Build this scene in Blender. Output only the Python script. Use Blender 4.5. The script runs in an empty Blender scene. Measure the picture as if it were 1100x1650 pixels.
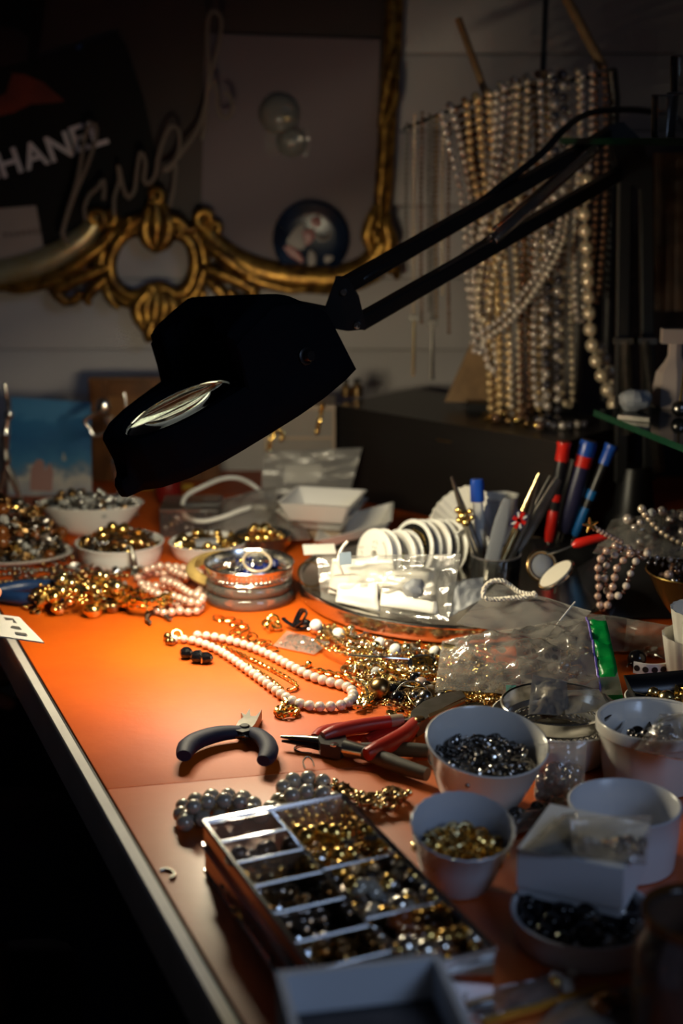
# Jeweller's bench under a magnifier lamp - everything is built in metres, world Z up, bench top at TZ.
import bpy, math, random
import numpy as np
from mathutils import Vector, Matrix, noise
SC = bpy.context.scene
COL = SC.collection
R = random.Random(11)
V = Vector
PI = math.pi
TZ = 0.75                      # height of the bench top
CAMH = 0.42                    # camera above the bench
FPX = 50.0 / 36.0 * 1650.0     # focal length in pixels of the 1100x1650 frame
PITCH = math.radians(14.8)
SP, CP = math.sin(PITCH), math.cos(PITCH)
# ---------------------------------------------------------------- camera
cd = bpy.data.cameras.new('camera')
cd.sensor_fit = 'VERTICAL'; cd.sensor_height = 36.0; cd.sensor_width = 24.0; cd.lens = 50.0
cd.clip_start = 0.02; cd.clip_end = 30
cd.dof.use_dof = True; cd.dof.focus_distance = 1.06; cd.dof.aperture_fstop = 4.5; cd.dof.aperture_blades = 0
cam = bpy.data.objects.new('camera', cd)
cam.location = (0, 0, TZ + CAMH); cam.rotation_euler = (math.radians(90) - PITCH, 0, 0)
COL.objects.link(cam); SC.camera = cam
# ---------------------------------------------------------------- light and exposure
SC.view_settings.view_transform = 'Standard'; SC.view_settings.look = 'None'
SC.view_settings.gamma = 1.0; SC.view_settings.use_curve_mapping = False
SC.view_settings.exposure = 0.0
w = bpy.data.worlds.new('world'); SC.world = w; w.use_nodes = True
w.node_tree.nodes['Background'].inputs[0].default_value = (0.75, 0.7, 0.8, 1)
w.node_tree.nodes['Background'].inputs[1].default_value = 0.009
def area(name, loc, target, size, power, color):
    l = bpy.data.lights.new(name, 'AREA'); l.size = size; l.energy = power; l.color = color
    o = bpy.data.objects.new(name, l); o.location = loc
    o.rotation_euler = (V(target) - V(loc)).to_track_quat('-Z', 'Y').to_euler(); COL.objects.link(o); return o
# dim daylight from the shop door behind the photographer, on the right
dl = area('shop_door_daylight', (1.15, -0.75, 1.85), (0.08, 0.66, 0.78), 0.7, 0.7, (0.48, 0.66, 1.0)); dl.data.spread = math.radians(48)
# weak warm fill light added behind and to the right, no lamp known there
area('warm_fill_light', (0.9, -0.5, 2.5), (0.1, 1.6, 0.9), 0.5, 0.22, (1.0, 0.72, 0.45))
BULB_EMISSION = 150.0
BULB_COLOR = (1.0, 0.87, 0.60)
SC.cycles.use_denoising = True
SC.cycles.max_bounces = 10; SC.cycles.transparent_max_bounces = 24; SC.cycles.glossy_bounces = 4
SC.cycles.transmission_bounces = 8; SC.cycles.diffuse_bounces = 3
SC.cycles.caustics_reflective = False; SC.cycles.caustics_refractive = False
SC.cycles.sample_clamp_indirect = 4.0
# ---------------------------------------------------------------- helpers
def ray(px, py):
    a, b = (px - 550.0) / FPX, (825.0 - py) / FPX
    return V((a, CP + b * SP, -SP + b * CP))
CAMP = V((0, 0, TZ + CAMH))
def pt(px, py, z=0.0):
    """the point at height z above the bench seen at a pixel of the photograph"""
    d = ray(px, py); return CAMP + d * ((z - CAMH) / d.z)
def at(px, py, y):
    d = ray(px, py); return CAMP + d * (y / d.y)
def world(o):
    m = o.matrix_parent_inverse @ o.matrix_basis
    return world(o.parent) @ m if o.parent else o.matrix_basis.copy()
def tag(o, label, cat, group=None, kind=None):
    o['label'] = label; o['category'] = cat
    if group: o['group'] = group
    if kind: o['kind'] = kind
    return o
def thing(name, label, cat, loc=(0, 0, 0), group=None):
    o = bpy.data.objects.new(name, None); o.empty_display_size = 0.01; o.location = loc
    COL.objects.link(o); return tag(o, label, cat, group)
def catmull(P, n=8, closed=False):
    P = [V(p) for p in P]; out = []; N = len(P)
    for i in range(N if closed else N - 1):
        if closed: a, b, c, d = P[i - 1], P[i], P[(i + 1) % N], P[(i + 2) % N]
        else: a, b, c, d = P[max(i - 1, 0)], P[i], P[i + 1], P[min(i + 2, N - 1)]
        for k in range(n):
            t = k / n
            out.append(0.5 * ((2 * b) + (c - a) * t + (2 * a - 5 * b + 4 * c - d) * t * t + (3 * b - a - 3 * c + d) * t ** 3))
    if not closed: out.append(P[-1])
    return out
def resample(P, step, closed=False):
    P = list(P) + ([P[0]] if closed else []); out = [P[0].copy()]; acc = 0.0
    for a, b in zip(P[:-1], P[1:]):
        L = (b - a).length; s = step - acc
        while s <= L:
            out.append(a.lerp(b, s / L)); s += step
        acc = (acc + L) % step
    return out
def lerp_list(v, t):
    if not isinstance(v, (list, tuple)): return v
    x = t * (len(v) - 1); i = min(int(x), len(v) - 2); return v[i] + (v[i + 1] - v[i]) * (x - i)
def frame(p0, p1, roll=0.0):
    """matrix whose local Z runs from p0 to p1"""
    p0, p1 = V(p0), V(p1)
    return Matrix.Translation(p0) @ (p1 - p0).to_track_quat('Z', 'Y').to_matrix().to_4x4() @ Matrix.Rotation(roll, 4, 'Z')
def basis(o, x, y, z):
    m = Matrix((x, y, z)).transposed().to_4x4(); m.translation = o; return m
def Rot(x=0, y=0, z=0):
    return Matrix.Rotation(z, 4, 'Z') @ Matrix.Rotation(y, 4, 'Y') @ Matrix.Rotation(x, 4, 'X')
T = Matrix.Translation
class MB:
    """collects shapes and links them as ONE mesh object"""
    def __init__(s): s.v = []; s.f = []; s.mi = []; s.m = 0
    def add(s, vs, fs, M=None):
        o = len(s.v); s.v += [(M @ V(p)) if M else V(p) for p in vs]
        s.f += [tuple(i + o for i in f) for f in fs]; s.mi += [s.m] * len(fs); return s
    def box(s, c, size, M=None, taper=1.0):
        x, y, z = (k / 2 for k in size); cx, cy, cz = c; t = taper
        vs = [(cx - x, cy - y, cz - z), (cx + x, cy - y, cz - z), (cx + x, cy + y, cz - z), (cx - x, cy + y, cz - z),
              (cx - x * t, cy - y * t, cz + z), (cx + x * t, cy - y * t, cz + z), (cx + x * t, cy + y * t, cz + z), (cx - x * t, cy + y * t, cz + z)]
        return s.add(vs, [(3, 2, 1, 0), (4, 5, 6, 7), (0, 1, 5, 4), (1, 2, 6, 5), (2, 3, 7, 6), (3, 0, 4, 7)], M)
    def lathe(s, prof, n=32, M=None, sx=1.0, sy=1.0, flute=0.0, fl=0):
        vs, fs = [], []
        for r, z in prof:
            for k in range(n):
                a = 2 * PI * k / n; q = r * (1 + (flute * math.cos(fl * a) if fl else 0))
                vs.append((q * math.cos(a) * sx, q * math.sin(a) * sy, z))
        for i in range(len(prof) - 1):
            for k in range(n):
                a, b = i * n + k, i * n + (k + 1) % n; fs.append((a, b, b + n, a + n))
        if prof[0][0] > 1e-6: fs.append(tuple(reversed(range(n))))
        if prof[-1][0] > 1e-6: fs.append(tuple(range((len(prof) - 1) * n, len(prof) * n)))
        return s.add(vs, fs, M)
    def ring(s, prof, n=48, M=None, sx=1.0, sy=1.0):
        """closed profile turned round Z"""
        vs, fs, m = [], [], len(prof)
        for k in range(n):
            a = 2 * PI * k / n
            for r, z in prof: vs.append((r * math.cos(a) * sx, r * math.sin(a) * sy, z))
        for k in range(n):
            for i in range(m):
                a, b = k * m + i, k * m + (i + 1) % m; c, d = ((k + 1) % n) * m + (i + 1) % m, ((k + 1) % n) * m + i
                fs.append((a, d, c, b))
        return s.add(vs, fs, M)
    def tube(s, path, r, n=8, closed=False, M=None, flat=None, up=(0, 0, 1)):
        P = [V(p) for p in path]; N = len(P); vs, fs = [], []; prev = None
        for i, p in enumerate(P):
            if closed: t = P[(i + 1) % N] - P[i - 1]
            else: t = P[min(i + 1, N - 1)] - P[max(i - 1, 0)]
            t = t.normalized() if t.length > 1e-9 else V((0, 0, 1))
            if prev is None:
                u = V(up); u = u - t * u.dot(t)
                if u.length < 0.05: u = V((1, 0, 0)) - t * t.x
                if u.length < 0.05: u = V((0, 1, 0)) - t * t.y
            else: u = prev - t * prev.dot(t)
            u.normalize(); prev = u; b = t.cross(u)
            rr = lerp_list(r, i / max(N - 1, 1)); fl = 1.0 if flat is None else lerp_list(flat, i / max(N - 1, 1))
            for k in range(n):
                a = 2 * PI * k / n; vs.append(p + b * (rr * math.cos(a)) + u * (rr * fl * math.sin(a)))
        for i in range(N if closed else N - 1):
            for k in range(n):
                a, b2 = i * n + k, i * n + (k + 1) % n; c, d = ((i + 1) % N) * n + (k + 1) % n, ((i + 1) % N) * n + k
                fs.append((a, b2, c, d))
        if not closed:
            fs.append(tuple(reversed(range(n)))); fs.append(tuple(range((N - 1) * n, N * n)))
        return s.add(vs, fs, M)
    def sphere(s, c, r, nu=16, nv=10, M=None, sc=(1, 1, 1)):
        vs = [(c[0], c[1], c[2] + r * sc[2])]; fs = []
        for j in range(1, nv):
            t = PI * j / nv
            for k in range(nu):
                a = 2 * PI * k / nu
                vs.append((c[0] + r * sc[0] * math.sin(t) * math.cos(a), c[1] + r * sc[1] * math.sin(t) * math.sin(a), c[2] + r * sc[2] * math.cos(t)))
        vs.append((c[0], c[1], c[2] - r * sc[2])); L = len(vs) - 1
        for k in range(nu):
            fs.append((0, 1 + k, 1 + (k + 1) % nu)); fs.append((L, L - nu + (k + 1) % nu, L - nu + k))
        for j in range(nv - 2):
            for k in range(nu):
                a, b = 1 + j * nu + k, 1 + j * nu + (k + 1) % nu; fs.append((a, a + nu, b + nu, b))
        return s.add(vs, fs, M)
    def torus(s, R_, r, nu=16, nv=8, M=None, sx=1.0, sy=1.0):
        return s.ring([(R_ + r * math.cos(2 * PI * k / nv), r * math.sin(2 * PI * k / nv)) for k in range(nv)], nu, M, sx, sy)
    def prism(s, poly, z0, z1, M=None):
        n = len(poly); vs = [(x, y, z0) for x, y in poly] + [(x, y, z1) for x, y in poly]
        fs = [tuple(reversed(range(n))), tuple(range(n, 2 * n))] + [(i, (i + 1) % n, n + (i + 1) % n, n + i) for i in range(n)]
        return s.add(vs, fs, M)
    def grid(s, fn, nu, nv, M=None):
        vs = [fn(i / nu, j / nv) for j in range(nv + 1) for i in range(nu + 1)]; w_ = nu + 1
        return s.add(vs, [(j * w_ + i, j * w_ + i + 1, (j + 1) * w_ + i + 1, (j + 1) * w_ + i) for j in range(nv) for i in range(nu)], M)
    def loft(s, rings, cap=True, M=None):
        n = len(rings[0]); vs = [p for r_ in rings for p in r_]; fs = []
        for i in range(len(rings) - 1):
            for k in range(n):
                a, b = i * n + k, i * n + (k + 1) % n; fs.append((a, b, b + n, a + n))
        if cap: fs += [tuple(reversed(range(n))), tuple(range((len(rings) - 1) * n, len(rings) * n))]
        return s.add(vs, fs, M)
    def mesh(s, name, mats, sharp=40):
        me = bpy.data.meshes.new(name); me.from_pydata([tuple(p) for p in s.v], [], s.f)
        for m in (mats if isinstance(mats, (list, tuple)) else [mats]): me.materials.append(M_[m] if isinstance(m, str) else m)
        if any(s.mi): me.polygons.foreach_set('material_index', s.mi)
        me.shade_smooth()
        if sharp: me.set_sharp_from_angle(angle=math.radians(sharp))
        me.update(); return me
    def build(s, name, mats, parent=None, label=None, cat=None, group=None, kind=None, sharp=40, local=False, origin=None):
        """vertices are in world space unless local=True (then: in the parent's space)"""
        if parent is None and not local:
            if origin is None:
                xs = [p.x for p in s.v]; ys = [p.y for p in s.v]; zs = [p.z for p in s.v]
                origin = V(((min(xs) + max(xs)) / 2, (min(ys) + max(ys)) / 2, min(zs)))
            s.v = [p - origin for p in s.v]
        o = bpy.data.objects.new(name, s.mesh(name, mats, sharp)); COL.objects.link(o)
        if parent is not None:
            o.parent = parent
            if not local: o.matrix_parent_inverse = world(parent).inverted()
        elif origin is not None: o.location = origin
        if label: o['label'] = label
        if cat: o['category'] = cat
        if group: o['group'] = group
        if kind: o['kind'] = kind
        return o
def inst(name, me, M, parent=None, group=None, label=None, cat=None):
    """one more object on shared mesh data, placed by the world matrix M"""
    o = bpy.data.objects.new(name, me); COL.objects.link(o)
    if parent is not None:
        o.parent = parent; o.matrix_parent_inverse = world(parent).inverted()
    o.matrix_basis = M
    if label: tag(o, label, cat, group)
    return o
def inpoly(x, y, P):
    c = False; j = len(P) - 1
    for i in range(len(P)):
        if (P[i][1] > y) != (P[j][1] > y) and x < (P[j][0] - P[i][0]) * (y - P[i][1]) / (P[j][1] - P[i][1]) + P[i][0]: c = not c
        j = i
    return c
def edge_dist(x, y, P):
    best = 1e9
    for i in range(len(P)):
        a, b = P[i - 1], P[i]; dx, dy = b[0] - a[0], b[1] - a[1]; L = dx * dx + dy * dy or 1e-9
        t = max(0, min(1, ((x - a[0]) * dx + (y - a[1]) * dy) / L)); best = min(best, math.hypot(x - a[0] - t * dx, y - a[1] - t * dy))
    return best
# ---------------------------------------------------------------- materials
M_ = {}
def mat(name, color, rough=0.5, metal=0.0, noise_amt=0.0, nscale=40.0, bump=0.0, bscale=200.0, color2=None, **kw):
    m = bpy.data.materials.new(name); m.use_nodes = True; nt = m.node_tree; b = nt.nodes['Principled BSDF']
    b.inputs['Base Color'].default_value = (*color, 1); b.inputs['Roughness'].default_value = rough; b.inputs['Metallic'].default_value = metal
    for k, v in kw.items(): b.inputs[k].default_value = v
    if noise_amt or bump or color2: tc = nt.nodes.new('ShaderNodeTexCoord')
    if noise_amt or color2:
        n = nt.nodes.new('ShaderNodeTexNoise'); n.inputs['Scale'].default_value = nscale; n.inputs['Detail'].default_value = 4
        nt.links.new(tc.outputs['Object'], n.inputs['Vector'])
        r = nt.nodes.new('ShaderNodeValToRGB'); r.color_ramp.elements[0].position = 0.35; r.color_ramp.elements[1].position = 0.65
        c2 = color2 or tuple(c * (1 - noise_amt) for c in color)
        r.color_ramp.elements[0].color = (*c2, 1); r.color_ramp.elements[1].color = (*color, 1)
        nt.links.new(n.outputs[0], r.inputs[0]); nt.links.new(r.outputs[0], b.inputs['Base Color'])
    if bump:
        n2 = nt.nodes.new('ShaderNodeTexNoise'); n2.inputs['Scale'].default_value = bscale; n2.inputs['Detail'].default_value = 3
        nt.links.new(tc.outputs['Object'], n2.inputs['Vector']); bp = nt.nodes.new('ShaderNodeBump')
        bp.inputs['Strength'].default_value = bump; bp.inputs['Distance'].default_value = 0.002
        nt.links.new(n2.outputs[0], bp.inputs['Height']); nt.links.new(bp.outputs[0], b.inputs['Normal'])
    M_[name] = m; return m
def film(name, clear=0.8, tint=(1, 1, 1), body=(0.8, 0.8, 0.8), rough=0.12, gloss=0.35, bump=0.0, bscale=120.0):
    """thin clear plastic: part sees through, part haze, glossy more at grazing angles"""
    m = bpy.data.materials.new(name); m.use_nodes = True; nt = m.node_tree; nt.nodes.remove(nt.nodes['Principled BSDF'])
    out = nt.nodes['Material Output']; tr = nt.nodes.new('ShaderNodeBsdfTransparent'); tr.inputs[0].default_value = (*tint, 1)
    df = nt.nodes.new('ShaderNodeBsdfDiffuse'); df.inputs[0].default_value = (*body, 1)
    tl = nt.nodes.new('ShaderNodeBsdfTranslucent'); tl.inputs[0].default_value = (*body, 1)
    hz = nt.nodes.new('ShaderNodeMixShader'); hz.inputs[0].default_value = 0.45; nt.links.new(df.outputs[0], hz.inputs[1]); nt.links.new(tl.outputs[0], hz.inputs[2])
    gl = nt.nodes.new('ShaderNodeBsdfGlossy'); gl.inputs['Roughness'].default_value = rough
    a = nt.nodes.new('ShaderNodeMixShader'); a.inputs[0].default_value = clear
    nt.links.new(hz.outputs[0], a.inputs[1]); nt.links.new(tr.outputs[0], a.inputs[2])
    lw = nt.nodes.new('ShaderNodeLayerWeight'); lw.inputs[0].default_value = gloss
    mx = nt.nodes.new('ShaderNodeMixShader'); nt.links.new(lw.outputs['Fresnel'], mx.inputs[0])
    nt.links.new(a.outputs[0], mx.inputs[1]); nt.links.new(gl.outputs[0], mx.inputs[2]); nt.links.new(mx.outputs[0], out.inputs[0])
    if bump:
        tc = nt.nodes.new('ShaderNodeTexCoord'); n2 = nt.nodes.new('ShaderNodeTexNoise'); n2.inputs['Scale'].default_value = bscale
        nt.links.new(tc.outputs['Object'], n2.inputs['Vector']); bp = nt.nodes.new('ShaderNodeBump'); bp.inputs['Strength'].default_value = bump
        bp.inputs['Distance'].default_value = 0.004; nt.links.new(n2.outputs[0], bp.inputs['Height'])
        nt.links.new(bp.outputs[0], gl.inputs['Normal']); nt.links.new(bp.outputs[0], lw.inputs['Normal'])
    M_[name] = m; return m
mat('white_wall', (0.50, 0.46, 0.45), 0.6, noise_amt=0.06, nscale=9, bump=0.12, bscale=60)
mat('floor_dark', (0.02, 0.018, 0.018), 0.5, noise_amt=0.4, nscale=6)
mat('orange_vinyl', (0.64, 0.105, 0.002), 0.52, noise_amt=0.18, nscale=11, bump=0.10, bscale=90, color2=(0.54, 0.080, 0.002), **{'Specular IOR Level': 0.4})
mat('orange_vinyl_worn', (0.60, 0.115, 0.004), 0.42, noise_amt=0.18, nscale=11, bump=0.14, bscale=70, color2=(0.54, 0.088, 0.006), **{'Specular IOR Level': 0.9, 'Coat Weight': 0.85, 'Coat Roughness': 0.38})
mat('white_trim', (0.52, 0.50, 0.47), 0.5, noise_amt=0.12, nscale=30)
mat('black_line', (0.012, 0.010, 0.010), 0.6)
mat('bench_wood', (0.22, 0.13, 0.07), 0.6, noise_amt=0.3, nscale=20)
mat('lamp_black', (0.008, 0.009, 0.012), 0.6, bump=0.05, bscale=500, **{'Specular IOR Level': 0.0})
mat('lamp_inside', (0.022, 0.027, 0.024), 0.6)
mat('black_metal', (0.008, 0.008, 0.009), 0.38)
mat('chrome', (0.75, 0.73, 0.70), 0.14, 1.0)
mat('steel', (0.72, 0.68, 0.62), 0.2, 1.0, noise_amt=0.12, nscale=25, bump=0.05, bscale=60)
mat('dull_steel', (0.26, 0.245, 0.22), 0.38, 1.0, noise_amt=0.25, nscale=90)
mat('silver', (0.82, 0.79, 0.73), 0.2, 1.0)
mat('gunmetal', (0.30, 0.28, 0.26), 0.24, 1.0)
mat('gold', (1.0, 0.66, 0.20), 0.2, 1.0)
mat('pale_gold', (0.95, 0.76, 0.38), 0.22, 1.0)
mat('bronze', (0.34, 0.21, 0.09), 0.28, 1.0)
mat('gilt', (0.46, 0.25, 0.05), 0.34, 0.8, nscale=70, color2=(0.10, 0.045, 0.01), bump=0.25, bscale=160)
mat('gilt_pale', (0.55, 0.50, 0.33), 0.32, 0.7, nscale=50, color2=(0.5, 0.4, 0.2))  # paler, greener gold for the left rail
mat('pearl_white', (0.70, 0.60, 0.50), 0.16, **{'Coat Weight': 0.8, 'Coat Roughness': 0.06})
mat('pearl_pink', (0.70, 0.48, 0.37), 0.14, 0.3, **{'Coat Weight': 0.8})
mat('pearl_cream', (0.84, 0.68, 0.48), 0.16, 0.45, **{'Coat Weight': 0.8})
mat('pearl_silver', (0.74, 0.64, 0.57), 0.16, 0.5, **{'Coat Weight': 0.8})
mat('pearl_gold', (0.95, 0.66, 0.32), 0.16, 0.5, **{'Coat Weight': 0.8})
mat('pearl_grey', (0.46, 0.41, 0.33), 0.18, 0.2, **{'Coat Weight': 0.8, 'Coat Roughness': 0.06})
mat('pearl_dark', (0.075, 0.07, 0.09), 0.18, 0.4, **{'Coat Weight': 0.5})
mat('pearl_bronze', (0.22, 0.11, 0.06), 0.16, 0.5, **{'Coat Weight': 0.5})
mat('bead_white', (0.88, 0.86, 0.80), 0.3)
mat('bead_black', (0.006, 0.006, 0.008), 0.1)
mat('crystal', (0.85, 0.86, 0.84), 0.04, 0.0, **{'Transmission Weight': 0.55, 'IOR': 1.5})
mat('amber_bead', (0.16, 0.05, 0.012), 0.12)
mat('blue_stone', (0.012, 0.02, 0.13), 0.25)
mat('ceramic', (0.74, 0.72, 0.68), 0.22, **{'Coat Weight': 0.3})
mat('ceramic_cool', (0.62, 0.63, 0.67), 0.28)
mat('cardboard_white', (0.62, 0.65, 0.70), 0.6)
mat('paper', (0.86, 0.83, 0.76), 0.75)
mat('paper_cup', (0.78, 0.75, 0.68), 0.7)
mat('navy_rubber', (0.007, 0.010, 0.034), 0.6, **{'Specular IOR Level': 0.3})
mat('blue_rubber', (0.008, 0.03, 0.10), 0.4)
mat('red_rubber', (0.36, 0.022, 0.014), 0.36)
mat('dim_chain', (0.10, 0.09, 0.08), 0.6)
mat('worn_grip', (0.085, 0.080, 0.072), 0.55)
mat('red_plastic', (0.62, 0.015, 0.008), 0.3)
mat('blue_plastic', (0.01, 0.07, 0.42), 0.32)
mat('sky_plastic', (0.01, 0.16, 0.50), 0.32)
mat('black_plastic', (0.010, 0.010, 0.012), 0.35)
mat('grey_plastic', (0.24, 0.25, 0.27), 0.4)
mat('navy_plastic', (0.018, 0.018, 0.06), 0.35)
mat('green_zip', (0.0, 0.22, 0.035), 0.3)
mat('violet_zip', (0.22, 0.16, 0.55), 0.35)
mat('black_box', (0.012, 0.010, 0.009), 0.33, bump=0.03, bscale=300)
mat('brown_cord', (0.16, 0.04, 0.015), 0.7)
mat('white_cable', (0.72, 0.69, 0.62), 0.45)
mat('cord_white', (0.78, 0.72, 0.60), 0.7)
mat('tan_wood', (0.30, 0.17, 0.07), 0.5, noise_amt=0.3, nscale=60)
mat('frame_wood', (0.17, 0.06, 0.012), 0.35, noise_amt=0.5, nscale=25)
mat('horn', (0.55, 0.38, 0.13), 0.28, noise_amt=0.2, nscale=40)
mat('maroon_panel', (0.020, 0.006, 0.006), 0.5, noise_amt=0.4, nscale=8)
mat('amber_curtain', (0.14, 0.05, 0.012), 0.5, noise_amt=0.6, nscale=30)
mat('mirror_glass', (0.036, 0.015, 0.011), 0.5, 0.0, noise_amt=0.35, nscale=5)  # brown reflection of the dark room is put into the base colour
mat('poster_mauve', (0.16, 0.115, 0.125), 0.55, noise_amt=0.08, nscale=6)
mat('card_black', (0.006, 0.005, 0.005), 0.6, noise_amt=0.4, nscale=10, **{'Specular IOR Level': 0.2})
mat('print_white', (0.68, 0.62, 0.62), 0.6)
mat('print_orange', (0.24, 0.032, 0.008), 0.5, noise_amt=0.6, nscale=16)
mat('print_grey', (0.10, 0.065, 0.06), 0.7)
mat('print_red', (0.34, 0.015, 0.012), 0.5)
mat('card_pale', (0.34, 0.27, 0.24), 0.6, noise_amt=0.05)
mat('skin', (0.55, 0.26, 0.17), 0.45, noise_amt=0.08, nscale=60)
mat('denim_dark', (0.022, 0.030, 0.058), 0.85, noise_amt=0.35, nscale=14, bump=0.4, bscale=400)
mat('hair_dark', (0.02, 0.012, 0.008), 0.5)
mat('brown_glass', (0.07, 0.03, 0.008), 0.08, **{'Coat Weight': 0.8})
mat('tan_plastic', (0.30, 0.22, 0.15), 0.4)
film('bag', 0.80, (0.98, 0.97, 0.94), (0.88, 0.84, 0.77), 0.10, 0.34, bump=0.10, bscale=70)
film('bag_grey', 0.58, (0.9, 0.88, 0.84), (0.55, 0.53, 0.50), 0.18, 0.25, bump=0.1, bscale=60)
film('bag_bright', 0.80, (1, 1, 1), (0.85, 0.83, 0.78), 0.09, 0.42, bump=0.08, bscale=60)
film('acrylic', 0.90, (0.97, 0.94, 0.93), (0.5, 0.42, 0.42), 0.06, 0.42)
film('resin', 0.72, (0.97, 0.90, 0.80), (0.5, 0.45, 0.40), 0.08, 0.45)
film('acrylic_edge', 0.45, (0.95, 0.92, 0.9), (0.62, 0.56, 0.55), 0.10, 0.5)
film('thin_glass', 0.93, (0.96, 0.97, 0.95), (0.5, 0.5, 0.48), 0.04, 0.5)
film('shelf_glass', 0.82, (0.72, 0.86, 0.78), (0.25, 0.30, 0.26), 0.05, 0.5)
mat('glass_edge', (0.003, 0.045, 0.022), 0.15)
film('smoke_glass', 0.60, (0.6, 0.5, 0.45), (0.22, 0.17, 0.15), 0.12, 0.4)
m = mat('lens_glass', (0.92, 1.0, 0.95), 0.0, **{'Transmission Weight': 1.0, 'IOR': 1.5})
def emis(name, col, s):
    m = bpy.data.materials.new(name); m.use_nodes = True; b = m.node_tree.nodes['Principled BSDF']
    b.inputs['Base Color'].default_value = (*col, 1); b.inputs['Emission Color'].default_value = (*col, 1); b.inputs['Emission Strength'].default_value = s; M_[name] = m
emis('bulb_glow', BULB_COLOR, BULB_EMISSION)
# ================================================================ setting: wall, floor, bench
WY = 1.86                                          # face of the back wall
b = MB().box((0, 0.6, -0.01), (4.4, 4.6, 0.02)); b.build('floor', 'floor_dark', kind='structure')
wall = MB().box((0, WY + 0.05, 1.2), (4.4, 0.06, 2.4)).build('wall_back', 'white_wall', kind='structure')
pl_h = 0.0925
bm_ = MB().prism([(-2.2, 0.0), (2.2, 0.0), (2.2, pl_h - 0.006), (2.2, pl_h - 0.0015), (-2.2, pl_h - 0.0015)], 0, 0.018)
bm_ = MB()
bm_.loft([[(x, -0.020, 0.0), (x, -0.020, pl_h - 0.005), (x, -0.017, pl_h - 0.0012), (x, -0.004, pl_h - 0.0012), (x, -0.004, pl_h), (x, 0, pl_h), (x, 0, 0)] for x in (-2.2, 2.2)])
bme = bm_.mesh('board', 'white_wall')
z = TZ - 0.22
while z < 1.75:
    inst('board', bme, T((0, WY + 0.02, z)), wall); z += pl_h
# bench: the left edge runs from EA to EB and on to the wall
EA, EB = pt(29, 1031), pt(385, 1638)
ed = (EA - EB).normalized(); en = V((-ed.y, ed.x, 0))           # en points off the bench, to the left
if en.x > 0: en = -en
def edge_at(y): return EB + ed * ((y - EB.y) / ed.y)
YB, YF = 1.80, 0.38
bench = thing('workbench', 'orange vinyl topped jeweller\'s workbench with a white edge strip', 'table', (0, 1.0, 0))
bl, fl_ = edge_at(YB), edge_at(YF)
XR = 0.75
seamL = pt(172, 1271); seamR = pt(450, 1246); sd = (seamR - seamL); 
def seam(x): return seamL.y + sd.y / sd.x * (x - seamL.x)
sl = seamL
# slab under the vinyl
MB().prism([(fl_.x, YF), (XR, YF), (XR, YB), (bl.x, YB)], TZ - 0.030, TZ - 0.0035).build('slab', 'bench_wood', bench)
def vinyl(poly):
    m = MB(); n = len(poly); c = [V((x, y, 0)) for x, y in poly]
    def ring_(d, z):
        out = []
        for i in range(n):
            a, b2, e = c[i - 1], c[i], c[(i + 1) % n]; n1 = (b2 - a).normalized(); n2 = (e - b2).normalized()
            k = (V((-n1.y, n1.x, 0)) + V((-n2.y, n2.x, 0))); k = k / max(k.dot(V((-n1.y, n1.x, 0))), 0.3)
            out.append(b2 + k * d + V((0, 0, z)))
        return out
    m.loft([ring_(0, TZ - 0.0034), ring_(0, TZ - 0.0012), ring_(0.0003, TZ - 0.0003), ring_(0.0009, TZ)], True); return m
g = 0.00004
vinyl([(sl.x, sl.y + g), (XR, seam(XR) + g), (XR, YB), (bl.x, YB)]).build('vinyl_sheet', 'orange_vinyl', bench)
vinyl([(fl_.x, YF), (XR, YF), (XR, seam(XR) - g), (sl.x, sl.y - g)]).build('vinyl_sheet', 'orange_vinyl_worn', bench, label='worn glossier near sheet')
# edge strip
tw = 0.0085
a0, a1 = fl_ + en * 0.0012, bl + en * 0.0012
def strip(o0, o1, z0, z1):
    m = MB(); p = [fl_ + en * o0, fl_ + en * o1, bl + en * o1, bl + en * o0]
    m.prism([(q.x, q.y) for q in p], z0, z1); return m
strip(0.0, 0.0016, TZ - 0.03, TZ - 0.001).build('black_joint', 'black_line', bench)  # black strip along the joint of vinyl and edge strip
es = MB()
es.loft([[q + en * 0.0016 + V((0, 0, -0.034)), q + en * (tw + 0.002) + V((0, 0, -0.034)), q + en * (tw + 0.002) + V((0, 0, -0.002)), q + en * tw + V((0, 0, 0.0004)), q + en * 0.0022 + V((0, 0, 0.0004))] for q in (fl_, bl)])
es.build('edge_strip', 'white_trim', bench)
for (x, y) in ((fl_.x + 0.06, 0.45), (XR - 0.05, 0.45), (bl.x + 0.06, 1.74), (XR - 0.05, 1.74)):
    MB().box((x, y, (TZ - 0.03) / 2), (0.05, 0.05, TZ - 0.03)).build('leg', 'bench_wood', bench)
# ================================================================ magnifier lamp
CR, CU, CF = V((1, 0, 0)), V((0, SP, CP)), V((0, CP, -SP))
# pose of the head: s runs from lens centre to the rear, t across (away from the lens side seen here), w out of the lens
ang = math.atan2(185, 380)
u_ = (CR * math.cos(ang) + CU * math.sin(ang)); n_ = (-CR * math.sin(ang) + CU * math.cos(ang))
view = ray(300, 660).normalized()
u_ = (u_ - view * u_.dot(view)).normalized(); n_ = (n_ - view * n_.dot(view) - u_ * n_.dot(u_)).normalized()
inc = math.radians(16.5)
wv = (n_ * math.cos(inc) - view * math.sin(inc)).normalized(); vv = wv.cross(u_).normalized()
if vv.dot(view) < 0: vv = -vv
psi = math.radians(25)
sv = (u_ * math.cos(psi) + vv * math.sin(psi)).normalized(); tv = (vv * math.cos(psi) - u_ * math.sin(psi)).normalized()
lens_c = at(290, 665, 1.10)
HS = 0.925
HM = basis(lens_c - wv * 0.028 * HS, sv * HS, tv * HS, wv * HS)          # head matrix (metres; lens centre is at w = .028)
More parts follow.
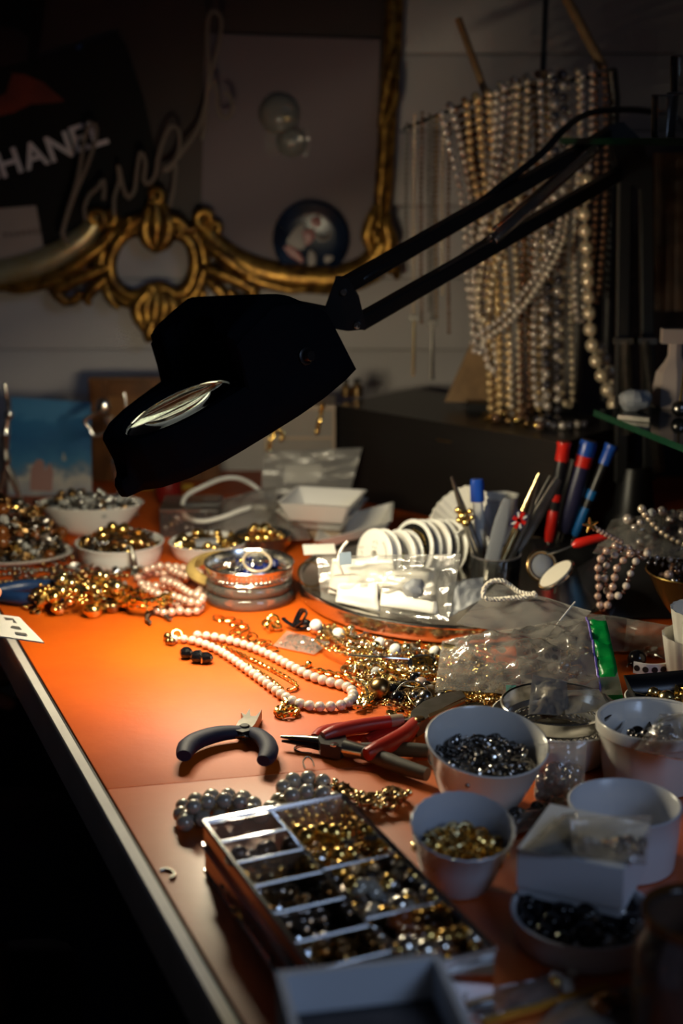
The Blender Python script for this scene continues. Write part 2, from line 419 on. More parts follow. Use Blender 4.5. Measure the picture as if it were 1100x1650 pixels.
lamp = thing('magnifier_lamp', 'black hooded magnifier lamp on a jointed spring arm above the bench', 'lamp', pt(1000, 905))
HW = [(-.082, .0), (-.080, .008), (-.068, .013), (-.060, .034), (-.042, .053), (-.02, .064), (0, .069), (.03, .074), (.06, .078), (.09, .078), (.12, .072), (.14, .064), (.148, .0)]
def hw(s):
    for (a, x), (b2, y) in zip(HW[:-1], HW[1:]):
        if a <= s <= b2: return x + (y - x) * (s - a) / (b2 - a)
    return 0.0
def outline(th):
    """distance from the lens axis to the plan outline in the direction th"""
    c, s_ = math.cos(th), math.sin(th); lo, hi = 0.0, 0.2
    for _ in range(26):
        m = (lo + hi) / 2
        if -.082 < m * c < .148 and abs(m * s_) < hw(m * c): lo = m
        else: hi = m
    return lo
def sm(a, b2, x):
    t = max(0.0, min(1.0, (x - a) / (b2 - a))); return t * t * (3 - 2 * t)
def roof(s):
    P = [(.03, .080), (.05, .087), (.085, .094), (.115, .080), (.14, .058), (.16, .045)]
    for (a, x), (b2, y) in zip(P[:-1], P[1:]):
        if a <= s <= b2: return x + (y - x) * (s - a) / (b2 - a)
    return .080 if s < .03 else .045
NTH = 144; thetas = [2 * PI * k / NTH for k in range(NTH)]
RO = [outline(t) for t in thetas]
def pick(name, th, r): return V((r * math.cos(th), r * math.sin(th), 0))
hb = MB()
rows = []
Z0 = -0.006
def drop(th):   # the skirt is deeper along the sides than at the tab
    s = math.cos(th); return 0.0
prof = []
for k, th in enumerate(thetas):
    ro = RO[k]; s1, t1 = ro * math.cos(th), ro * math.sin(th)
    # skirt height: ring wall in front, hood wall behind; the step between them wraps the lens
    front = math.cos(th)
    hz_ = sm(.030, .040, s1)                         # 1 where the hood stands
    rf = roof(max(s1, .03)) - 0.010
    tab = sm(-.062, -.074, s1)
    top = (.039 + (rf - .039) * hz_) * (1 - tab) + .008 * tab
    colv = []
    for f in (0.0, 0.25, 0.5, 0.75, 1.0): zb = Z0 + .014 * sm(-.02, .05, t1) * (.35 + .65 * sm(-.02, .06, s1)) + .016 * sm(.04, .11, s1) * sm(-.03, .04, t1); colv.append((s1 * (1 - .02 * f * hz_), t1 * (1 - .02 * f * hz_), zb + (top - zb - .004) * f))
    inner = .0505
    NR = 22
    for j in range(NR + 1):
        f = j / NR; r = ro * .965 + (inner - ro * .965) * f; s, t = r * math.cos(th), r * math.sin(th)
        r_n = r
        hood = sm(.0525, .0585, r_n) * sm(.030, .038, s)
        e = sm(0, .35, f)
        rr = roof(max(s, .03)) - 0.010 * (1 - e)
        base = .039 * (1 - sm(.058, .051, r) * 0.08)
        if tab > 0 and s < -.060: base = .039 * sm(-.074, -.062, s) + .009 * (1 - sm(-.074, -.062, s))
        colv.append((s, t, base + (rr - base) * hood))
    colv.append((.0495 * math.cos(th), .0495 * math.sin(th), .034))
    colv.append((.0490 * math.cos(th), .0490 * math.sin(th), .024))
    colv.append((.0500 * math.cos(th), .0500 * math.sin(th), .018))
    prof.append(colv)
n = len(prof[0]); hb.v = [HM @ V(p) for c in prof for p in c]
hb.f = [(k * n + i, ((k + 1) % NTH) * n + i, ((k + 1) % NTH) * n + i + 1, k * n + i + 1) for k in range(NTH) for i in range(n - 1)]; hb.mi = [0] * len(hb.f)
head = hb.build('head', ['lamp_black', 'lamp_inside'], lamp, sharp=32)
so = head.modifiers.new('shell', 'SOLIDIFY'); so.thickness = 0.0022; so.offset = -1; so.material_offset = 1
so.use_rim = True; so.material_offset_rim = 0
# lens
lp = [(0.0, -.006)] + [(.049 * math.sin(a), -.0065 * math.cos(a) + .0005) for a in [i * PI / 2 / 8 for i in range(1, 8)]] + [(.0492, -.0008), (.0492, .0008)] + [(.049 * math.sin(a), .0065 * math.cos(a) - .0005) for a in [i * PI / 2 / 8 for i in range(7, 0, -1)]] + [(0.0, .006)]
MB().lathe(lp, 64, HM @ T((0, 0, .0305))).build('lens', 'lens_glass', lamp, label='round glass magnifying lens lit from below', sharp=30)
# bulb under the hood: a spiral lamp on a socket
MB().torus(.0575, .0050, 64, 10, HM @ T((0, 0, -.002))).build('ring_tube', 'bulb_glow', lamp, label='glowing ring tube round the lens')
for k in range(3):
    a_ = k * 2 * PI / 3 + .4; MB().box((.0605, 0, .006), (.012, .004, .010), HM @ Rot(z=a_)).build('tube_clip', 'lamp_inside', lamp)
# switch knob on the near side wall
def side_pt(px, py):
    """where the view ray meets the near side wall of the hood"""
    inv = HM.inverted(); o, d = inv @ CAMP, (inv.to_3x3() @ ray(px, py)).normalized(); k = 0.7
    while k < 2.0:
        q = o + d * k
        if q.x > -.08 and abs(q.y) < hw(q.x) * .985 and q.y < 0 and q.z < roof(max(q.x, .03)): break
        k += 0.0005
    return q
q = side_pt(491, 574)
kn = MB().lathe([(.0075, -.004), (.0075, .002), (.0062, .0028), (.0052, .0028), (.0048, .0075), (.004, .0085), (0, .0085)], 24, HM @ T(q) @ Rot(x=PI / 2, z=0.12))
kn.build('switch_knob', 'black_metal', lamp)
# arm: bracket, two parallel bars, springs, elbow, post
Hr = HM @ V((.146, .0, .050))                        # rear of the hood
JY = Hr.y + 0.005; EY = 1.45
def armY(px): k = (px - 578) / 424.0; return 1 / ((1 - k) / JY + k / EY)
A1, A2, A3, A4 = at(553, 462, JY), at(578, 520, JY), at(985, 214, EY), at(1002, 277, EY)
brk = MB()
bp = [at(541, 447, JY), at(560, 447, JY), at(578, 478, JY), at(590, 528, JY), at(560, 531, JY), at(520, 524, JY), at(521, 503, JY)]
for dy in (-.010, .010):
    off = V((0, dy, 0)); nn = len(bp)
    vs = [p + off for p in bp] + [p + off + V((0, .002, 0)) for p in bp]
    brk.add(vs, [tuple(range(nn)), tuple(reversed(range(nn, 2 * nn)))] + [(i, i + nn, (i + 1) % nn + nn, (i + 1) % nn) for i in range(nn)])
brk.build('bracket', 'black_metal', lamp)
hc = at(522, 512, JY - .004)
MB().tube([Hr - wv * 0.004, hc], .010, 16).build('hinge', 'black_metal', lamp)
for p in ((553, 471), (528, 521), (575, 524)):
    c = at(*p, JY - .0105); MB().lathe([(.0032, -.001), (.0032, .0012), (.0024, .0022), (0, .0024)], 14, frame(c, c + V((0, -1, 0)))).build('screw', 'chrome', lamp, label='small bright screw')
def bar(p, q, wd=.0125, hh=.0125):
    m = MB(); d = (q - p).normalized(); s = d.cross(V((0, 0, 1))).normalized() * (wd / 2); t = s.cross(d).normalized() * (hh / 2); c = .2
    m.loft([[o + s + t * (1 - c), o + s * (1 - c) + t, o - s * (1 - c) + t, o - s + t * (1 - c), o - s - t * (1 - c), o - s * (1 - c) - t, o + s * (1 - c) - t, o + s - t * (1 - c)] for o in (p, q)]); return m
bar(A1, A3).build('arm_bar', 'black_metal', lamp); bar(A2, A4).build('arm_bar', 'black_metal', lamp)
def spring(p, q, r=.0045, wire=.0009, pitch=.0026):
    L = (q - p).length; nt_ = int(L / pitch); M = frame(p, q)
    return MB().tube([M @ V((r * math.cos(2 * PI * k / 8), r * math.sin(2 * PI * k / 8), L * k / (nt_ * 8))) for k in range(nt_ * 8 + 1)], wire, 5)
for o1, o2, dy in (((792, 388), (960, 238), -.012), ((800, 372), (968, 226), .012)):
    p, q = at(*o1, armY(o1[0]) + dy), at(*o2, armY(o2[0]) + dy); spring(p, q).build('spring', 'chrome', lamp, label='coiled steel tension spring')
    MB().tube([at(706, 436, armY(706) + dy), p], .0011, 6).build('spring_wire', 'dull_steel', lamp)
# elbow plates and the lower pair of bars down to the base clamp
B1, B2 = at(1006, 262, EY), at(1040, 285, EY + .01)
base = pt(1000, 905); base.y = EY
base1, base2 = V((B1.x + .012, EY, TZ + .07)), V((B2.x + .020, EY + .01, TZ + .07))
eb = MB(); ep = [at(975, 205, EY), at(1000, 196, EY), at(1030, 225, EY), at(1050, 285, EY), at(1030, 305, EY), at(996, 290, EY)]
for dy in (-.011, .009):
    off = V((0, dy, 0)); nn = len(ep); vs = [p + off for p in ep] + [p + off + V((0, .002, 0)) for p in ep]
    eb.add(vs, [tuple(range(nn)), tuple(reversed(range(nn, 2 * nn)))] + [(i, i + nn, (i + 1) % nn + nn, (i + 1) % nn) for i in range(nn)])
eb.build('elbow_plate', 'black_metal', lamp)
bar(B1, base1, .013, .013).build('arm_bar', 'black_metal', lamp); bar(B2, base2, .013, .013).build('arm_bar', 'black_metal', lamp)
for (pa, pb), y in ((((1007, 549), (1011, 700)), 1.435), (((1038, 549), (1062, 760)), 1.435)):
    p, q = at(*pa, y), at(*pb, y); spring(p, q, .0055, .0011, .003).build('spring', 'dull_steel', lamp, label='coiled steel tension spring')
    MB().box((0, 0, 0), (.024, .008, .006), T(p)).build('spring_hook', 'dull_steel', lamp)
MB().lathe([(.028, TZ + .001), (.030, TZ + .004), (.030, TZ + .03), (.022, TZ + .04), (.016, TZ + .085), (0, TZ + .085)], 28, T(((base1.x + base2.x) / 2, EY + .004, 0))).build('base', 'black_metal', lamp)
cab = catmull([at(566, 462, JY + .014), at(600, 440, JY + .018), at(720, 365, armY(720)+.02), at(860, 258, armY(860)+.02), at(905, 212, armY(905)+.02), at(940, 186, 1.46), at(985, 177, 1.50), at(1048, 180, 1.55), at(1100, 200, 1.62), at(1130, 300, 1.70)], 10)
MB().tube(cab, .0034, 10).build('power_cord', 'black_plastic', lamp)
# ================================================================ small jewellery shapes, one mesh per shape and material
PRO = {}
def link_shape(m, L, W, r, M=None, n=12):
    m.tube([V((W * math.cos(2 * PI * k / n), L * math.sin(2 * PI * k / n), 0)) for k in range(n)], r, 5, True, M)
def shape_mb(k):
    m = MB(); rr = random.Random(hash_(k))
    if k == 'bead': m.sphere((0, 0, 0), 1, 14, 10)
    elif k == 'big_bead': m.sphere((0, 0, 0), 1, 24, 16)
    elif k == 'ring': m.torus(1, .17, 18, 6)
    elif k == 'thick_ring': m.torus(.8, .3, 18, 8)
    elif k == 'clasp':
        link_shape(m, 1.0, .5, .17); m.sphere((0, 1.15, 0), .3, 8, 6); m.box((.35, .1, .05), (.25, .7, .2))
    elif k == 'link_bit':
        for i in range(4): link_shape(m, .5, .32, .1, T((0, i * .75 - 1.1, 0)) @ Rot(y=(PI / 2 if i % 2 else 0) + .3, x=.1 * i), 10)
    elif k == 'disc': m.lathe([(.0, -.1), (.9, -.1), (1, -.05), (1, .06), (.92, .1), (.85, .06), (0, .06)], 20); m.torus(.2, .05, 10, 5, T((0, 1.15, 0)))
    elif k == 'bar': m.tube([(0, -1.4, 0), (0, 1.4, 0)], .16, 8); m.torus(.28, .08, 10, 5, T((0, 1.65, 0)))
    elif k == 'nugget':
        m.sphere((0, 0, 0), 1, 10, 7); m.v = [p * (1 + .45 * noise.noise(p * 1.6 + V((3, 1, 2)))) for p in m.v]
    elif k == 'gem':
        m.lathe([(0, -.75), (.95, 0), (.98, .08), (.6, .42), (0, .42)], 8)
    elif k == 'flower':
        for i in range(5): m.sphere((.62 * math.cos(i * 2 * PI / 5), .62 * math.sin(i * 2 * PI / 5), 0), .42, 8, 6, sc=(1, 1, .5))
        m.sphere((0, 0, .15), .35, 8, 6)
    elif k == 'leaf':
        m.loft([[(w_ * .5, y, h), (0, y, h + .12), (-w_ * .5, y, h), (0, y, h - .08)] for y, w_, h in ((-1.3, .06, .2), (-.7, .8, 0), (0, 1.1, -.05), (.7, .8, 0), (1.3, .08, .25))])
    elif k == 'star':
        m.prism([((1.0 if i % 2 == 0 else .42) * math.cos(i * PI / 5), (1.0 if i % 2 == 0 else .42) * math.sin(i * PI / 5)) for i in range(10)], -.14, .14)
    elif k == 'hook':
        m.tube(catmull([(0, -1.2, 0), (0, .2, 0), (.1, .9, 0), (.5, 1.1, 0), (.8, .7, 0), (.75, .2, 0)], 5), .09, 6); m.torus(.25, .08, 10, 5, T((0, -1.4, 0)))
    elif k == 'spacer': m.ring([(.55, -.2), (1, -.14), (1.05, 0), (1, .14), (.55, .2), (.45, 0)], 14)
    elif k == 'cluster':
        for i in range(7): m.sphere((rr.uniform(-.7, .7), rr.uniform(-.7, .7), rr.uniform(-.3, .3)), rr.uniform(.3, .5), 8, 6)
    elif k == 'cup_setting':
        m.lathe([(.5, -.5), (.9, .1), (1, .35), (.85, .35), (.6, .1), (0, .05)], 16); m.sphere((0, 0, .25), .62, 10, 6, sc=(1, 1, .6))
        for i in range(8): m.box((.95 * math.cos(i * PI / 4), .95 * math.sin(i * PI / 4), .2), (.14, .14, .7))
    return m
def hash_(k): return sum(ord(c) * (i + 3) for i, c in enumerate(k))
def pro(k, mt):
    if (k, mt) not in PRO: PRO[(k, mt)] = shape_mb(k).mesh(k, mt)
    return PRO[(k, mt)]
NAME = {'ring': 'jump_ring', 'thick_ring': 'finger_ring', 'clasp': 'lobster_clasp', 'link_bit': 'chain_scrap', 'disc': 'disc_charm', 'bar': 'bar_charm', 'nugget': 'metal_nugget', 'gem': 'cut_stone',
        'flower': 'flower_charm', 'leaf': 'leaf_charm', 'star': 'star_charm', 'hook': 'ear_hook', 'spacer': 'spacer_bead', 'cluster': 'cluster_charm', 'bead': 'loose_bead', 'big_bead': 'loose_bead', 'cup_setting': 'stone_setting'}
def rrot(flat=0.0):
    if R.random() < flat: return Rot(R.uniform(-.35, .35), R.uniform(-.35, .35), R.uniform(0, 2 * PI))
    return Rot(R.uniform(0, 2 * PI), R.uniform(0, 2 * PI), R.uniform(0, 2 * PI))
def stuff_heap(name, poly, n, kinds, size, h, label, cat, base=TZ, flat=.4, parent=None, maxd=None):
    """pieces too many and too small to count, joined: kinds = [(shape, material)]; poly in world x, y"""
    mats = []; out = MB(); protos = {}
    for k, mt in kinds:
        if mt not in mats: mats.append(mt)
        if k not in protos: protos[k] = shape_mb(k)
    xs = [p[0] for p in poly]; ys = [p[1] for p in poly]; md = maxd or max(edge_dist(sum(xs) / len(xs), sum(ys) / len(ys), poly), 1e-4); c = 0
    while c < n:
        x, y = R.uniform(min(xs), max(xs)), R.uniform(min(ys), max(ys))
        if not inpoly(x, y, poly): continue
        k, mt = R.choice(kinds); s = size * R.uniform(.6, 1.25); e = min(1, edge_dist(x, y, poly) / md)
        z = base + h * (1 - (1 - e) ** 2) * R.uniform(.25, 1) + s * .35; out.m = mats.index(mt)
        out.add(protos[k].v, protos[k].f, T((x, y, z)) @ rrot(flat) @ Matrix.Scale(s, 4)); c += 1
    o = out.build(name, mats, parent, kind='stuff')
    if parent is None: tag(o, label, cat)
    return o
MATW = {'bronze': 'bronze', 'gunmetal': 'dark steel', 'gold': 'gold', 'pale_gold': 'pale gold', 'silver': 'silver', 'dull_steel': 'dull steel', 'crystal': 'clear', 'amber_bead': 'amber', 'bead_black': 'black', 'bead_white': 'white', 'blue_stone': 'blue', 'pearl_white': 'pearl', 'pearl_grey': 'grey pearl', 'pearl_dark': 'dark pearl', 'brown_glass': 'brown glass', 'gilt': 'gilt', 'pearl_pink': 'pink pearl', 'pearl_cream': 'cream pearl', 'pearl_silver': 'silver pearl', 'pearl_bronze': 'brown pearl', 'chrome': 'chrome'}
KW = {'ring': 'jump ring', 'thick_ring': 'ring', 'clasp': 'lobster clasp', 'link_bit': 'chain scrap', 'disc': 'disc charm', 'bar': 'bar charm', 'nugget': 'nugget', 'gem': 'cut stone', 'flower': 'flower charm', 'leaf': 'leaf charm', 'star': 'star charm', 'hook': 'ear hook', 'spacer': 'spacer bead', 'cluster': 'cluster charm', 'bead': 'bead', 'big_bead': 'round bead', 'cup_setting': 'stone setting'}
CW = {'bead': 'bead', 'big_bead': 'bead', 'ring': 'ring', 'thick_ring': 'ring', 'gem': 'stone', 'link_bit': 'chain'}
def scatter(poly, n, kinds, size, h, where, group, base=TZ, flat=.5, maxd=None, top=.75):
    """single loose pieces, each an object of its own, lying on a heap"""
    xs = [p[0] for p in poly]; ys = [p[1] for p in poly]; md = maxd or max(edge_dist(sum(xs) / len(xs), sum(ys) / len(ys), poly), 1e-4); c = 0
    while c < n:
        x, y = R.uniform(min(xs), max(xs)), R.uniform(min(ys), max(ys))
        if not inpoly(x, y, poly): continue
        k, mt = R.choice(kinds); s = size * R.uniform(.65, 1.3); e = min(1, edge_dist(x, y, poly) / md)
        z = base + h * (1 - (1 - e) ** 2) * R.uniform(top, 1.08) + s * (.3 if k != 'bead' else .9)
        inst((MATW[mt].replace(' ', '_') + '_bead' if k in ('bead', 'big_bead') else NAME[k]), pro(k, mt), T((x, y, z)) @ rrot(flat) @ Matrix.Scale(s, 4), None, group, 'small ' + MATW[mt] + ' ' + KW[k] + ' ' + where, CW.get(k, 'charm')); c += 1
def P2(pts, z=0.0): return [(p.x, p.y) for p in (pt(x, y, z) for x, y in pts)]
def circle(cx, cy, r, n=20): return [(cx + r * math.cos(2 * PI * k / n), cy + r * math.sin(2 * PI * k / n)) for k in range(n)]
def strand(name, label, group, path, r, mt, closed=False, cord=None, cat='necklace', step=None, alt=None, jit=.06, clasp=None, shape='bead', part='pearl', sc=(1, 1, 1)):
    """beads threaded on a cord: an Empty with every bead a part; path in world space"""
    P = [V(p) for p in path]; rs = lerp_list(r, .5); root = thing(name, label, cat, (P[0].x, P[0].y, min(p.z for p in P) - rs), group)
    pts = resample(P, (step or 2.0) * rs, closed); n = len(pts); Wi = world(root).inverted()
    for i, p in enumerate(pts):
        q = lerp_list(r, i / max(n - 1, 1)) * R.uniform(1 - jit, 1 + jit * .4)
        m = mt if not alt else alt[i % len(alt)]
        if m is None: continue
        if m.startswith('*'): k, m, q = 'spacer', m[1:], q * .7
        else: k = shape
        o = bpy.data.objects.new(part if k == shape else 'spacer', pro(k, m)); COL.objects.link(o); o.parent = root; o.matrix_parent_inverse = Wi
        t = (pts[min(i + 1, n - 1)] - pts[max(i - 1, 0)])
        o.matrix_basis = T(p) @ t.to_track_quat('Z', 'Y').to_matrix().to_4x4() @ Rot(z=R.uniform(0, 6)) @ Matrix.Diagonal((q * sc[0], q * sc[1], q * sc[2], 1))
    if cord: MB().tube(resample(P, rs * 1.2, closed), cord[1], 5, closed).build('cord', cord[0], root)
    if clasp:
        M = T(P[-1]) @ Rot(R.uniform(0, 1), R.uniform(0, 1), R.uniform(0, 6)) @ Matrix.Scale(rs * 1.1, 4)
        shape_mb('clasp').build if 0 else inst('clasp', pro('clasp', clasp), M, root)
    return root
def chain(name, label, path, link, wire, mt, cat='chain', group=None, closed=False, width=.62, parent=None):
    P = resample([V(p) for p in path], link * 1.32, closed); m = MB()
    for i in range(len(P) - (0 if closed else 1)):
        a, b = P[i], P[(i + 1) % len(P)]; c = (a + b) / 2; d = (b - a)
        if d.length < 1e-6: continue
        M = T(c) @ d.to_track_quat('Y', 'Z').to_matrix().to_4x4() @ Rot(y=(PI / 4 if i % 2 else -PI / 4) + R.uniform(-.25, .25))
        link_shape(m, link, link * width, wire, M, 10)
    if parent: return m.build(name, mt, parent)
    return m.build(name, mt, None, label, cat, group)
def sheet_fn(c00, c10, c11, c01, bulge, amp, fr, seed, n):
    """bilinear patch with a crumpled relief along its normal"""
    c00, c10, c11, c01 = map(V, (c00, c10, c11, c01)); nn = ((c10 - c00).cross(c01 - c00)).normalized()
    if nn.z < 0: nn = -nn
    def fn(u, v):
        p = c00.lerp(c10, u).lerp(c01.lerp(c11, u), v); e = min(1, 8 * min(u, 1 - u, v, 1 - v) + .25)
        q = V((u * fr + seed, v * fr - seed, seed * .7))
        h = .7 * noise.noise(q) + .9 * (.5 - abs(noise.noise(q * 1.9 + V((7, 3, 1))))) + .5 * (.5 - abs(noise.noise(q * 4.3 + V((1, 8, 2))))) - .6
        return p + nn * (bulge * math.sin(PI * u) * math.sin(PI * v) + amp * h * e)
    return fn
def bag(name, label, c00, c10, c11, c01, film_='bag', thick=.006, amp=.004, fr=3.0, seed=0.0, n=22, zipm=None, parts=True, zipw=.02):
    """flat plastic bag: two crumpled walls, a folded hem and, if asked, a zip strip along c10-c11"""
    root = thing(name, label, 'bag', tuple((V(c00) + V(c10) + V(c11) + V(c01)) / 4))
    f = MB().grid(sheet_fn(c00, c10, c11, c01, thick, amp, fr, seed, n), n, n); f.build('front_wall', film_, root, sharp=None)
    f = MB().grid(sheet_fn(c00, c10, c11, c01, -thick * .1, amp * .5, fr, seed + 5, n), n, n); f.build('back_wall', film_, root, sharp=None)
    fn = sheet_fn(c00, c10, c11, c01, thick, amp, fr, seed, n)
    for s in (0.0, 1.0):
        MB().tube([fn(k / n, s) for k in range(n + 1)], .0005, 5).build('seam', film_, root)
    if zipm:
        lift = V((0, 0, .0012))
        for u0, u1, mt, nm in ((1 - zipw, 1.0, zipm, 'zip_strip'),):
            z1 = MB().grid(lambda a, b: fn(u0 + (u1 - u0) * a, b) + lift, 4, n); zo = z1.build(nm, mt, root, sharp=None)
            sol = zo.modifiers.new('thick', 'SOLIDIFY'); sol.thickness = .0008
    return root, fn
# ================================================================ things on the back wall
WF = WY - 0.004
def wpt(px, py, d=0.0): return at(px, py, WF - d)
mir = thing('wall_mirror', 'carved gilt mirror frame with a pierced heart-shaped cresting on the wall', 'mirror', wpt(250, 560))
def relief(path, r, flat=.8, n=10, name='scroll'): MB().tube(catmull(path, 7), r, n, flat=flat, up=(0, -1, 0)).build(name, 'gilt', mir)
def w2(pts, d=.022): return [wpt(x, y, d) for x, y in pts]
# main rails with an inner bead
railL = w2([(-120, 430), (-60, 438), (0, 440), (60, 425), (105, 403), (140, 376), (160, 345)])
railR = w2([(325, 348), (340, 385), (375, 418), (430, 440), (490, 449), (545, 448), (590, 430), (618, 395)])
m = MB(); m.tube(catmull(railL, 7), [.017, .017, .017, .015, .010], 12, flat=.7, up=(0, -1, 0)); m.build('lower_rail', 'gilt_pale', mir, label='pale gold left rail')
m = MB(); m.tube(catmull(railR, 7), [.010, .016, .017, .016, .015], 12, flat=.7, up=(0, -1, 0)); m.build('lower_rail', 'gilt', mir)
m = MB(); m.tube(catmull(w2([(-120, 455), (0, 463), (70, 448), (130, 418), (170, 385)], .026), 7), .006, 8); m.tube(catmull(w2([(330, 390), (370, 432), (430, 458), (500, 466), (560, 466), (610, 445)], .026), 7), .006, 8); m.build('rail_bead', 'gilt', mir)
# upright at the right
m = MB(); up_ = [(606, 400), (612, 330), (618, 250), (624, 150), (630, 60), (634, -60)]
m.tube(catmull(w2(up_), 5), [.009, .008], 10, flat=.8, up=(0, -1, 0)); m.tube(catmull(w2([(x + 12, y) for x, y in up_], .018), 5), .0045, 8); m.build('upright', 'gilt', mir)
relief(w2([(612, 205), (622, 150), (632, 100), (640, 82)], .034), [.004, .008, .005]); relief(w2([(612, 205), (634, 170), (640, 120)], .034), [.005, .006, .003])
# heart ring round the pierced opening
ring_p = [(250, 398), (230, 374), (204, 376), (184, 400), (177, 430), (184, 456), (203, 473), (224, 476), (243, 465), (262, 464), (283, 474), (300, 468), (311, 446), (314, 418), (306, 392), (288, 378), (266, 382)]
m = MB(); m.tube(catmull(w2(ring_p, .026), 6, True), .0085, 10, True, flat=.8, up=(0, -1, 0)); m.build('heart_ring', 'gilt', mir)
m = MB(); ring2 = [(250 + (x - 250) * 1.22, 430 + (y - 430) * 1.22) for x, y in ring_p]
m.tube(catmull(w2(ring2, .018), 6, True), .0085, 10, True, flat=.7, up=(0, -1, 0)); m.build('outer_ring', 'gilt', mir)
# scrolls and leaves
def scroll(cx, cy, r0, r1, a0, turns, rad, d=.03):
    N = 22; relief([wpt(cx + (r0 + (r1 - r0) * k / N) * math.cos(a0 + turns * 2 * PI * k / N), cy + (r0 + (r1 - r0) * k / N) * math.sin(a0 + turns * 2 * PI * k / N), d) for k in range(N + 1)], [rad * .45, rad, rad * 1.1], .9)
def leaf(pts, r, d=.03): relief(w2(pts, d), r, .7, name='acanthus_leaf')
scroll(154, 352, 4, 15, 0, 1.2, .006); scroll(176, 350, 3, 13, 2, 1.1, .006); scroll(330, 352, 4, 15, 3, -1.2, .006); scroll(344, 366, 3, 10, 1, 1.0, .005)
scroll(250, 314, 3, 13, 0.5, 1.3, .006); leaf([(246, 322), (236, 350), (232, 372), (240, 392), (250, 400)], [.004, .010, .009, .004]); leaf([(256, 322), (268, 348), (272, 372), (262, 394), (252, 402)], [.004, .010, .010, .004])
leaf([(250, 330), (252, 362), (250, 396)], [.006, .010, .004], .038); leaf([(232, 352), (214, 358), (200, 372), (186, 368)], [.008, .007, .004]); leaf([(268, 352), (288, 356), (302, 370), (318, 366)], [.008, .007, .004]); scroll(284, 372, 2, 9, 0, 1.2, .005); scroll(214, 358, 2, 8, 3, 1.2, .0045)
scroll(238, 474, 3, 12, 0, -1.2, .006); scroll(266, 478, 3, 13, 3, 1.2, .006)
for dx, e in ((-26, -6), (-13, -2), (0, 3), (13, -1), (26, -6)): leaf([(250 + dx * .4, 470), (250 + dx * 1.1, 492), (248 + dx * .9, 516), (246 + dx * .25, 546 + e)], [.004, .009, .008, .003], .034)
leaf([(244, 520), (240, 540), (240, 552)], [.007, .008, .004], .04)
for s, ox in ((1, 170), (-1, 330)):
    for pts, rr_ in (([(0, 392), (-30, 414), (-60, 436), (-100, 452)], [.005, .009, .008, .003]), ([(6, 430), (-20, 440), (-50, 452), (-78, 470), (-62, 486), (-44, 476)], [.004, .008, .009, .007, .003]), ([(0, 450), (-18, 464), (-30, 480), (-24, 492)], [.005, .008, .007, .003]), ([(2, 470), (10, 486), (22, 498)], [.006, .006, .002]), ([(-70, 448), (-100, 458), (-140, 468), (-165, 466)], [.007, .007, .005, .002]), ([(-40, 470), (-50, 484), (-70, 490)], [.006, .006, .003])):
        leaf([(ox + s * x, y) for x, y in pts], rr_)
for pts, rr_ in (([(600, 410), (592, 380), (600, 350), (606, 330)], [.004, .009, .008, .003]), ([(618, 420), (628, 390), (622, 362), (628, 344)], [.004, .010, .008, .003]), ([(606, 440), (620, 430), (636, 436), (640, 450)], [.005, .009, .008, .003]), ([(590, 395), (600, 375), (612, 380)], [.004, .007, .004])): leaf(pts, rr_, .034)
# glass behind, ending at the scalloped rail
gp = [(-130, -80), (625, -80), (618, 60), (606, 380), (588, 425), (540, 445), (470, 448), (400, 432), (345, 400), (320, 350), (300, 362), (270, 372), (250, 372), (225, 368), (190, 362), (165, 345), (140, 376), (105, 403), (60, 425), (0, 438), (-130, 435)]
m = MB(); nn = len(gp); vs = [wpt(x, y, .006) for x, y in gp] + [wpt(x, y, -.001) for x, y in gp]
m.add(vs, [tuple(range(nn)), tuple(reversed(range(nn, 2 * nn)))] + [(i, i + nn, (i + 1) % nn + nn, (i + 1) % nn) for i in range(nn)]).build('mirror_glass', 'mirror_glass', mir)
def card(name, label, cat, pts, mt, d, th=.0012, group=None, root=None):
    m = MB(); n_ = len(pts); vs = [wpt(x, y, d) for x, y in pts] + [wpt(x, y, d - th) for x, y in pts]
    m.add(vs, [tuple(range(n_)), tuple(reversed(range(n_, 2 * n_)))] + [(i, i + n_, (i + 1) % n_ + n_, (i + 1) % n_) for i in range(n_)])
    if root is None:
        o = thing(name, label, cat, wpt(sum(p[0] for p in pts) / n_, max(p[1] for p in pts), d), group); m.build('card', mt, o, sharp=20); return o
    return m.build(name, mt, root, sharp=20)
# mauve poster with a small clear bag and a round plate
card('poster', 'plain mauve poster standing in the gilt mirror frame', 'poster', [(330, 54), (612, 64), (604, 400), (585, 424), (540, 440), (470, 444), (400, 428), (345, 396), (324, 344)], 'poster_mauve', .012)
bk = thing('clear_blister', 'clear blister bubble holding a pale bead on the mauve poster', 'bubble', wpt(452, 245, .014))
MB().lathe([(.026, 0), (.024, .004), (.018, .010), (.010, .013), (0, .0135)], 28, T(wpt(450, 183, .013)) @ Rot(x=PI / 2)).build('bubble', 'bag_grey', bk)
MB().lathe([(.019, 0), (.017, .004), (.010, .009), (0, .010)], 24, T(wpt(470, 228, .013)) @ Rot(x=PI / 2)).build('bubble', 'bag_grey', bk)
MB().sphere(wpt(462, 190, .018), .006, 12, 8, sc=(1.6, .7, .9)).build('bead', 'pale_gold', bk); MB().sphere(wpt(470, 228, .018), .005, 12, 8, sc=(1.8, .7, .8)).build('bead', 'bead_white', bk)
MB().grid(sheet_fn(wpt(425, 205, .014), wpt(500, 205, .014), wpt(498, 250, .014), wpt(430, 250, .014), .002, .003, 3, 1.3, 8), 10, 8).build('film', 'bag', bk)
pl = thing('painted_plate', 'small round blue plate painted with red and cream patches, leaning in the mirror', 'plate', wpt(501, 432, .02))
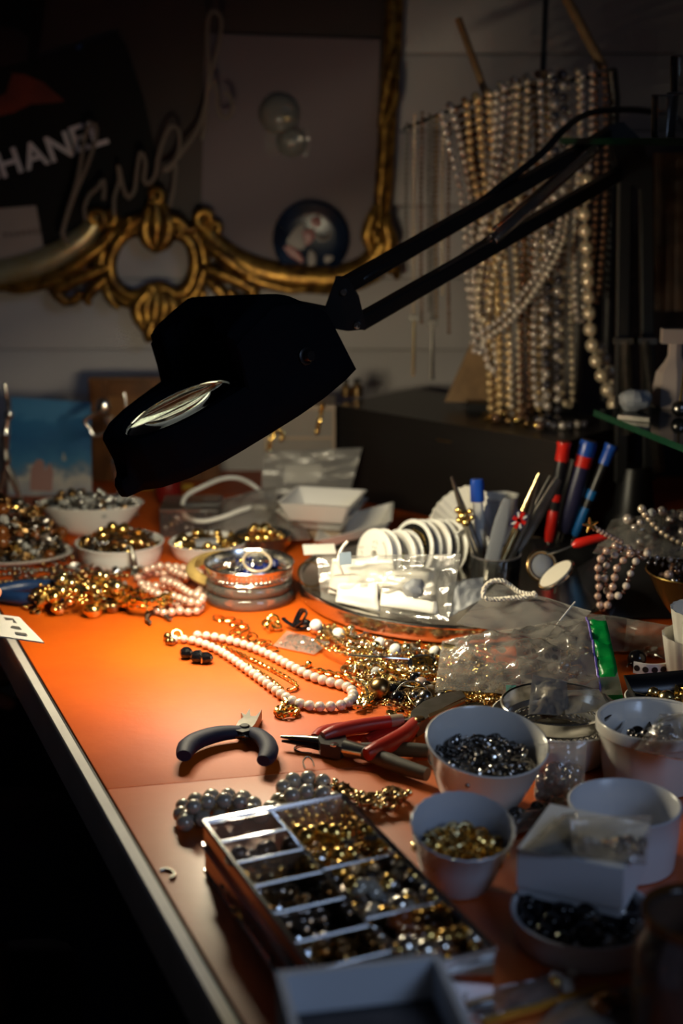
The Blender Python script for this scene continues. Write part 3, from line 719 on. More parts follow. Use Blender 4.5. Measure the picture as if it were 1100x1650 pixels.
MB().lathe([(.0, .004), (.030, .004), (.036, .006), (.047, .011), (.0485, .010), (.037, .002), (.030, 0), (0, 0)], 40, T(wpt(501, 386, .014)) @ Rot(x=PI / 2 - .06)).build('dish', mat('plate_blue', (0.006, 0.016, 0.045), .25, noise_amt=.5, nscale=30).name, pl)
def blob(pts, mt, d):
    m = MB(); n_ = len(pts); P = catmull([wpt(x, y, d) for x, y in pts], 4, True); c = sum(P, V()) / len(P)
    m.add([c + V((0, -.001, 0))] + P, [(0, 1 + (k + 1) % len(P), 1 + k) for k in range(len(P))]); m.build('painted_patch', mt, pl, sharp=None)
mat('paint_cream', (.20, .16, .14), .4); mat('paint_red', (.22, .012, .014), .35)
blob([(478, 365), (490, 362), (492, 385), (488, 402), (470, 398), (462, 388)], 'paint_cream', .0215); blob([(500, 355), (512, 350), (517, 362), (506, 367)], 'paint_red', .0215)
blob([(488, 372), (504, 370), (506, 384), (494, 396), (490, 388)], 'paint_red', .0225); blob([(508, 376), (524, 384), (532, 372), (530, 386), (514, 388)], 'paint_cream', .0225)
blob([(457, 398), (472, 398), (486, 412), (488, 424), (478, 420), (466, 412)], 'paint_red', .0225); blob([(448, 405), (456, 410), (470, 420), (458, 424), (448, 416)], 'paint_cream', .0215); blob([(498, 404), (508, 410), (508, 426), (496, 426)], 'paint_cream', .0215); blob([(524, 412), (538, 414), (538, 424), (524, 424)], 'paint_cream', .0215)
# black card with white lettering
cb = card('black_card', 'large black printed card with white capitals and an orange shape, tilted in the mirror', 'card', [(-120, 150), (0, 112), (120, 76), (188, 52), (203, 72), (232, 160), (252, 250), (262, 345), (150, 400), (110, 404), (0, 436), (-120, 436)], 'card_black', .014)
card('printed_shape', '', '', [(20, 118), (40, 120), (70, 133), (104, 163), (80, 166), (50, 168), (20, 182), (-10, 190), (-10, 160), (10, 150)], 'print_orange', .0146, .0006, root=cb)
card('printed_mark', '', '', [(122, 76), (131, 70), (132, 77), (124, 80)], mat('print_blue', (.02, .07, .22), .5).name, .0146, .0006, root=cb)  # small blue mark at the upper edge of the black card
def text(body, px, py, size, mt, parent, d, slant=0.0, name='lettering', depth=.0003, off=0.0, M=None, align='LEFT', space=1.0):
    cu = bpy.data.curves.new(name, 'FONT'); cu.body = body; cu.size = size; cu.extrude = depth; cu.offset = off; cu.align_x = align; cu.space_character = space
    cu.materials.append(M_[mt]); oc_ = bpy.data.objects.new('tmp', cu); COL.objects.link(oc_); me = bpy.data.meshes.new_from_object(oc_); bpy.data.objects.remove(oc_); o = bpy.data.objects.new(name, me); COL.objects.link(o)
    o.parent = parent; o.matrix_parent_inverse = world(parent).inverted()
    o.matrix_basis = M if M else T(wpt(px, py, d)) @ Rot(x=PI / 2) @ Rot(z=slant); return o
# six capitals set one by one along a rising line, as printed
for ch, x, y in (('C', -36, 300), ('H', 2, 287), ('A', 44, 274), ('N', 81, 262), ('E', 120, 246), ('L', 149, 238)):
    text(ch, x, y, .044, 'print_white', cb, .0150, math.radians(17), off=.0009)
card('orange_print', 'dark card with a rust orange print above the black card', 'card', [(-120, -60), (80, -60), (74, 0), (66, 60), (60, 95), (0, 112), (-120, 150)], 'card_black', .0135)
oc = [o for o in COL.objects if o.name.startswith('orange_print')][-1]
card('printed_shape', '', '', [(-20, 40), (30, 46), (46, 60), (44, 98), (0, 108), (-20, 110)], mat('print_rust', (.035, .007, .003), .5, noise_amt=.7, nscale=14).name, .0141, .0006, root=oc)
wc = card('name_card', 'small pale card with a thin printed line, tucked behind the left mirror rail', 'card', [(-60, 342), (0, 336), (58, 331), (72, 408), (40, 430), (-60, 440)], 'card_pale', .0165)
text('PHARREL', 6, 384, .0105, 'print_grey', wc, .0170, math.radians(7), off=.0001, space=1.25)
# beaded wire script
scr = thing('wire_script', 'cursive script of beaded wire hanging over the black card and the mirror', 'lettering', wpt(105, 390, .05))
for path in ([(108, 388), (100, 378), (104, 360), (112, 332), (122, 300), (130, 262), (137, 222), (146, 200), (155, 206), (152, 232), (140, 268), (126, 300), (116, 325), (104, 362), (102, 380)],
             [(138, 352), (136, 335), (144, 315), (158, 302), (166, 290), (168, 308), (166, 325)], [(184, 344), (184, 318), (192, 292), (191, 268), (198, 300), (206, 318), (216, 308), (220, 280), (226, 246), (234, 262), (232, 290), (240, 296), (250, 282), (254, 256)],
             [(254, 256), (264, 224), (276, 204), (288, 212), (288, 244), (276, 270), (264, 274), (280, 262), (300, 236), (318, 210), (330, 172), (336, 120), (334, 60), (336, 28), (345, 18), (356, 30), (354, 60), (342, 110), (336, 140), (330, 200), (326, 222)],
             [(274, 330), (280, 300), (284, 262)], [(334, 150), (346, 132), (350, 150), (352, 178), (362, 190), (374, 180), (372, 158), (364, 150)]):
    P = resample(catmull([wpt(x, y, .050) for x, y in path], 8), .0052); m = MB()
    for i, p in enumerate(P): m.sphere(p, .0031, 6, 4)
    m.tube(P, .0012, 5); m.build('beaded_stroke', 'pearl_silver' if False else 'cord_dim', scr) if 'cord_dim' in M_ else m.build('beaded_stroke', mat('cord_dim', (.22, .17, .13), .5).name, scr)
# ================================================================ back of the bench
def square_dish(name, label, M, a, b2, h, mt='ceramic', cat='dish', wall=.003, group=None, lip=.004):
    """square dish: rim side 2a, foot side 2b, rounded corners; M places its foot centre"""
    def sq(hw_, z, rad):
        out = []
        for cx, cy, a0 in ((1, 1, 0), (-1, 1, PI / 2), (-1, -1, PI), (1, -1, 1.5 * PI)):
            for k in range(5):
                t = a0 + PI / 2 * k / 4; out.append(M @ V((cx * (hw_ - rad) + rad * math.cos(t), cy * (hw_ - rad) + rad * math.sin(t), z)))
        return out
    m = MB(); r = a * .12
    m.loft([sq(b2, 0, r * .8), sq(b2 + .001, .001, r * .8), sq(a - .001, h - .0012, r), sq(a, h, r), sq(a - wall, h, r * .8), sq(a - wall - .001, h - .001, r * .8), sq(b2 - wall * .4, wall, r * .6), sq(.004, wall, .002)])
    o = thing(name, label, cat, M.to_translation(), group); m.build('dish', mt, o); return o
def bowl(name, label, c, r, h, rb, mt='ceramic', wall=.0025, cat='bowl', M=None, sx=1.0, sy=1.0, n=48, flute=0.0, fl=0, foot=True, parts=()):
    M = T(c) @ (M or Matrix()); root = thing(name, label, cat, c)
    prof = [(0, .0005), (rb * .8, .0005), (rb * .86, 0), (rb, .0008), (rb + (r - rb) * .3, h * .25), (rb + (r - rb) * .62, h * .58), (r - .0008, h - .001), (r, h), (r - wall * .5, h + .0006), (r - wall, h - .0005), (rb + (r - rb) * .6 - wall, h * .57), (rb + (r - rb) * .25 - wall, h * .24), (max(rb - wall * 1.5, .001), wall), (0, wall)]
    MB().lathe(prof, n, M, sx, sy, flute, fl).build('body', mt, root, sharp=50); return root, M
# jewellery stands: two silver figures with raised arms
def figure(name, label, foot, pts, head, limbs, y):
    o = thing(name, label, 'figurine', foot); m = MB()
    for path, r in limbs: m.tube(catmull([at(px, py, y + dy) for px, py, dy in path], 5), r, 10)
    m.build('body', 'silver', o)
    if head: MB().sphere(at(head[0], head[1], y), head[2], 16, 10, sc=(1, .7, 1.15)).build('head', 'silver', o)
    MB().lathe([(.022, 0), (.022, .002), (.018, .004), (.006, .006), (0, .007)], 24, T(foot)).build('base', 'silver', o); return o
f1 = pt(22, 822)
figure('dancer_figurine', 'slim silver figure stand raising one arm before the blue postcard, at the far left', f1, None, (14, 668, .0055),
       [([(8, 618, 0), (11, 640, 0), (14, 660, .004), (10, 690, .004), (7, 712, 0)], [.0016, .0022, .003, .004, .005]), ([(7, 700, 0), (8, 722, 0), (9, 740, 0), (8, 752, 0)], [.007, .0045, .006, .005]),
        ([(8, 748, 0), (2, 775, 0), (-6, 815, 0)], [.005, .004, .002]), ([(9, 748, 0), (22, 775, 0), (36, 812, 0)], [.005, .004, .002]), ([(-4, 700, 0), (-16, 690, 0), (-22, 670, 0)], [.003, .002, .0016])], f1.y)
f2 = pt(193, 832)
figure('arched_figurine', 'silver figure stand with round head and bent arms before the wooden frame', f2, None, (166, 655, .0085),
       [([(162, 662, 0), (150, 668, 0), (137, 678, 0), (144, 690, 0), (152, 702, 0), (168, 698, 0), (181, 690, 0)], [.0028, .002, .0026, .002, .0024, .002, .003]),
        ([(200, 632, 0), (203, 655, 0), (199, 678, 0), (190, 694, 0)], [.0012, .002, .0022, .003]), ([(176, 672, 0), (180, 684, 0), (185, 694, 0)], [.0055, .004, .006]),
        ([(184, 692, 0), (188, 705, 0), (189, 728, 0), (189, 746, 0), (187, 770, 0), (192, 800, 0), (193, 826, 0)], [.007, .006, .0042, .006, .003, .002, .002])], f2.y)
# blue postcard
m = bpy.data.materials.new('postcard_print'); m.use_nodes = True; nt = m.node_tree; b = nt.nodes['Principled BSDF']; b.inputs['Roughness'].default_value = .35
tc = nt.nodes.new('ShaderNodeTexCoord'); mp = nt.nodes.new('ShaderNodeSeparateXYZ'); nt.links.new(tc.outputs['Generated'], mp.inputs[0])
nz = nt.nodes.new('ShaderNodeTexNoise'); nz.inputs['Scale'].default_value = 5; nt.links.new(tc.outputs['Generated'], nz.inputs[0])
ad = nt.nodes.new('ShaderNodeMath'); ad.operation = 'MULTIPLY_ADD'; ad.inputs[1].default_value = .35; nt.links.new(nz.outputs[0], ad.inputs[0]); nt.links.new(mp.outputs[2], ad.inputs[2])
rp = nt.nodes.new('ShaderNodeValToRGB'); el = rp.color_ramp.elements; el[0].position = .15; el[0].color = (.16, .20, .28, 1); el[1].position = 1.15; el[1].color = (.05, .19, .36, 1)
for p_, c_ in ((.40, (.45, .42, .38, 1)), (.47, (.10, .17, .25, 1)), (.52, (.04, .16, .30, 1)), (.75, (.015, .10, .24, 1)), (.95, (.02, .13, .28, 1))): e = el.new(p_); e.color = c_
nt.links.new(ad.outputs[0], rp.inputs[0]); nt.links.new(rp.outputs[0], b.inputs['Base Color']); M_['postcard_print'] = m
pc = thing('postcard', 'blue seaside postcard standing behind the silver figures', 'postcard', at(80, 802, 1.67))
m = MB(); P = [at(12, 806, 1.665), at(148, 800, 1.665), at(146, 648, 1.695), at(18, 640, 1.695)]; th = V((0, .0012, 0))
m.add(P + [p + th for p in P], [(0, 1, 2, 3), (7, 6, 5, 4), (0, 4, 5, 1), (1, 5, 6, 2), (2, 6, 7, 3), (3, 7, 4, 0)]).build('card', 'postcard_print', pc, sharp=20)
def patch(pts, mt, y0, parent, nm):
    m = MB(); Q = [at(x, y, y0 - (806 - y) * -.0002) for x, y in pts]; m.add(Q, [tuple(reversed(range(len(Q))))]); m.build(nm, mt, parent, sharp=None)
patch([(48, 790), (50, 755), (60, 740), (70, 742), (72, 760), (80, 745), (86, 760), (84, 792)], mat('print_pink', (.30, .16, .14), .5).name, 1.662, pc, 'printed_figure')
patch([(100, 742), (104, 716), (124, 716), (126, 742)], mat('print_cream', (.34, .32, .26), .5).name, 1.664, pc, 'printed_house'); patch([(120, 790), (116, 700), (136, 664), (143, 700), (142, 790)], mat('print_pale_blue', (.22, .28, .34), .5).name, 1.6665, pc, 'printed_cloud'); patch([(0 + 96, 690), (112, 660), (134, 664), (140, 700), (118, 712)], mat('shadow_deep_blue', (.012, .05, .12), .5).name, 1.6655, pc, 'painted_shadow')  # deep blue patch: the silver figure's cast shadow painted on the card
# wooden picture frame
pf = thing('picture_frame', 'brown wooden picture frame leaning on the wall behind the lamp head', 'picture frame', at(235, 800, 1.735))
FX = [at(145, 0 + 700, 1.735).x, at(352, 700, 1.735).x]; FZ = [TZ + .001, at(200, 605, 1.76).z]
def frail(x0, x1, z0, z1):
    mb = MB(); mb.box(((x0 + x1) / 2, 1.748, (z0 + z1) / 2), (x1 - x0, .018, z1 - z0)); ix = .003
    mb.box(((x0 + x1) / 2, 1.736, (z0 + z1) / 2), (x1 - x0 - .008, .008, z1 - z0 - .008)); mb.build('frame_rail', 'frame_wood', pf)
rw = .023
frail(FX[0], FX[0] + rw, FZ[0], FZ[1]); frail(FX[1] - rw, FX[1], FZ[0], FZ[1]); frail(FX[0] + rw, FX[1] - rw, FZ[1] - rw, FZ[1]); frail(FX[0] + rw, FX[1] - rw, FZ[0], FZ[0] + rw)
MB().box(((FX[0] + FX[1]) / 2, 1.750, (FZ[0] + FZ[1]) / 2), (FX[1] - FX[0] - .03, .004, FZ[1] - FZ[0] - .03)).build('picture', mat('picture_ochre', (.30, .12, .015), .5, nscale=14, color2=(.10, .035, .01)).name, pf)
rb = thing('red_candle_holder', 'small red glass holder beside the wooden frame, behind the white cable', 'candle holder', pt(272, 812))
MB().lathe([(.010, 0), (.014, .004), (.016, .02), (.013, .034), (.0115, .034), (.013, .02), (.01, .005), (0, .005)], 24, T(pt(272, 812))).build('body', mat('dark_red_glass', (.14, .008, .006), .3).name, rb); MB().lathe([(.007, .005), (.007, .022), (0, .022)], 14, T(pt(272, 812))).build('candle', 'paper', rb)
ys = thing('yellow_ruler', 'short yellow wooden ruler lying before the wooden frame under the lamp', 'ruler', at(262, 792, 1.70))
MB().box((0, 0, 0), (.075, .018, .008), T(at(262, 792, 1.70)) @ Rot(x=.5)).build('blade', mat('yellow_wood', (.42, .24, .03), .5, noise_amt=.2).name, ys)
BZ = .112                                          # height of the black box
# clutter right of the frame: cloudy drawer box hung with gold chain, tiny bottles on the black box
db = thing('cloudy_drawer_box', 'cloudy plastic drawer box hung with gold chains beside the black box', 'box', pt(492, 800, 0))
c = pt(486, 806); bx0, bx1 = at(425, 700, c.y).x, at(540, 700, c.y).x; bz = at(480, 652, c.y).z
MB().box(((bx0 + bx1) / 2, c.y + .035, (TZ + bz) / 2), (bx1 - bx0, .07, bz - TZ - .002)).build('case', 'tan_plastic', db); 
for k in range(3):
    z0 = TZ + .006 + k * (bz - TZ - .01) / 3; MB().box(((bx0 + bx1) / 2, c.y - .001, z0 + .017), (bx1 - bx0 - .008, .004, (bz - TZ) / 3 - .008)).build('drawer', 'bag_grey', db)
for i, path in enumerate(([(446, 690), (440, 700), (434, 718), (432, 740)], [(446, 690), (456, 700), (452, 712)], [(520, 650), (514, 680), (510, 700)])):
    chain('gold_chain', ['gold chain hanging over the left of the cloudy drawer box', 'short gold chain loop on the cloudy drawer box', 'gold chain at the right of the cloudy drawer box'][i], catmull([at(x, y, c.y - .006) for x, y in path], 6), .0035, .0011, 'gold')
for i, (px, w_) in enumerate(((557, .006), (575, .0075))):
    p = at(px, 640, 1.72); p.z = TZ + BZ + .0005
    o = thing('tiny_bottle', ['slim tiny brass bottle, left of the pair behind the lamp head', 'wider tiny brass bottle, right of the pair behind the lamp head'][i], 'bottle', p)
    MB().lathe([(w_, 0), (w_, .011), (w_ * .5, .014), (w_ * .5, .016), (0, .016)], 14, T(p)).build('body', 'bronze', o); MB().lathe([(w_ * .6, .016), (w_ * .6, .021), (0, .022)], 12, T(p)).build('cap', 'black_plastic', o)
# black box
bL, bR = pt(538, 652, BZ), pt(905, 713, BZ); bd = (bR - bL).normalized(); bn = V((-bd.y, bd.x, 0)); bw = .15
if bn.y < 0: bn = -bn
bb = thing('black_box', 'large glossy black storage box behind the steel tray', 'box', (bL + bR + bn * bw) / 2 - V((0, 0, BZ)))
def boxpoly(o0, o1, e, z0, z1):
    P = [bL + bn * o0 - bd * e, bR + bn * o0 + bd * e, bR + bn * o1 + bd * e, bL + bn * o1 - bd * e]; return MB().prism([(p.x, p.y) for p in P], z0, z1)
boxpoly(.001, bw - .001, -.001, TZ + .0005, TZ + BZ - .026).build('body', 'black_box', bb); boxpoly(-.0005, bw, .0005, TZ + BZ - .0255, TZ + BZ).build('lid', 'black_box', bb)
MB().box((0, 0, 0), (.020, .001, .002), T((bL + bR) / 2 + V((0, 0, -.02)) + (bL - bR) * -.02 - bn * .001) @ Rot(z=math.atan2(bd.y, bd.x))).build('label_slot', 'bronze', bb)
# bowls at the back left
cc = pt(148, 858)
boat, bM = bowl('boat_bowl', 'oval white bowl heaped with crystal beads at the back left', cc, .058, .034, .030, sy=.62, n=56)
poly = [(cc.x + x, cc.y + y * .62) for x, y in circle(0, 0, .050)]
stuff_heap('crystal_bead_bed', poly, 130, [('gem', 'gunmetal'), ('bead', 'crystal'), ('gem', 'silver')], .0036, .012, 'bed of small crystal and steel beads filling the oval white bowl', 'beads', TZ + .026)
scatter(poly, 90, [('gem', 'silver'), ('gem', 'crystal'), ('bead', 'silver'), ('gem', 'gunmetal'), ('bead', 'bronze')], .0036, .014, 'heaped in the oval white bowl at the back', 'crystal beads in the oval bowl', TZ + .029)
cc = pt(194, 902)
rd, _ = bowl('round_dish', 'round low white dish full of bronze trinkets at the back left', cc, .0455, .020, .040)
MB().tube(catmull([at(211, 880, cc.y - .046), at(215, 900, cc.y - .050), at(218, 918, cc.y - .052), at(220, 940, cc.y - .07)], 5), [.0012, .003, .003, .002], 8).build('tag_string', 'dull_steel', tag(thing('dark_tag', 'dark metal strip hanging over the rim of the round white dish', 'strip', at(218, 918, cc.y - .05)), 'dark metal strip hanging over the rim of the round white dish', 'strip'))
poly = circle(cc.x, cc.y, .039)
mixk = [('ring', 'bronze'), ('nugget', 'bronze'), ('disc', 'gold'), ('cluster', 'gunmetal'), ('bead', 'gold'), ('leaf', 'bronze'), ('gem', 'amber_bead'), ('star', 'silver'), ('cup_setting', 'bronze')]
stuff_heap('trinket_bed', poly, 110, mixk, .0042, .004, 'bed of mixed bronze trinkets filling the round white dish', 'trinkets', TZ + .014)
scatter(poly, 80, mixk, .0048, .010, 'lying in the round white dish', 'trinkets in the round dish', TZ + .018)
cc = pt(336, 897)
rd, _ = bowl('oval_dish', 'oval low white dish of gold findings behind the horn bangle', cc, .041, .017, .034, sy=.9)
poly = circle(cc.x, cc.y, .034)
gk = [('bead', 'gold'), ('disc', 'gold'), ('nugget', 'pale_gold'), ('ring', 'gold'), ('flower', 'bronze')]
stuff_heap('gold_finding_bed', poly, 70, gk, .0042, .003, 'bed of gold findings in the oval white dish', 'findings', TZ + .010)
scatter(poly, 46, gk, .005, .006, 'lying in the oval white dish', 'gold findings in the oval dish', TZ + .013)
MB().box((0, 0, 0), (.022, .010, .006), T(pt(332, 874, .022)) @ Rot(z=.2)).build('grey_block', 'grey_plastic', None, 'small grey block on the edge of the oval white dish', 'block')
# big heap on a plate at the far left
cc = pt(10, 905)
pp = thing('left_plate', 'white plate carrying a dark heap of jewellery at the far left', 'plate', cc)
MB().lathe([(0, .0015), (.040, .0015), (.050, .003), (.068, .010), (.069, .0115), (.066, .0115), (.05, .006), (.04, .0045), (0, .0045)], 56, T(cc), 1, .62).build('plate', 'ceramic', pp)
poly = [(cc.x + x, cc.y + y * .6) for x, y in circle(0, .012, .058)]
dk = [('nugget', 'gunmetal'), ('flower', 'bronze'), ('cluster', 'gunmetal'), ('link_bit', 'bronze'), ('disc', 'bronze'), ('ring', 'gunmetal'), ('leaf', 'bronze'), ('bead', 'amber_bead'), ('star', 'gold'), ('gem', 'silver')]  # darker metals put the weaker light on this heap into its colour
stuff_heap('dark_jewellery_bed', poly, 260, dk, .0065, .056, 'dark bed of mixed jewellery heaped on the far left plate', 'jewellery', TZ + .004)
scatter(poly, 130, dk + [('gem', 'crystal')], .0055, .058, 'on the dark heap at the far left', 'charms on the far left heap', TZ + .006)
scatter(P2([(20, 865), (100, 850), (108, 880), (40, 898)]), 26, dk, .006, .012, 'between the far left heap and the white bowls', 'bronze charms between heap and bowls')
# rows of beaded chain and pale slips in front of the dishes
for i, (pts, mt, r) in enumerate((([(-20, 928), (40, 922), (100, 914), (160, 906), (215, 918)], 'gunmetal', .0026), ([(-20, 940), (50, 934), (110, 926), (150, 922), (205, 928)], 'bronze', .0028), ([(0, 916), (60, 918), (120, 922), (180, 920), (230, 914)], 'dull_steel', .0024))):
    strand('beaded_chain', ['gunmetal beaded chain along the foot of the dishes, farthest of three', 'bronze beaded chain along the foot of the dishes, nearest of three', 'dull steel beaded chain lying between the gunmetal and bronze chains'][i], 'beaded chains before the dishes', catmull([pt(x, y, r) for x, y in pts], 10), r, mt, alt=[mt, mt, 'bronze'], cat='chain', jit=.2, part='bead')
scatter(P2([(30, 905), (140, 898), (235, 925), (150, 942), (20, 944)]), 46, [('ring', 'bronze'), ('disc', 'dull_steel'), ('gem', 'silver'), ('link_bit', 'gunmetal'), ('bar', 'gold'), ('leaf', 'dull_steel')], .0048, .003, 'lying among the beaded chains', 'charms among the beaded chains', maxd=.01)
for i, (pts, z) in enumerate((([(-20, 948), (90, 940), (100, 930), (-20, 936)], .0006), ([(150, 950), (205, 946), (204, 936), (150, 940)], .001))):
    m = MB(); P = [pt(x, y, z) for x, y in pts]; m.prism([(p.x, p.y) for p in P], TZ + z - .0005, TZ + z).build('paper_slip', 'card_pale', None, ['pale paper slip under the chains above the blue handled pliers', 'pale paper slip below the round white dish'][i], 'paper')
# clear box with beads
cc = pt(300, 866); cb2 = thing('bead_case', 'clear lidded case of dark beads behind the oval dish', 'case', cc + V((0, .03, 0)))
x0, x1 = at(259, 860, cc.y).x, at(352, 860, cc.y).x; hh = .030
for bx in (((x0 + x1) / 2, cc.y, hh / 2, x1 - x0, .0015, hh), ((x0 + x1) / 2, cc.y + .06, hh / 2, x1 - x0, .0015, hh), (x0, cc.y + .03, hh / 2, .0015, .0585, hh), (x1, cc.y + .03, hh / 2, .0015, .0585, hh), ((x0 + x1) / 2, cc.y + .03, .001, x1 - x0 - .002, .058, .0015)):
    MB().box((bx[0], bx[1], TZ + bx[2]), bx[3:]).build('wall', 'acrylic', cb2)
MB().box(((x0 + x1) / 2, cc.y + .03, TZ + hh + .0012), (x1 - x0 + .002, .063, .002)).build('lid', 'acrylic', cb2)
for yy in (cc.y, cc.y + .06): MB().tube([(x0, yy, TZ + hh), (x1, yy, TZ + hh)], .0012, 6).build('rim', 'acrylic_edge', cb2)
scatter([(x0 + .004, cc.y + .004), (x1 - .004, cc.y + .004), (x1 - .004, cc.y + .056), (x0 + .004, cc.y + .056)], 70, [('bead', 'gunmetal'), ('bead', 'bead_black'), ('gem', 'silver'), ('bead', 'bronze')], .0042, .012, 'inside the clear lidded case', 'beads in the clear case', TZ + .003)
# white cable loop
loop = [(430, 818, 1.50), (414, 817, 1.50), (391, 821, 1.49), (356, 834, 1.48), (324, 840, 1.48), (301, 833, 1.49), (294, 816, 1.50), (301, 798, 1.52), (327, 784, 1.54), (356, 772, 1.56), (380, 770, 1.57), (403, 779, 1.58), (424, 795, 1.58), (450, 812, 1.57), (480, 826, 1.52)]
MB().tube(catmull([at(*p) for p in loop], 8), .0026, 10).build('white_cable', 'white_cable', None, 'loop of white cable standing behind the clear bag', 'cable')
bag('cloudy_bag', 'cloudy clear bag slumped inside the white cable loop', at(330, 866, 1.47), at(446, 856, 1.46), at(446, 782, 1.53), at(352, 806, 1.53), 'bag_grey', .012, .008, 2.6, 3.3, 18)
bag('cloudy_bag', 'pale clear bag lying left of the stacked square dishes', at(430, 872, 1.44), at(500, 868, 1.43), at(480, 826, 1.50), at(432, 812, 1.50), 'bag', .010, .006, 2.6, 7.3, 14)
# gold beads in a glass dish
cc = pt(424, 893); gd, _ = bowl('glass_dish', 'small clear glass dish of gold beads behind the bangle stack', cc, .030, .022, .020, 'thin_glass', .0018)
scatter(circle(cc.x, cc.y, .024), 44, [('bead', 'gold'), ('big_bead', 'gold'), ('nugget', 'gold'), ('gem', 'amber_bead')], .0048, .016, 'in the small clear glass dish', 'gold beads in the glass dish', TZ + .010)
scatter(P2([(400, 862), (460, 858), (470, 880), (410, 885)]), 14, [('big_bead', 'gold'), ('bead', 'pale_gold')], .006, .010, 'lying behind the small glass dish', 'gold beads behind the glass dish')
# square dishes
def from3(c0, c1, c2, c3):
    """centre and frame of a quad seen at its four rim corners"""
    c = (c0 + c1 + c2 + c3) / 4; x = ((c1 - c0) + (c2 - c3)).normalized(); y = ((c3 - c0) + (c2 - c1)); y = (y - x * y.dot(x)).normalized(); return c, x, y, x.cross(y)
yaw = math.radians(-14)
c1 = pt(545, 858, 0)
square_dish('square_dish', 'white square dish, middle of the stack beside the grey zip bag', T(pt(520, 842, .016)) @ Rot(z=yaw), .042, .026, .020)
square_dish('square_dish', 'white square dish on top of the stack beside the grey zip bag', T(pt(520, 829, .0305)) @ Rot(z=yaw), .040, .030, .020)
square_dish('square_dish', 'tilted white square dish sliding from the stack towards the black box', T(pt(580, 868, .004)) @ Rot(y=-.28, z=-.06) @ Rot(x=.0), .042, .024, .020)
bk2 = MB().box((0, 0, 0), (.06, .045, .014), T(pt(512, 850, .008)) @ Rot(z=yaw)).build('card_box', 'tan_plastic', None, 'flat tan box under the stacked white square dishes', 'box')
# grey zip bag with a blank label
zy = 1.60
zb, zf = bag('grey_zip_bag', 'grey zip bag with a blank white label standing behind the square dishes', at(420, 806, zy), at(560, 806, zy), at(583, 722, zy + .02), at(424, 728, zy + .02), 'bag_grey', -.004, .004, 2.2, 9.1, 16)
m = MB(); m.grid(lambda a, b_: zf(.24 + .38 * a, .36 + .36 * b_) + V((0, -.002, 0)), 6, 5).build('label', 'paper', zb, label='blank white label'); m = MB(); m.grid(lambda a, b_: zf(a, .9 + .04 * b_) + V((0, -.0015, 0)), 14, 2).build('zip_strip', 'bag', zb)
# bangle stack
SCx = pt(402, 964); bx, by = SCx.x, SCx.y
def bangle(name, label, z0, prof, mt, M=None, n=72): return MB().ring(prof, n, M or T((bx, by, TZ + z0))).build(name, mt, None, label, 'bangle', sharp=50)
def dprof(r, w_, h): return [(r - w_ / 2, 0), (r + w_ / 2 - .001, 0), (r + w_ / 2, .001), (r + w_ / 2 + .0012, h / 2), (r + w_ / 2, h - .001), (r + w_ / 2 - .001, h), (r - w_ / 2, h)]
bangle('clear_bangle', 'clear resin bangle at the bottom of the bangle stack', .0, dprof(.0385, .006, .0105), 'resin')
bangle('clear_bangle', 'clear resin bangle in the middle of the bangle stack', .011, dprof(.0372, .006, .0095), 'resin')
MB().lathe([(0, -.0004), (.034, -.0004), (.034, .0004), (0, .0004)], 40, T((bx, by, TZ + .0214))).build('round_card', 'card_black', None, 'dark round card inside the bangle stack', 'card')
fb = thing('filigree_bangle', 'silver bangle with pierced lower edge on top of the bangle stack', 'bangle', (bx, by, TZ + .022))
MB().ring([(.0385, .0), (.0395, -.0), (.0400, .001), (.0392, .0022), (.0388, .0022)], 72, T((bx, by, TZ + .0225))).build('lower_rim', 'silver', fb)
MB().ring([(.0378, .0045), (.0384, .0045), (.0400, .0105), (.0418, .0125), (.0424, .0138), (.0418, .0150), (.0404, .0148), (.0390, .0120)], 72, T((bx, by, TZ + .022))).build('band', 'silver', fb)
fm = MB()
for k in range(52):
    a = 2 * PI * k / 52; M = T((bx, by, TZ + .022)) @ Rot(z=a) @ T((.0392, 0, .0030)) @ Rot(y=PI / 2, z=0); fm.torus(.0017, .00045, 8, 4, M)
    fm.sphere((bx + .0402 * math.cos(a), by + .0402 * math.sin(a), TZ + .0283), .0008, 6, 4)
fm.build('pierced_beading', 'silver', fb, kind='stuff')
for i in range(16):
    a, rr_ = R.uniform(0, 6.28), R.uniform(0, .024); inst('blue_stone', pro(R.choice(['nugget', 'gem', 'cluster']), 'blue_stone'), T((bx + .004 + rr_ * math.cos(a), by + rr_ * math.sin(a), TZ + .0285)) @ rrot() @ Matrix.Scale(.0058, 4), None, 'blue stones in the bangle stack', 'dark blue stone lying inside the silver bangle', 'stone')
scatter(circle(bx, by, .026), 16, [('ring', 'silver'), ('link_bit', 'silver'), ('bead', 'gold')], .0045, .003, 'lying inside the silver bangle', 'scraps inside the silver bangle', TZ + .030)
MB().torus(.013, .0014, 24, 8, T((bx + .008, by - .008, TZ + .0385)) @ Rot(x=.5, y=.15)).build('pearl_hoop', 'pearl_cream', None, 'thin cream hoop leaning inside the silver bangle', 'hoop')
MB().ring([(.030, -.005), (.034, -.005), (.0375, -.0025), (.0385, 0), (.0375, .0025), (.034, .005), (.030, .005)], 56, T(pt(364, 918, .018)) @ Rot(x=.14, y=.06)).build('horn_bangle', 'horn', None, 'tan horn bangle leaning behind the bangle stack', 'bangle')
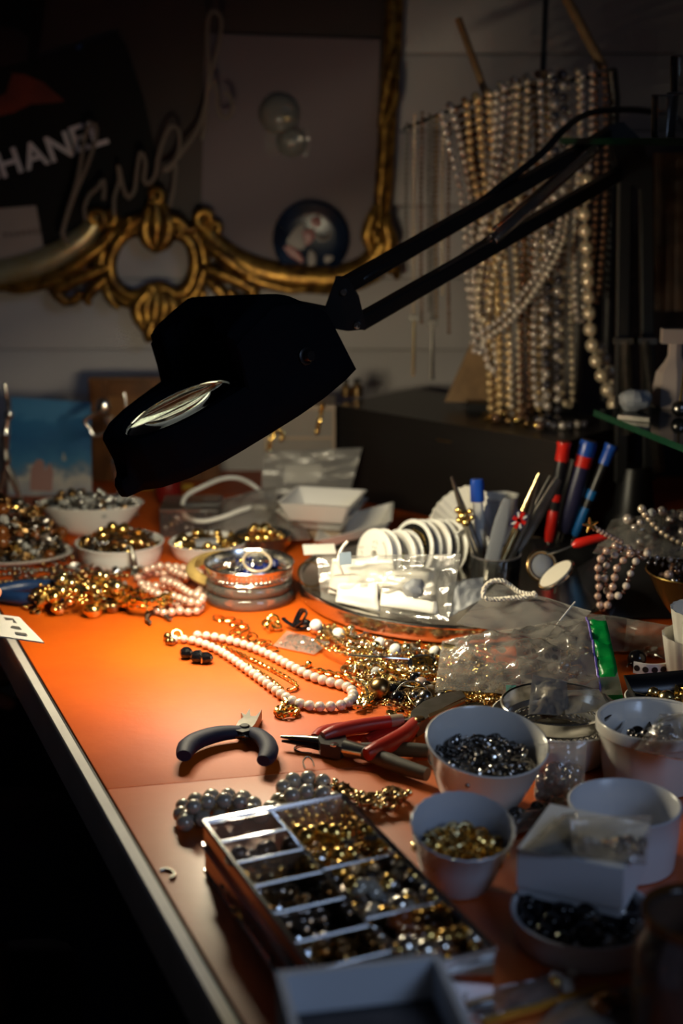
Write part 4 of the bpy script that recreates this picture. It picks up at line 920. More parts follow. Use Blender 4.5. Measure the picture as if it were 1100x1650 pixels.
# ================================================================ steel tray and what lies in it
TC = V((.113, 1.292, TZ)); TR = .154; TH = .018
tr = thing('steel_tray', 'large round steel tray holding wire spools and packets', 'tray', TC)
MB().lathe([(0, .0006), (TR - .008, .0006), (TR - .002, .003), (TR, .007), (TR, TH - .002)], 120, T(TC)).build('pan', 'steel', tr, sharp=60).modifiers.new('wall', 'SOLIDIFY').thickness = .0008
MB().ring([(TR - .0016 + .0022 * math.cos(a), TH - .001 + .0022 * math.sin(a)) for a in [k * PI / 4 for k in range(8)]], 120, T(TC)).build('rolled_rim', 'steel', tr)
# wire spools
ax = V((-.75, -.62, .20)).normalized()
def spool(i, c, r, w_, mt, label, lab):
    o = thing('wire_spool', label, 'spool', c - V((0, 0, r)), 'spools in the steel tray'); M = frame(c, c - ax)
    fl = [(.0045, 0), (r - .0006, 0), (r, .0005), (r, .0012), (r - .0006, .0016), (.0045, .0016)]
    MB().ring(fl, 48, M).build('flange', 'bead_white', o); MB().ring([(a, z + w_ - .0016) for a, z in fl], 48, M).build('flange', 'bead_white', o)
    MB().ring([(.004, .001), (r * .78, .001), (r * .80, w_ / 2), (r * .78, w_ - .001), (.004, w_ - .001)], 40, M).build('wound_wire', mt, o)
    ld = MB().ring([(.0048, -.0003), (r * .86, -.0003), (r * .86, 0), (.0048, 0)], 48, M).build('label_disc', 'paper' if lab != 'dark' else 'card_black', o)
    m = MB()
    if lab == 'print':
        for k in range(30):
            x, y = R.uniform(-.6, .6) * r, R.choice([-.55, -.42, .1, .22, .36]) * r; m.box((x, y, -.0004), (r * R.uniform(.03, .1), r * .035, .0002), M @ Rot(z=.9))
        for k in range(26):
            a = 2.2 + k * .07; m.box((.7 * r * math.cos(a), .7 * r * math.sin(a), -.0004), (r * .03, r * .05, .0002), M)
        m.build('printed_lines', 'print_grey', ld)
    elif lab == 'dark':
        for k in range(26):
            a = k * .24 + 1.0; m.sphere((.62 * r * math.cos(a), .62 * r * math.sin(a), -.0005), r * R.uniform(.05, .10), 6, 4, M @ Matrix.Diagonal((1, 1, 1, 1)), sc=(1, 1, .15))
        m.build('gold_print', 'gold', ld)
    elif lab == 'green':
        m.box((-.3 * r, -.1 * r, -.0004), (.22 * r, .5 * r, .0002), M); m.build('green_mark', mat('lime_print', (.55, .62, .10), .5).name if 'lime_print' not in M_ else 'lime_print', ld)
SL = ['white wire spool with small grey print, nearest of the row in the tray', 'white wire spool with a lime mark, second of the row in the tray', 'white wire spool with a dark label and gold print, in the tray', 'white spool of gunmetal wire, fourth of the row in the tray', 'white spool of brown wire, fifth of the row in the tray', 'white spool, last of the row beside the tool glass']
for i, (px, py, y, r, w_, mt, lab) in enumerate(((602, 894, 1.290, .0250, .013, 'bead_white', 'print'), (640, 894, 1.305, .0245, .012, 'silver', 'green'), (664, 884, 1.315, .0285, .013, 'gunmetal', 'dark'), (694, 881, 1.325, .0275, .012, 'gunmetal', 'plain'), (720, 881, 1.335, .0275, .012, 'tan_wood', 'plain'), (744, 882, 1.345, .0265, .012, 'cord_white', 'plain'))):
    spool(i, at(px, py, y), r, w_, mt, SL[i], lab)
# bags and packets in front of the spools
bgr, bf = bag('packet_bag', 'shiny crumpled clear bag of white packets leaning on the wire spools', at(518, 972, 1.222), at(722, 1000, 1.152), at(742, 893, 1.190), at(510, 897, 1.250), 'bag_bright', .012, .007, 1.7, 2.2, 34)
m = MB()
for k in range(5): m.grid(lambda a, b_: bf(.86 + .025 * k + .01 * math.sin(9 * b_), b_) + V((0, -.003 - .002 * math.sin(a * PI), .001)), 3, 20)
m.build('folded_pleats', 'bag_bright', bgr, sharp=None, kind='stuff')
for i, (q, lab, tw_) in enumerate((([(528, 955, 1.222), (640, 972, 1.180), (632, 902, 1.208), (535, 900, 1.240)], 'white paper packet, left one inside the shiny bag', 0), ([(612, 975, 1.180), (705, 990, 1.158), (700, 915, 1.190), (618, 920, 1.205)], 'white paper packet, right one inside the shiny bag', 0), ([(540, 970, 1.208), (610, 985, 1.182), (606, 940, 1.192), (545, 940, 1.216)], 'small white paper packet low in the shiny bag', 0))):
    P = [at(*p) for p in q]; root = thing('paper_packet', lab, 'packet', sum(P, V()) / 4 - V((0, 0, .02))); m = MB().grid(sheet_fn(*P, .003, .003, 2.5, i * 3.1, 10), 10, 8); o = m.build('packet', 'paper', root, sharp=None); o.modifiers.new('thick', 'SOLIDIFY').thickness = .002
p = at(668, 950, 1.182); root = thing('tissue_ball', 'grey crumpled ball inside the shiny packet bag', 'ball', p)
m = MB(); m.sphere(p, .010, 18, 12); m.v = [p + (q - p) * (1 + .25 * noise.noise((q - p) * 160)) for q in m.v]; m.build('ball', 'grey_plastic', root)
MB().tube(catmull([at(552, 925, 1.2), at(545, 905, 1.2), at(550, 885, 1.205), at(560, 872, 1.205)], 5), .0014, 8).build('white_wire', 'white_cable', None, 'stiff white wire beside the printed spool', 'wire')
o = thing('blue_grey_tab', 'small blue grey card tab beside the printed spool', 'tab', at(556, 900, 1.185)); MB().box((0, 0, 0), (.011, .001, .011), T(at(556, 900, 1.185)) @ Rot(z=.3, x=-.3)).build('tab', mat('tab_blue', (.30, .38, .46), .5).name, o)
scatter(P2([(488, 930), (512, 915), (530, 935), (510, 955)], .003), 9, [('ring', 'bronze'), ('link_bit', 'gunmetal'), ('nugget', 'bronze')], .005, .003, 'at the left inside the steel tray', 'scraps at the left of the tray', TZ + .002)
MB().torus(.012, .0009, 26, 6, T(at(500, 925, 1.26)) @ Rot(x=1.0, z=.4)).build('copper_hoop', 'bronze', None, 'copper wire hoop at the left inside the tray', 'hoop')
# silver blister card left of the spools, dark in the tray
o = thing('pale_card', 'pale card lying over the left rim of the steel tray', 'card', at(512, 888, 1.27)); MB().box((0, 0, 0), (.030, .02, .0015), T(at(514, 885, 1.29)) @ Rot(z=.1, x=.15)).build('card', 'paper', o)
# tool glass
jc = pt(797, 946, .004); jy = jc.y; jm = T(jc)
tg = thing('tool_glass', 'cut glass tumbler of tweezers and files in the steel tray', 'tumbler', jc)
MB().lathe([(.0, .001), (.022, 0), (.0235, .004), (.0235, .030), (.0240, .033), (.0225, .033), (.0215, .030), (.021, .006), (0, .006)], 36, jm, flute=.03, fl=12).build('tumbler', 'thin_glass', tg)
MB().ring([(.0225, .032), (.0242, .0325), (.0242, .0335), (.0225, .0335)], 40, jm).build('rim', 'acrylic_edge', tg)
scatter(circle(jc.x, jc.y, .017), 26, [('nugget', 'bronze'), ('ring', 'dull_steel'), ('gem', 'crystal')], .0042, .014, 'at the bottom of the tool glass', 'pieces in the tool glass', TZ + .010)
def rod(name, label, cat, p0, p1, r, mt, flat=None, n=10, parts=()):
    p0, p1 = V(p0), V(p1); o = thing(name, label, cat, p0 if p0.z < p1.z else p1); MB().tube([p0.lerp(p1, k / 8) for k in range(9)], r, n, flat=flat, up=(0, 1, 0)).build('body', mt, o); return o
t1 = rod('tweezers', 'steel tweezers with a gold charm leaning left in the tool glass', 'tweezers', at(782, 918, jy), at(727, 768, jy - .01), [.0030, .0034, .0030, .0012], 'dull_steel', [.5, .5, .6, 1]); t1b = MB().tube([at(772, 920, jy), at(752, 850, jy - .004), at(727, 770, jy - .01)], [.0030, .0032, .0010], 8, flat=.5, up=(0, 1, 0)).build('arm', 'dull_steel', t1)
ch = MB(); [ch.sphere(at(x, y, jy - .012), r_, 8, 6) for x, y, r_ in ((738, 822, .0035), (745, 832, .005), (750, 842, .004), (740, 838, .0035), (757, 824, .003), (760, 834, .0028))]
ch.build('gold_charm', 'gold', t1, label='gold lump charm')
b1 = rod('blue_cap_stick', 'white stick with a bright blue cap in the tool glass', 'stick', at(776, 915, jy + .004), at(769, 806, jy + .004), .0052, 'bead_white', .5); MB().tube([at(769, 808, jy + .004), at(768, 778, jy + .004), at(768, 772, jy + .004)], [.0066, .0064, .0055], 12, flat=.55, up=(0, 1, 0)).build('cap', 'blue_plastic', b1, label='bright blue cap')
nf = rod('nail_file', 'pale grey nail file with rounded end in the tool glass', 'nail file', at(786, 930, jy - .008), at(817, 803, jy - .012), [.0062, .0070, .0070, .0072, .0062, .003], 'grey_plastic', .14, 14)
t2 = rod('flag_tweezers', 'tweezers with a tiny red and white flag charm in the tool glass', 'tweezers', at(802, 918, jy - .006), at(868, 762, jy - .002), [.0030, .0034, .0024, .0010], 'pale_gold', [.5, .5, .7, 1]); MB().tube([at(812, 915, jy - .004), at(850, 840, jy), at(869, 764, jy - .002)], [.003, .003, .001], 8, flat=.5, up=(0, 1, 0)).build('arm', 'dull_steel', t2)
fm_ = at(836, 838, jy - .016); fM = T(fm_) @ Rot(y=.45)
fp = MB().box((0, 0, 0), (.013, .0012, .017), fM).build('flag_charm', 'navy_plastic', t2, label='tiny flag charm in red, white and navy'); m = MB(); m.box((0, -.0009, 0), (.0036, .0006, .017), fM); m.box((0, -.0009, 0), (.013, .0006, .0036), fM); m.build('red_cross', 'red_plastic', fp)
m = MB(); m.box((0, -.0007, 0), (.0018, .0005, .016), fM @ Rot(y=.62)); m.box((0, -.0007, 0), (.0018, .0005, .016), fM @ Rot(y=-.62)); m.build('white_cross', 'bead_white', fp)
fl2 = rod('flat_file', 'broad flat steel file leaning furthest right in the tool glass', 'file', at(816, 915, jy + .006), at(900, 772, jy + .012), [.003, .0055, .0055, .004], 'dull_steel', .2); rod('needle_file', 'thin needle file between the flag tweezers and the flat file', 'file', at(810, 915, jy + .002), at(886, 766, jy + .006), [.0022, .002, .0016, .0008], 'dull_steel')
# white paper cups behind the glass
for i, (a, b2, r0, r1) in enumerate((((782, 880, 1.365), (738, 822, 1.345), .014, .031), ((806, 872, 1.372), (803, 800, 1.372), .013, .019))):
    p0, p1 = at(*a), at(*b2); M = frame(p0, p1); L = (p1 - p0).length; o = thing('paper_cup', ['wide white paper cup behind the last wire spool', 'crumpled white paper cup behind the nail file'][i], 'cup', p0)
    MB().lathe([(r0, 0), (r0, .001), (r1, L), (r1 + .0012, L + .0004), (r1 - .0008, L + .0006), (r0 - .0008, .003), (0, .003)], 48, M, flute=.05 if i else .03, fl=7 if i else 24).build('cup', 'paper_cup', o)
# round pan mirror, ring dish, twisted cord, bags hanging over the rim
wd, _ = bowl('flat_dish', 'shallow white dish behind the round hand mirror', pt(885, 928, .005), .036, .010, .026)
rm = thing('round_mirror', 'small round mirror disc tilted up at the right of the tray', 'mirror', at(893, 958, 1.19)); mc = at(896, 926, 1.195); ma = (at(924, 905, 1.195) - at(868, 946, 1.195)).normalized()
md = (-ray(896, 926)).normalized(); ee = md.cross(ma).normalized(); ee = ee if ee.z > 0 else -ee; mn_ = (md * .38 + ee * .92).normalized(); Mm = basis(mc, ma, mn_.cross(ma).normalized(), mn_)
MB().lathe([(0, -.002), (.0185, -.002), (.019, 0), (.0185, .001), (0, .001)], 40, Mm).build('disc', 'silver', rm); MB().lathe([(0, .0011), (.0165, .0011), (.0165, .0016), (0, .0016)], 40, Mm).build('face', 'cord_white', rm); MB().tube([mc - mn_ * .001, at(893, 957, 1.19)], .0012, 8).build('stem', 'pale_gold', rm)
gr = thing('ring_box', 'small dark ringed grey stone beside the round mirror', 'ring', at(872, 930, 1.215)); gM = T(at(873, 912, 1.215)) @ Rot(x=1.15, z=.25)
MB().torus(.0130, .0022, 30, 10, gM).build('band', 'bronze', gr); MB().sphere((0, 0, 0), .0115, 20, 12, gM, (1, 1, .25)).build('stone', 'grey_plastic', gr)
def twisted(path, r, rr_, tw_=.006):
    P = resample(catmull(path, 12), .0012); m = MB()
    for s in (0, PI):
        Q = []
        for i, p in enumerate(P):
            t = (P[min(i + 1, len(P) - 1)] - P[max(i - 1, 0)]).normalized(); u = t.cross(V((0, .3, 1))).normalized(); v = t.cross(u); a = s + i * .0012 / tw_ * 2 * PI; Q.append(p + u * (r * math.cos(a)) + v * (r * math.sin(a)))
        m.tube(Q, rr_, 6)
    return m
cp_ = [(862, 955, 1.125), (845, 962, 1.125), (820, 964, 1.125), (798, 966, 1.125), (780, 963, 1.125), (780, 948, 1.13), (792, 937, 1.135), (808, 936, 1.135), (822, 944, 1.135), (836, 954, 1.13), (850, 957, 1.126), (866, 960, 1.12)]
MB_ = twisted([at(*p) for p in cp_], .0011, .0013); MB_.build('twisted_cord', 'cord_white', None, 'loop of twisted white cord on the grey bag at the tray rim', 'cord')
bag('grey_bag', 'dark grey folded bag beside the shiny packet bag', at(718, 995, 1.155), at(778, 965, 1.16), at(778, 930, 1.19), at(722, 940, 1.19), 'grey_plastic', .010, .006, 2.2, 4.4, 14)
bag('hanging_bag', 'clear grey bag lying over the right of the tray rim', at(735, 1004, 1.105), at(905, 1036, 1.075), at(952, 985, 1.10), at(800, 940, 1.19), 'bag_grey', .008, .006, 2.4, 6.6, 24)
MB().tube(catmull([at(880, 1030, 1.066), at(900, 1002, 1.08), at(926, 970, 1.10)], 6), .0007, 6).build('bag_seam', 'bead_white', None, 'stiff clear zip strip across the hanging grey bag', 'strip')
# screwdrivers in a black holder
hp = at(900, 900, 1.335); hold = thing('driver_holder', 'low black block holding the screwdrivers behind the tray', 'holder', V((hp.x, 1.345, TZ + .003)))
MB().box((hp.x + .008, 1.350, TZ + .018), (.062, .034, .028)).build('block', 'black_plastic', hold)
def driver(name, label, tip, top, segs):
    tip, top = V(tip), V(top); o = thing(name, label, 'screwdriver', tip); L = (top - tip).length; M = frame(tip, top)
    for nm, mt, prof in segs: MB().lathe([(r, z * L) for r, z in prof], 16, M).build(nm, mt, o)
sy = 1.345
driver('screwdriver', 'slim black precision screwdriver with red cap and red grip', at(880, 900, sy), at(909, 712, sy), [('shaft', 'chrome', [(0, 0), (.0014, .02), (.0014, .20), (0, .2)]), ('grip', 'red_plastic', [(0, .14), (.0042, .15), (.0054, .22), (.0054, .40), (.0046, .42), (0, .42)]), ('handle', 'black_plastic', [(0, .42), (.0048, .42), (.0055, .5), (.0055, .80), (.005, .84), (0, .84)]), ('red_band', 'red_plastic', [(0, .50), (.0057, .50), (.0057, .56), (0, .56)]), ('cap', 'red_plastic', [(0, .84), (.0064, .84), (.0064, .96), (.0074, .985), (.0070, 1.0), (0, 1.0)])])
driver('screwdriver', 'thick navy screwdriver with red and blue cap between the slim ones', at(896, 905, sy + .008), at(949, 710, sy + .008), [('shaft', 'dull_steel', [(0, 0), (.002, .02), (.002, .30), (0, .3)]), ('handle', 'navy_plastic', [(0, .24), (.006, .25), (.0085, .32), (.0100, .55), (.0088, .80), (0, .80)]), ('red_band', 'red_plastic', [(0, .78), (.0088, .78), (.0092, .88), (0, .88)]), ('cap', 'blue_plastic', [(0, .88), (.0085, .88), (.0090, .97), (.0080, 1.0), (0, 1.0)])])
driver('screwdriver', 'slim black precision screwdriver with blue cap, furthest right', at(915, 890, sy + .004), at(986, 716, sy + .004), [('shaft', 'chrome', [(0, 0), (.0014, .02), (.0014, .22), (0, .22)]), ('grip', 'sky_plastic', [(0, .14), (.0036, .16), (.0048, .22), (.0048, .42), (0, .42)]), ('handle', 'black_plastic', [(0, .42), (.0046, .42), (.0050, .8), (.0046, .82), (0, .82)]), ('blue_band', 'sky_plastic', [(0, .50), (.0053, .50), (.0053, .58), (0, .58)]), ('cap', 'blue_plastic', [(0, .82), (.0062, .82), (.0062, .95), (.0072, .98), (.0068, 1.0), (0, 1.0)])])
driver('screwdriver', 'thin dark screwdriver behind the red capped one', at(893, 895, sy + .015), at(925, 740, sy + .02), [('shaft', 'dull_steel', [(0, 0), (.0012, .02), (.0012, .4), (0, .4)]), ('handle', 'black_plastic', [(0, .3), (.004, .32), (.005, .5), (.0045, 1), (0, 1)])])
# ================================================================ middle of the bench: necklace, pliers, piles
def zp(px, py, r): return pt(px, py, r)
# pearl necklace: two runs joined by a loop at the right
pn = [(276, 1030), (292, 1029), (312, 1032), (345, 1044), (372, 1060), (400, 1080), (428, 1100), (455, 1120), (478, 1132), (508, 1138), (536, 1138), (556, 1134), (568, 1124), (566, 1112), (552, 1104), (528, 1098), (498, 1088), (470, 1074), (436, 1056), (404, 1042), (372, 1032), (340, 1025), (306, 1022)]
pnp = catmull([zp(x, y, .0042) for x, y in pn], 10)
neck = strand('pearl_necklace', 'necklace of white pearls laid in a long loop on the orange vinyl', None, pnp[4:], [.0037, .0037, .0039, .0042, .0043, .0041, .0038, .0037], 'pearl_white', jit=.02, step=1.92, cord=('cord_white', .0006))
m = MB(); m.torus(.0042, .0008, 18, 6, T(pt(285, 1022, .004)) @ Rot(x=.7, z=.4)); m.build('ring_clasp', 'gold', neck, label='gold ring clasp')
shp = [(270, 1026, .004), (277, 1034, .0035), (271, 1034, .003)]
m = MB(); [m.sphere(pt(x, y, r), r, 12, 8) for x, y, r in shp]; m.build('clasp_beads', 'bronze', neck)
chain('gold_chain', 'fine gold chain running inside the pearl necklace loop', catmull([pt(x, y, .0022) for x, y in [(320, 1033), (360, 1043), (400, 1060), (440, 1080), (470, 1097), (478, 1108), (462, 1112)]], 10), .0024, .0007, 'gold', group=None)
chain('gold_chain', 'second fine gold chain inside the pearl necklace, nearer its lower run', catmull([pt(x, y, .0022) for x, y in [(330, 1040), (370, 1056), (410, 1078), (440, 1098), (456, 1112)]], 10), .0022, .0007, 'gold')
chain('gold_chain', 'gold chain with flat links curling behind the end of the pearl loop', catmull([pt(x, y, .0026) for x, y in [(505, 1078), (530, 1084), (556, 1090), (576, 1100), (590, 1112), (592, 1126), (578, 1134), (584, 1120), (596, 1110)]], 10), .0032, .0009, 'gold')
chain('gold_chain', 'heavier gold chain heaped at the right end of the pearl loop', catmull([pt(x, y, .0045) for x, y in [(560, 1092), (582, 1102), (594, 1118), (584, 1132), (572, 1140), (588, 1136), (600, 1122), (590, 1104), (572, 1096)]], 10), .0036, .0011, 'pale_gold')
chain('gold_chain', 'small gold chain coil at the lower run of the pearl necklace', catmull([pt(x, y, .0035) for x, y in [(455, 1118), (462, 1128), (452, 1140), (444, 1148), (456, 1152), (472, 1150), (480, 1144), (468, 1140), (452, 1146)]], 10), .0036, .0011, 'gold')
chain('gold_chain', 'short gold chain piece above the pearl necklace', catmull([pt(x, y, .002) for x, y in [(452, 1066), (470, 1072), (488, 1076), (500, 1070)]], 8), .0024, .0008, 'gold'); inst('loose_bead', pro('bead', 'gold'), T(pt(497, 1070, .003)) @ Matrix.Scale(.003, 4), None, None, 'small gold bead at the end of the short gold chain piece', 'bead')
# black stone clip
bc = thing('black_clip', 'black stone earring clip left of the pearl necklace', 'earring', pt(316, 1064))
for x, y, r, sx in ((300, 1052, .0058, 1), (318, 1058, .0060, 1.1), (331, 1060, .0055, 1.2)): MB().sphere(pt(x, y, r * .9), r, 8, 6, sc=(sx, 1, .9)).build('stone', 'bead_black', bc, sharp=20)
MB().torus(.0056, .0009, 16, 6, T(pt(323, 1059, .005)) @ Rot(y=PI / 2, z=.3)).build('silver_band', 'silver', bc, label='thin silver band')
# flat oval link chain, black bow, packet of chips
P = catmull([pt(x, y, .0016) for x, y in [(352, 996), (376, 1002), (392, 1012), (378, 1020), (398, 1024), (420, 1036), (446, 1050)]], 10); Q = resample(P, .0105); oc2 = thing('oval_link_chain', 'gold chain of large flat oval links above the pearl necklace', 'chain', P[0])
for i, p in enumerate(Q):
    m = MB(); link_shape(m, .0072 * R.uniform(.8, 1.15), .0046, .0008, T(p + V((0, 0, .0008 * (i % 2)))) @ Rot(x=R.uniform(-.15, .15), z=R.uniform(0, 3)), 16); m.build('link', 'gold', oc2)
gk_ = thing('gold_knot', 'knot of thick gold rings beside the black bow', 'knot', pt(440, 1010))
for x, y, a, b2 in ((432, 1005, .3, .4), (440, 1000, 1.1, .2), (444, 1008, .5, 1.2), (436, 1010, 1.3, .9)): MB().torus(.0048, .0015, 18, 8, T(pt(x, y, .005)) @ Rot(x=a, z=b2)).build('ring', 'gold', gk_)
bw = thing('black_bow', 'black lacquered bow clip below the steel tray', 'bow', pt(480, 1008))
for path in ([(474, 1010, .004), (486, 1002, .010), (494, 988, .018), (486, 984, .018), (478, 998, .010), (474, 1010, .004)], [(474, 1010, .004), (490, 1012, .003), (498, 1006, .006), (490, 1002, .007), (474, 1008, .006)], [(474, 1009, .005), (462, 1002, .007), (456, 996, .009)]):
    MB().tube(catmull([pt(*p) for p in path], 6), .0026, 8, flat=.4).build('loop', 'bead_black', bw)
cpk, cf = bag('chip_packet', 'small clear packet of silver glitter chips on the vinyl', pt(440, 1040, .002), pt(506, 1054, .002), pt(532, 1036, .003), pt(462, 1016, .003), 'bag', .005, .002, 3, 1.9, 14)
m = MB(); pm = shape_mb('disc')
for i in range(260):
    p = cf(R.uniform(.08, .92), R.uniform(.08, .92)); m.add([q * .0014 for q in [V((1, 0, 0)), V((0, 1, .3)), V((-1, 0, 0)), V((0, -1, -.3))]], [(0, 1, 2, 3)], T(V((p.x, p.y, TZ + (p.z - TZ) * R.uniform(.3, .9)))) @ rrot())
m.build('silver_chips', 'chrome', cpk, kind='stuff', sharp=None)
# white and stone beads along the tray
for i, (x, y, r, mt, lab) in enumerate(((509, 1008, .0056, 'bead_white', 'round white bead below the black bow at the tray'), (545, 1022, .0056, 'bead_white', 'round white bead second from the black bow'), (612, 1037, .0054, 'bead_white', 'round white bead, left of the pair in the middle of the pile'), (637, 1047, .0052, 'bead_white', 'round white bead, right of the pair in the middle of the pile'), (701, 1050, .0050, 'bead_white', 'round white bead peeping from under the green zip bag'), (627, 1041, .0054, 'pearl_bronze', 'brown pearl bead against the steel tray'), (660, 1047, .0050, 'pearl_cream', 'cream pearl bead against the steel tray'))):
    MB().sphere((0, 0, 0), r, 28, 18, T(pt(x, y, r + .003))).build('loose_bead', mt, None, lab, 'bead')
MB().sphere((0, 0, 0), .0088, 30, 20, T(pt(612, 1110, .0088))).build('loose_bead', 'bronze', None, 'large antique brass bead at the edge of the pile', 'bead')
for i, (x, y) in enumerate(((634, 1113), (648, 1108))): MB().sphere((0, 0, 0), .0068, 9, 7, T(pt(x, y, .0068))).build('loose_bead', 'bead_black', None, ['faceted black bead beside the large brass bead', 'second faceted black bead, farther from the brass bead'][i], 'bead', sharp=20)
MB().sphere((0, 0, 0), .0055, 20, 14, T(pt(678, 1102, .009))).build('loose_bead', 'pearl_pink', None, 'pale pink pearl lying on the pile before the black button', 'bead')
MB().sphere((0, 0, 0), .0045, 12, 8, T(pt(606, 1083, .006))).build('loose_bead', 'crystal', None, 'clear round crystal beside the flat silver leaf pendant', 'bead')
# flat leaf pendants
for i, (x, y, a, s) in enumerate(((580, 1078, .5, .010), (600, 1070, -.6, .009))):
    MB().add([(q[0] * s, q[1] * s, .0006 * math.sin(k)) for k, q in enumerate([(-1, 0), (-.5, .35), (.2, .45), (1, 0), (.2, -.45), (-.5, -.35)])] + [(q[0] * s, q[1] * s, -.0008) for q in [(-1, 0), (-.5, .35), (.2, .45), (1, 0), (.2, -.45), (-.5, -.35)]], [(0, 1, 2, 3, 4, 5), (11, 10, 9, 8, 7, 6)] + [(k, k + 6, (k + 1) % 6 + 6, (k + 1) % 6) for k in range(6)][::1], T(pt(x, y, .004)) @ Rot(x=.2, z=a)).build('leaf_pendant', 'dull_steel', None, ['flat dull silver leaf pendant with a copper ring', 'flat dull silver leaf pendant leaning on the pile'][i], 'pendant')
MB().torus(.0035, .0009, 14, 6, T(pt(556, 1078, .003)) @ Rot(x=.6)).build('copper_ring', 'bronze', None, 'copper jump ring beside the flat leaf pendant', 'ring')
# black button with gold frame and letter
bt = thing('black_button', 'round black button with a square gold frame and bar emblem', 'button', pt(680, 1076)); bM = T(pt(680, 1070, .008)) @ Rot(x=.30, y=-.1, z=.12)
MB().lathe([(0, -.0015), (.0105, -.0015), (.0118, -.0005), (.0118, .0012), (.0108, .0020), (0, .0020)], 36, bM).build('disc', 'bead_black', bt)
m = MB(); [m.box(c, s, bM) for c, s in (((0, .0050, .0026), (.0150, .0014, .0014)), ((0, -.0050, .0026), (.0150, .0014, .0014)), ((.0070, 0, .0026), (.0014, .0090, .0014)), ((-.0070, 0, .0026), (.0014, .0090, .0014)))]; m.build('gold_frame', 'gold', bt)
m = MB(); [m.box(c, s, bM) for c, s in (((-.0025, 0, .0026), (.0016, .0064, .0012)), ((.0020, 0, .0026), (.0016, .0064, .0012)), ((0, 0, .0026), (.0040, .0015, .0012)), ((.0048, 0, .0024), (.0024, .0086, .0006)), ((-.0052, 0, .0024), (.0020, .0086, .0006)))]; m.build('bar_emblem', 'gold', bt)
# gold oval token
tk = thing('gold_token', 'oval gold token with raised lines beside the green zip bag', 'charm', pt(769, 1150)); tM = T(pt(768, 1144, .006)) @ Rot(x=.35, z=.1)
MB().lathe([(0, -.0016), (.0095, -.0016), (.0108, 0), (.0100, .0012), (.0088, .0010), (0, .0018)], 36, tM, 1.0, .72).build('token', 'pale_gold', tk); m = MB()
for k in range(3): m.box((0, .0024 - k * .0024, .0017), (.010 - abs(k - 1) * .002, .0006, .0006), tM)
m.build('raised_lines', 'pale_gold', tk)
# the mixed pile
pile = P2([(486, 1008), (560, 1020), (640, 1042), (705, 1048), (760, 1060), (835, 1110), (832, 1150), (760, 1166), (690, 1160), (640, 1150), (612, 1132), (590, 1108), (552, 1084), (560, 1062), (520, 1038)])
pk = [('link_bit', 'gold'), ('link_bit', 'pale_gold'), ('ring', 'gold'), ('disc', 'gold'), ('nugget', 'bronze'), ('bead', 'pale_gold'), ('clasp', 'gold'), ('leaf', 'pale_gold'), ('bar', 'silver'), ('flower', 'gold'), ('cluster', 'bronze'), ('spacer', 'silver'), ('hook', 'pale_gold'), ('star', 'silver')]
stuff_heap('jewellery_bed', pile, 1500, pk, .0027, .006, 'bed of fine gold and silver scraps under the mixed pile', 'jewellery', TZ, maxd=.012)
scatter(pile, 290, pk, .0036, .007, 'in the mixed pile before the tray', 'scraps in the mixed pile', maxd=.014)
dark = P2([(615, 1118), (660, 1105), (720, 1112), (750, 1130), (690, 1158), (640, 1150)])
scatter(dark, 44, [('bead', 'gunmetal'), ('cluster', 'gunmetal'), ('bead', 'bead_black'), ('ring', 'pale_gold'), ('nugget', 'bronze'), ('disc', 'bronze')], .0044, .007, 'in the dark end of the mixed pile', 'scraps in the dark end of the pile', maxd=.01)
fine = P2([(740, 1120), (832, 1122), (838, 1148), (800, 1165), (740, 1140)])
stuff_heap('fine_chain_heap', fine, 420, [('ring', 'gold'), ('link_bit', 'bronze'), ('ring', 'pale_gold')], .0020, .010, 'heap of very fine gold chain beside the gold token', 'chain', TZ + .001, maxd=.01)
chn = [('fine silver chain lying across the mixed pile towards the tray', [(560, 1030), (590, 1040), (612, 1055), (640, 1056), (668, 1046), (690, 1052)], .0022, 'silver'), ('pale gold chain looped at the tray end of the pile', [(530, 1020), (548, 1036), (566, 1046), (590, 1050), (600, 1062), (578, 1058), (560, 1046)], .0026, 'pale_gold'),
       ('gold chain zigzag in the middle of the mixed pile', [(610, 1072), (640, 1082), (668, 1090), (700, 1088), (720, 1098), (690, 1106), (660, 1100)], .0028, 'gold'), ('bronze chain at the front of the mixed pile', [(628, 1130), (650, 1140), (676, 1146), (700, 1140), (716, 1128)], .0026, 'bronze'), ('gold curb chain along the zip bag edge', [(720, 1108), (748, 1118), (776, 1122), (806, 1118), (830, 1126)], .0030, 'gold'), ('thin pale gold wire chain at the left tip of the pile', [(506, 1030), (530, 1046), (556, 1054), (586, 1054)], .0020, 'pale_gold')]
for lab, path, lk, mt in chn: chain('loose_chain', lab, catmull([pt(x, y, .010) for x, y in path], 10), lk, lk * .3, mt)
for i, (a, b2, mt) in enumerate((((560, 1056), (660, 1062), 'silver'), ((606, 1096), (672, 1108), 'pale_gold'), ((628, 1088), (662, 1104), 'gold'), ((548, 1020), (582, 1034), 'gold'))):
    MB().tube(catmull([pt(*a, .010), (pt(*a, .013) + pt(*b2, .013)) / 2, pt(*b2, .010)], 6), [.0008, .0014, .0012, .0007], 8).build('long_pin', mt, None, ['long silver pin across the back of the mixed pile', 'pale gold bar pin pointing at the pink pearl', 'short gold bar pin in the middle of the pile', 'thick gold bar pin near the tray'][i], 'pin')
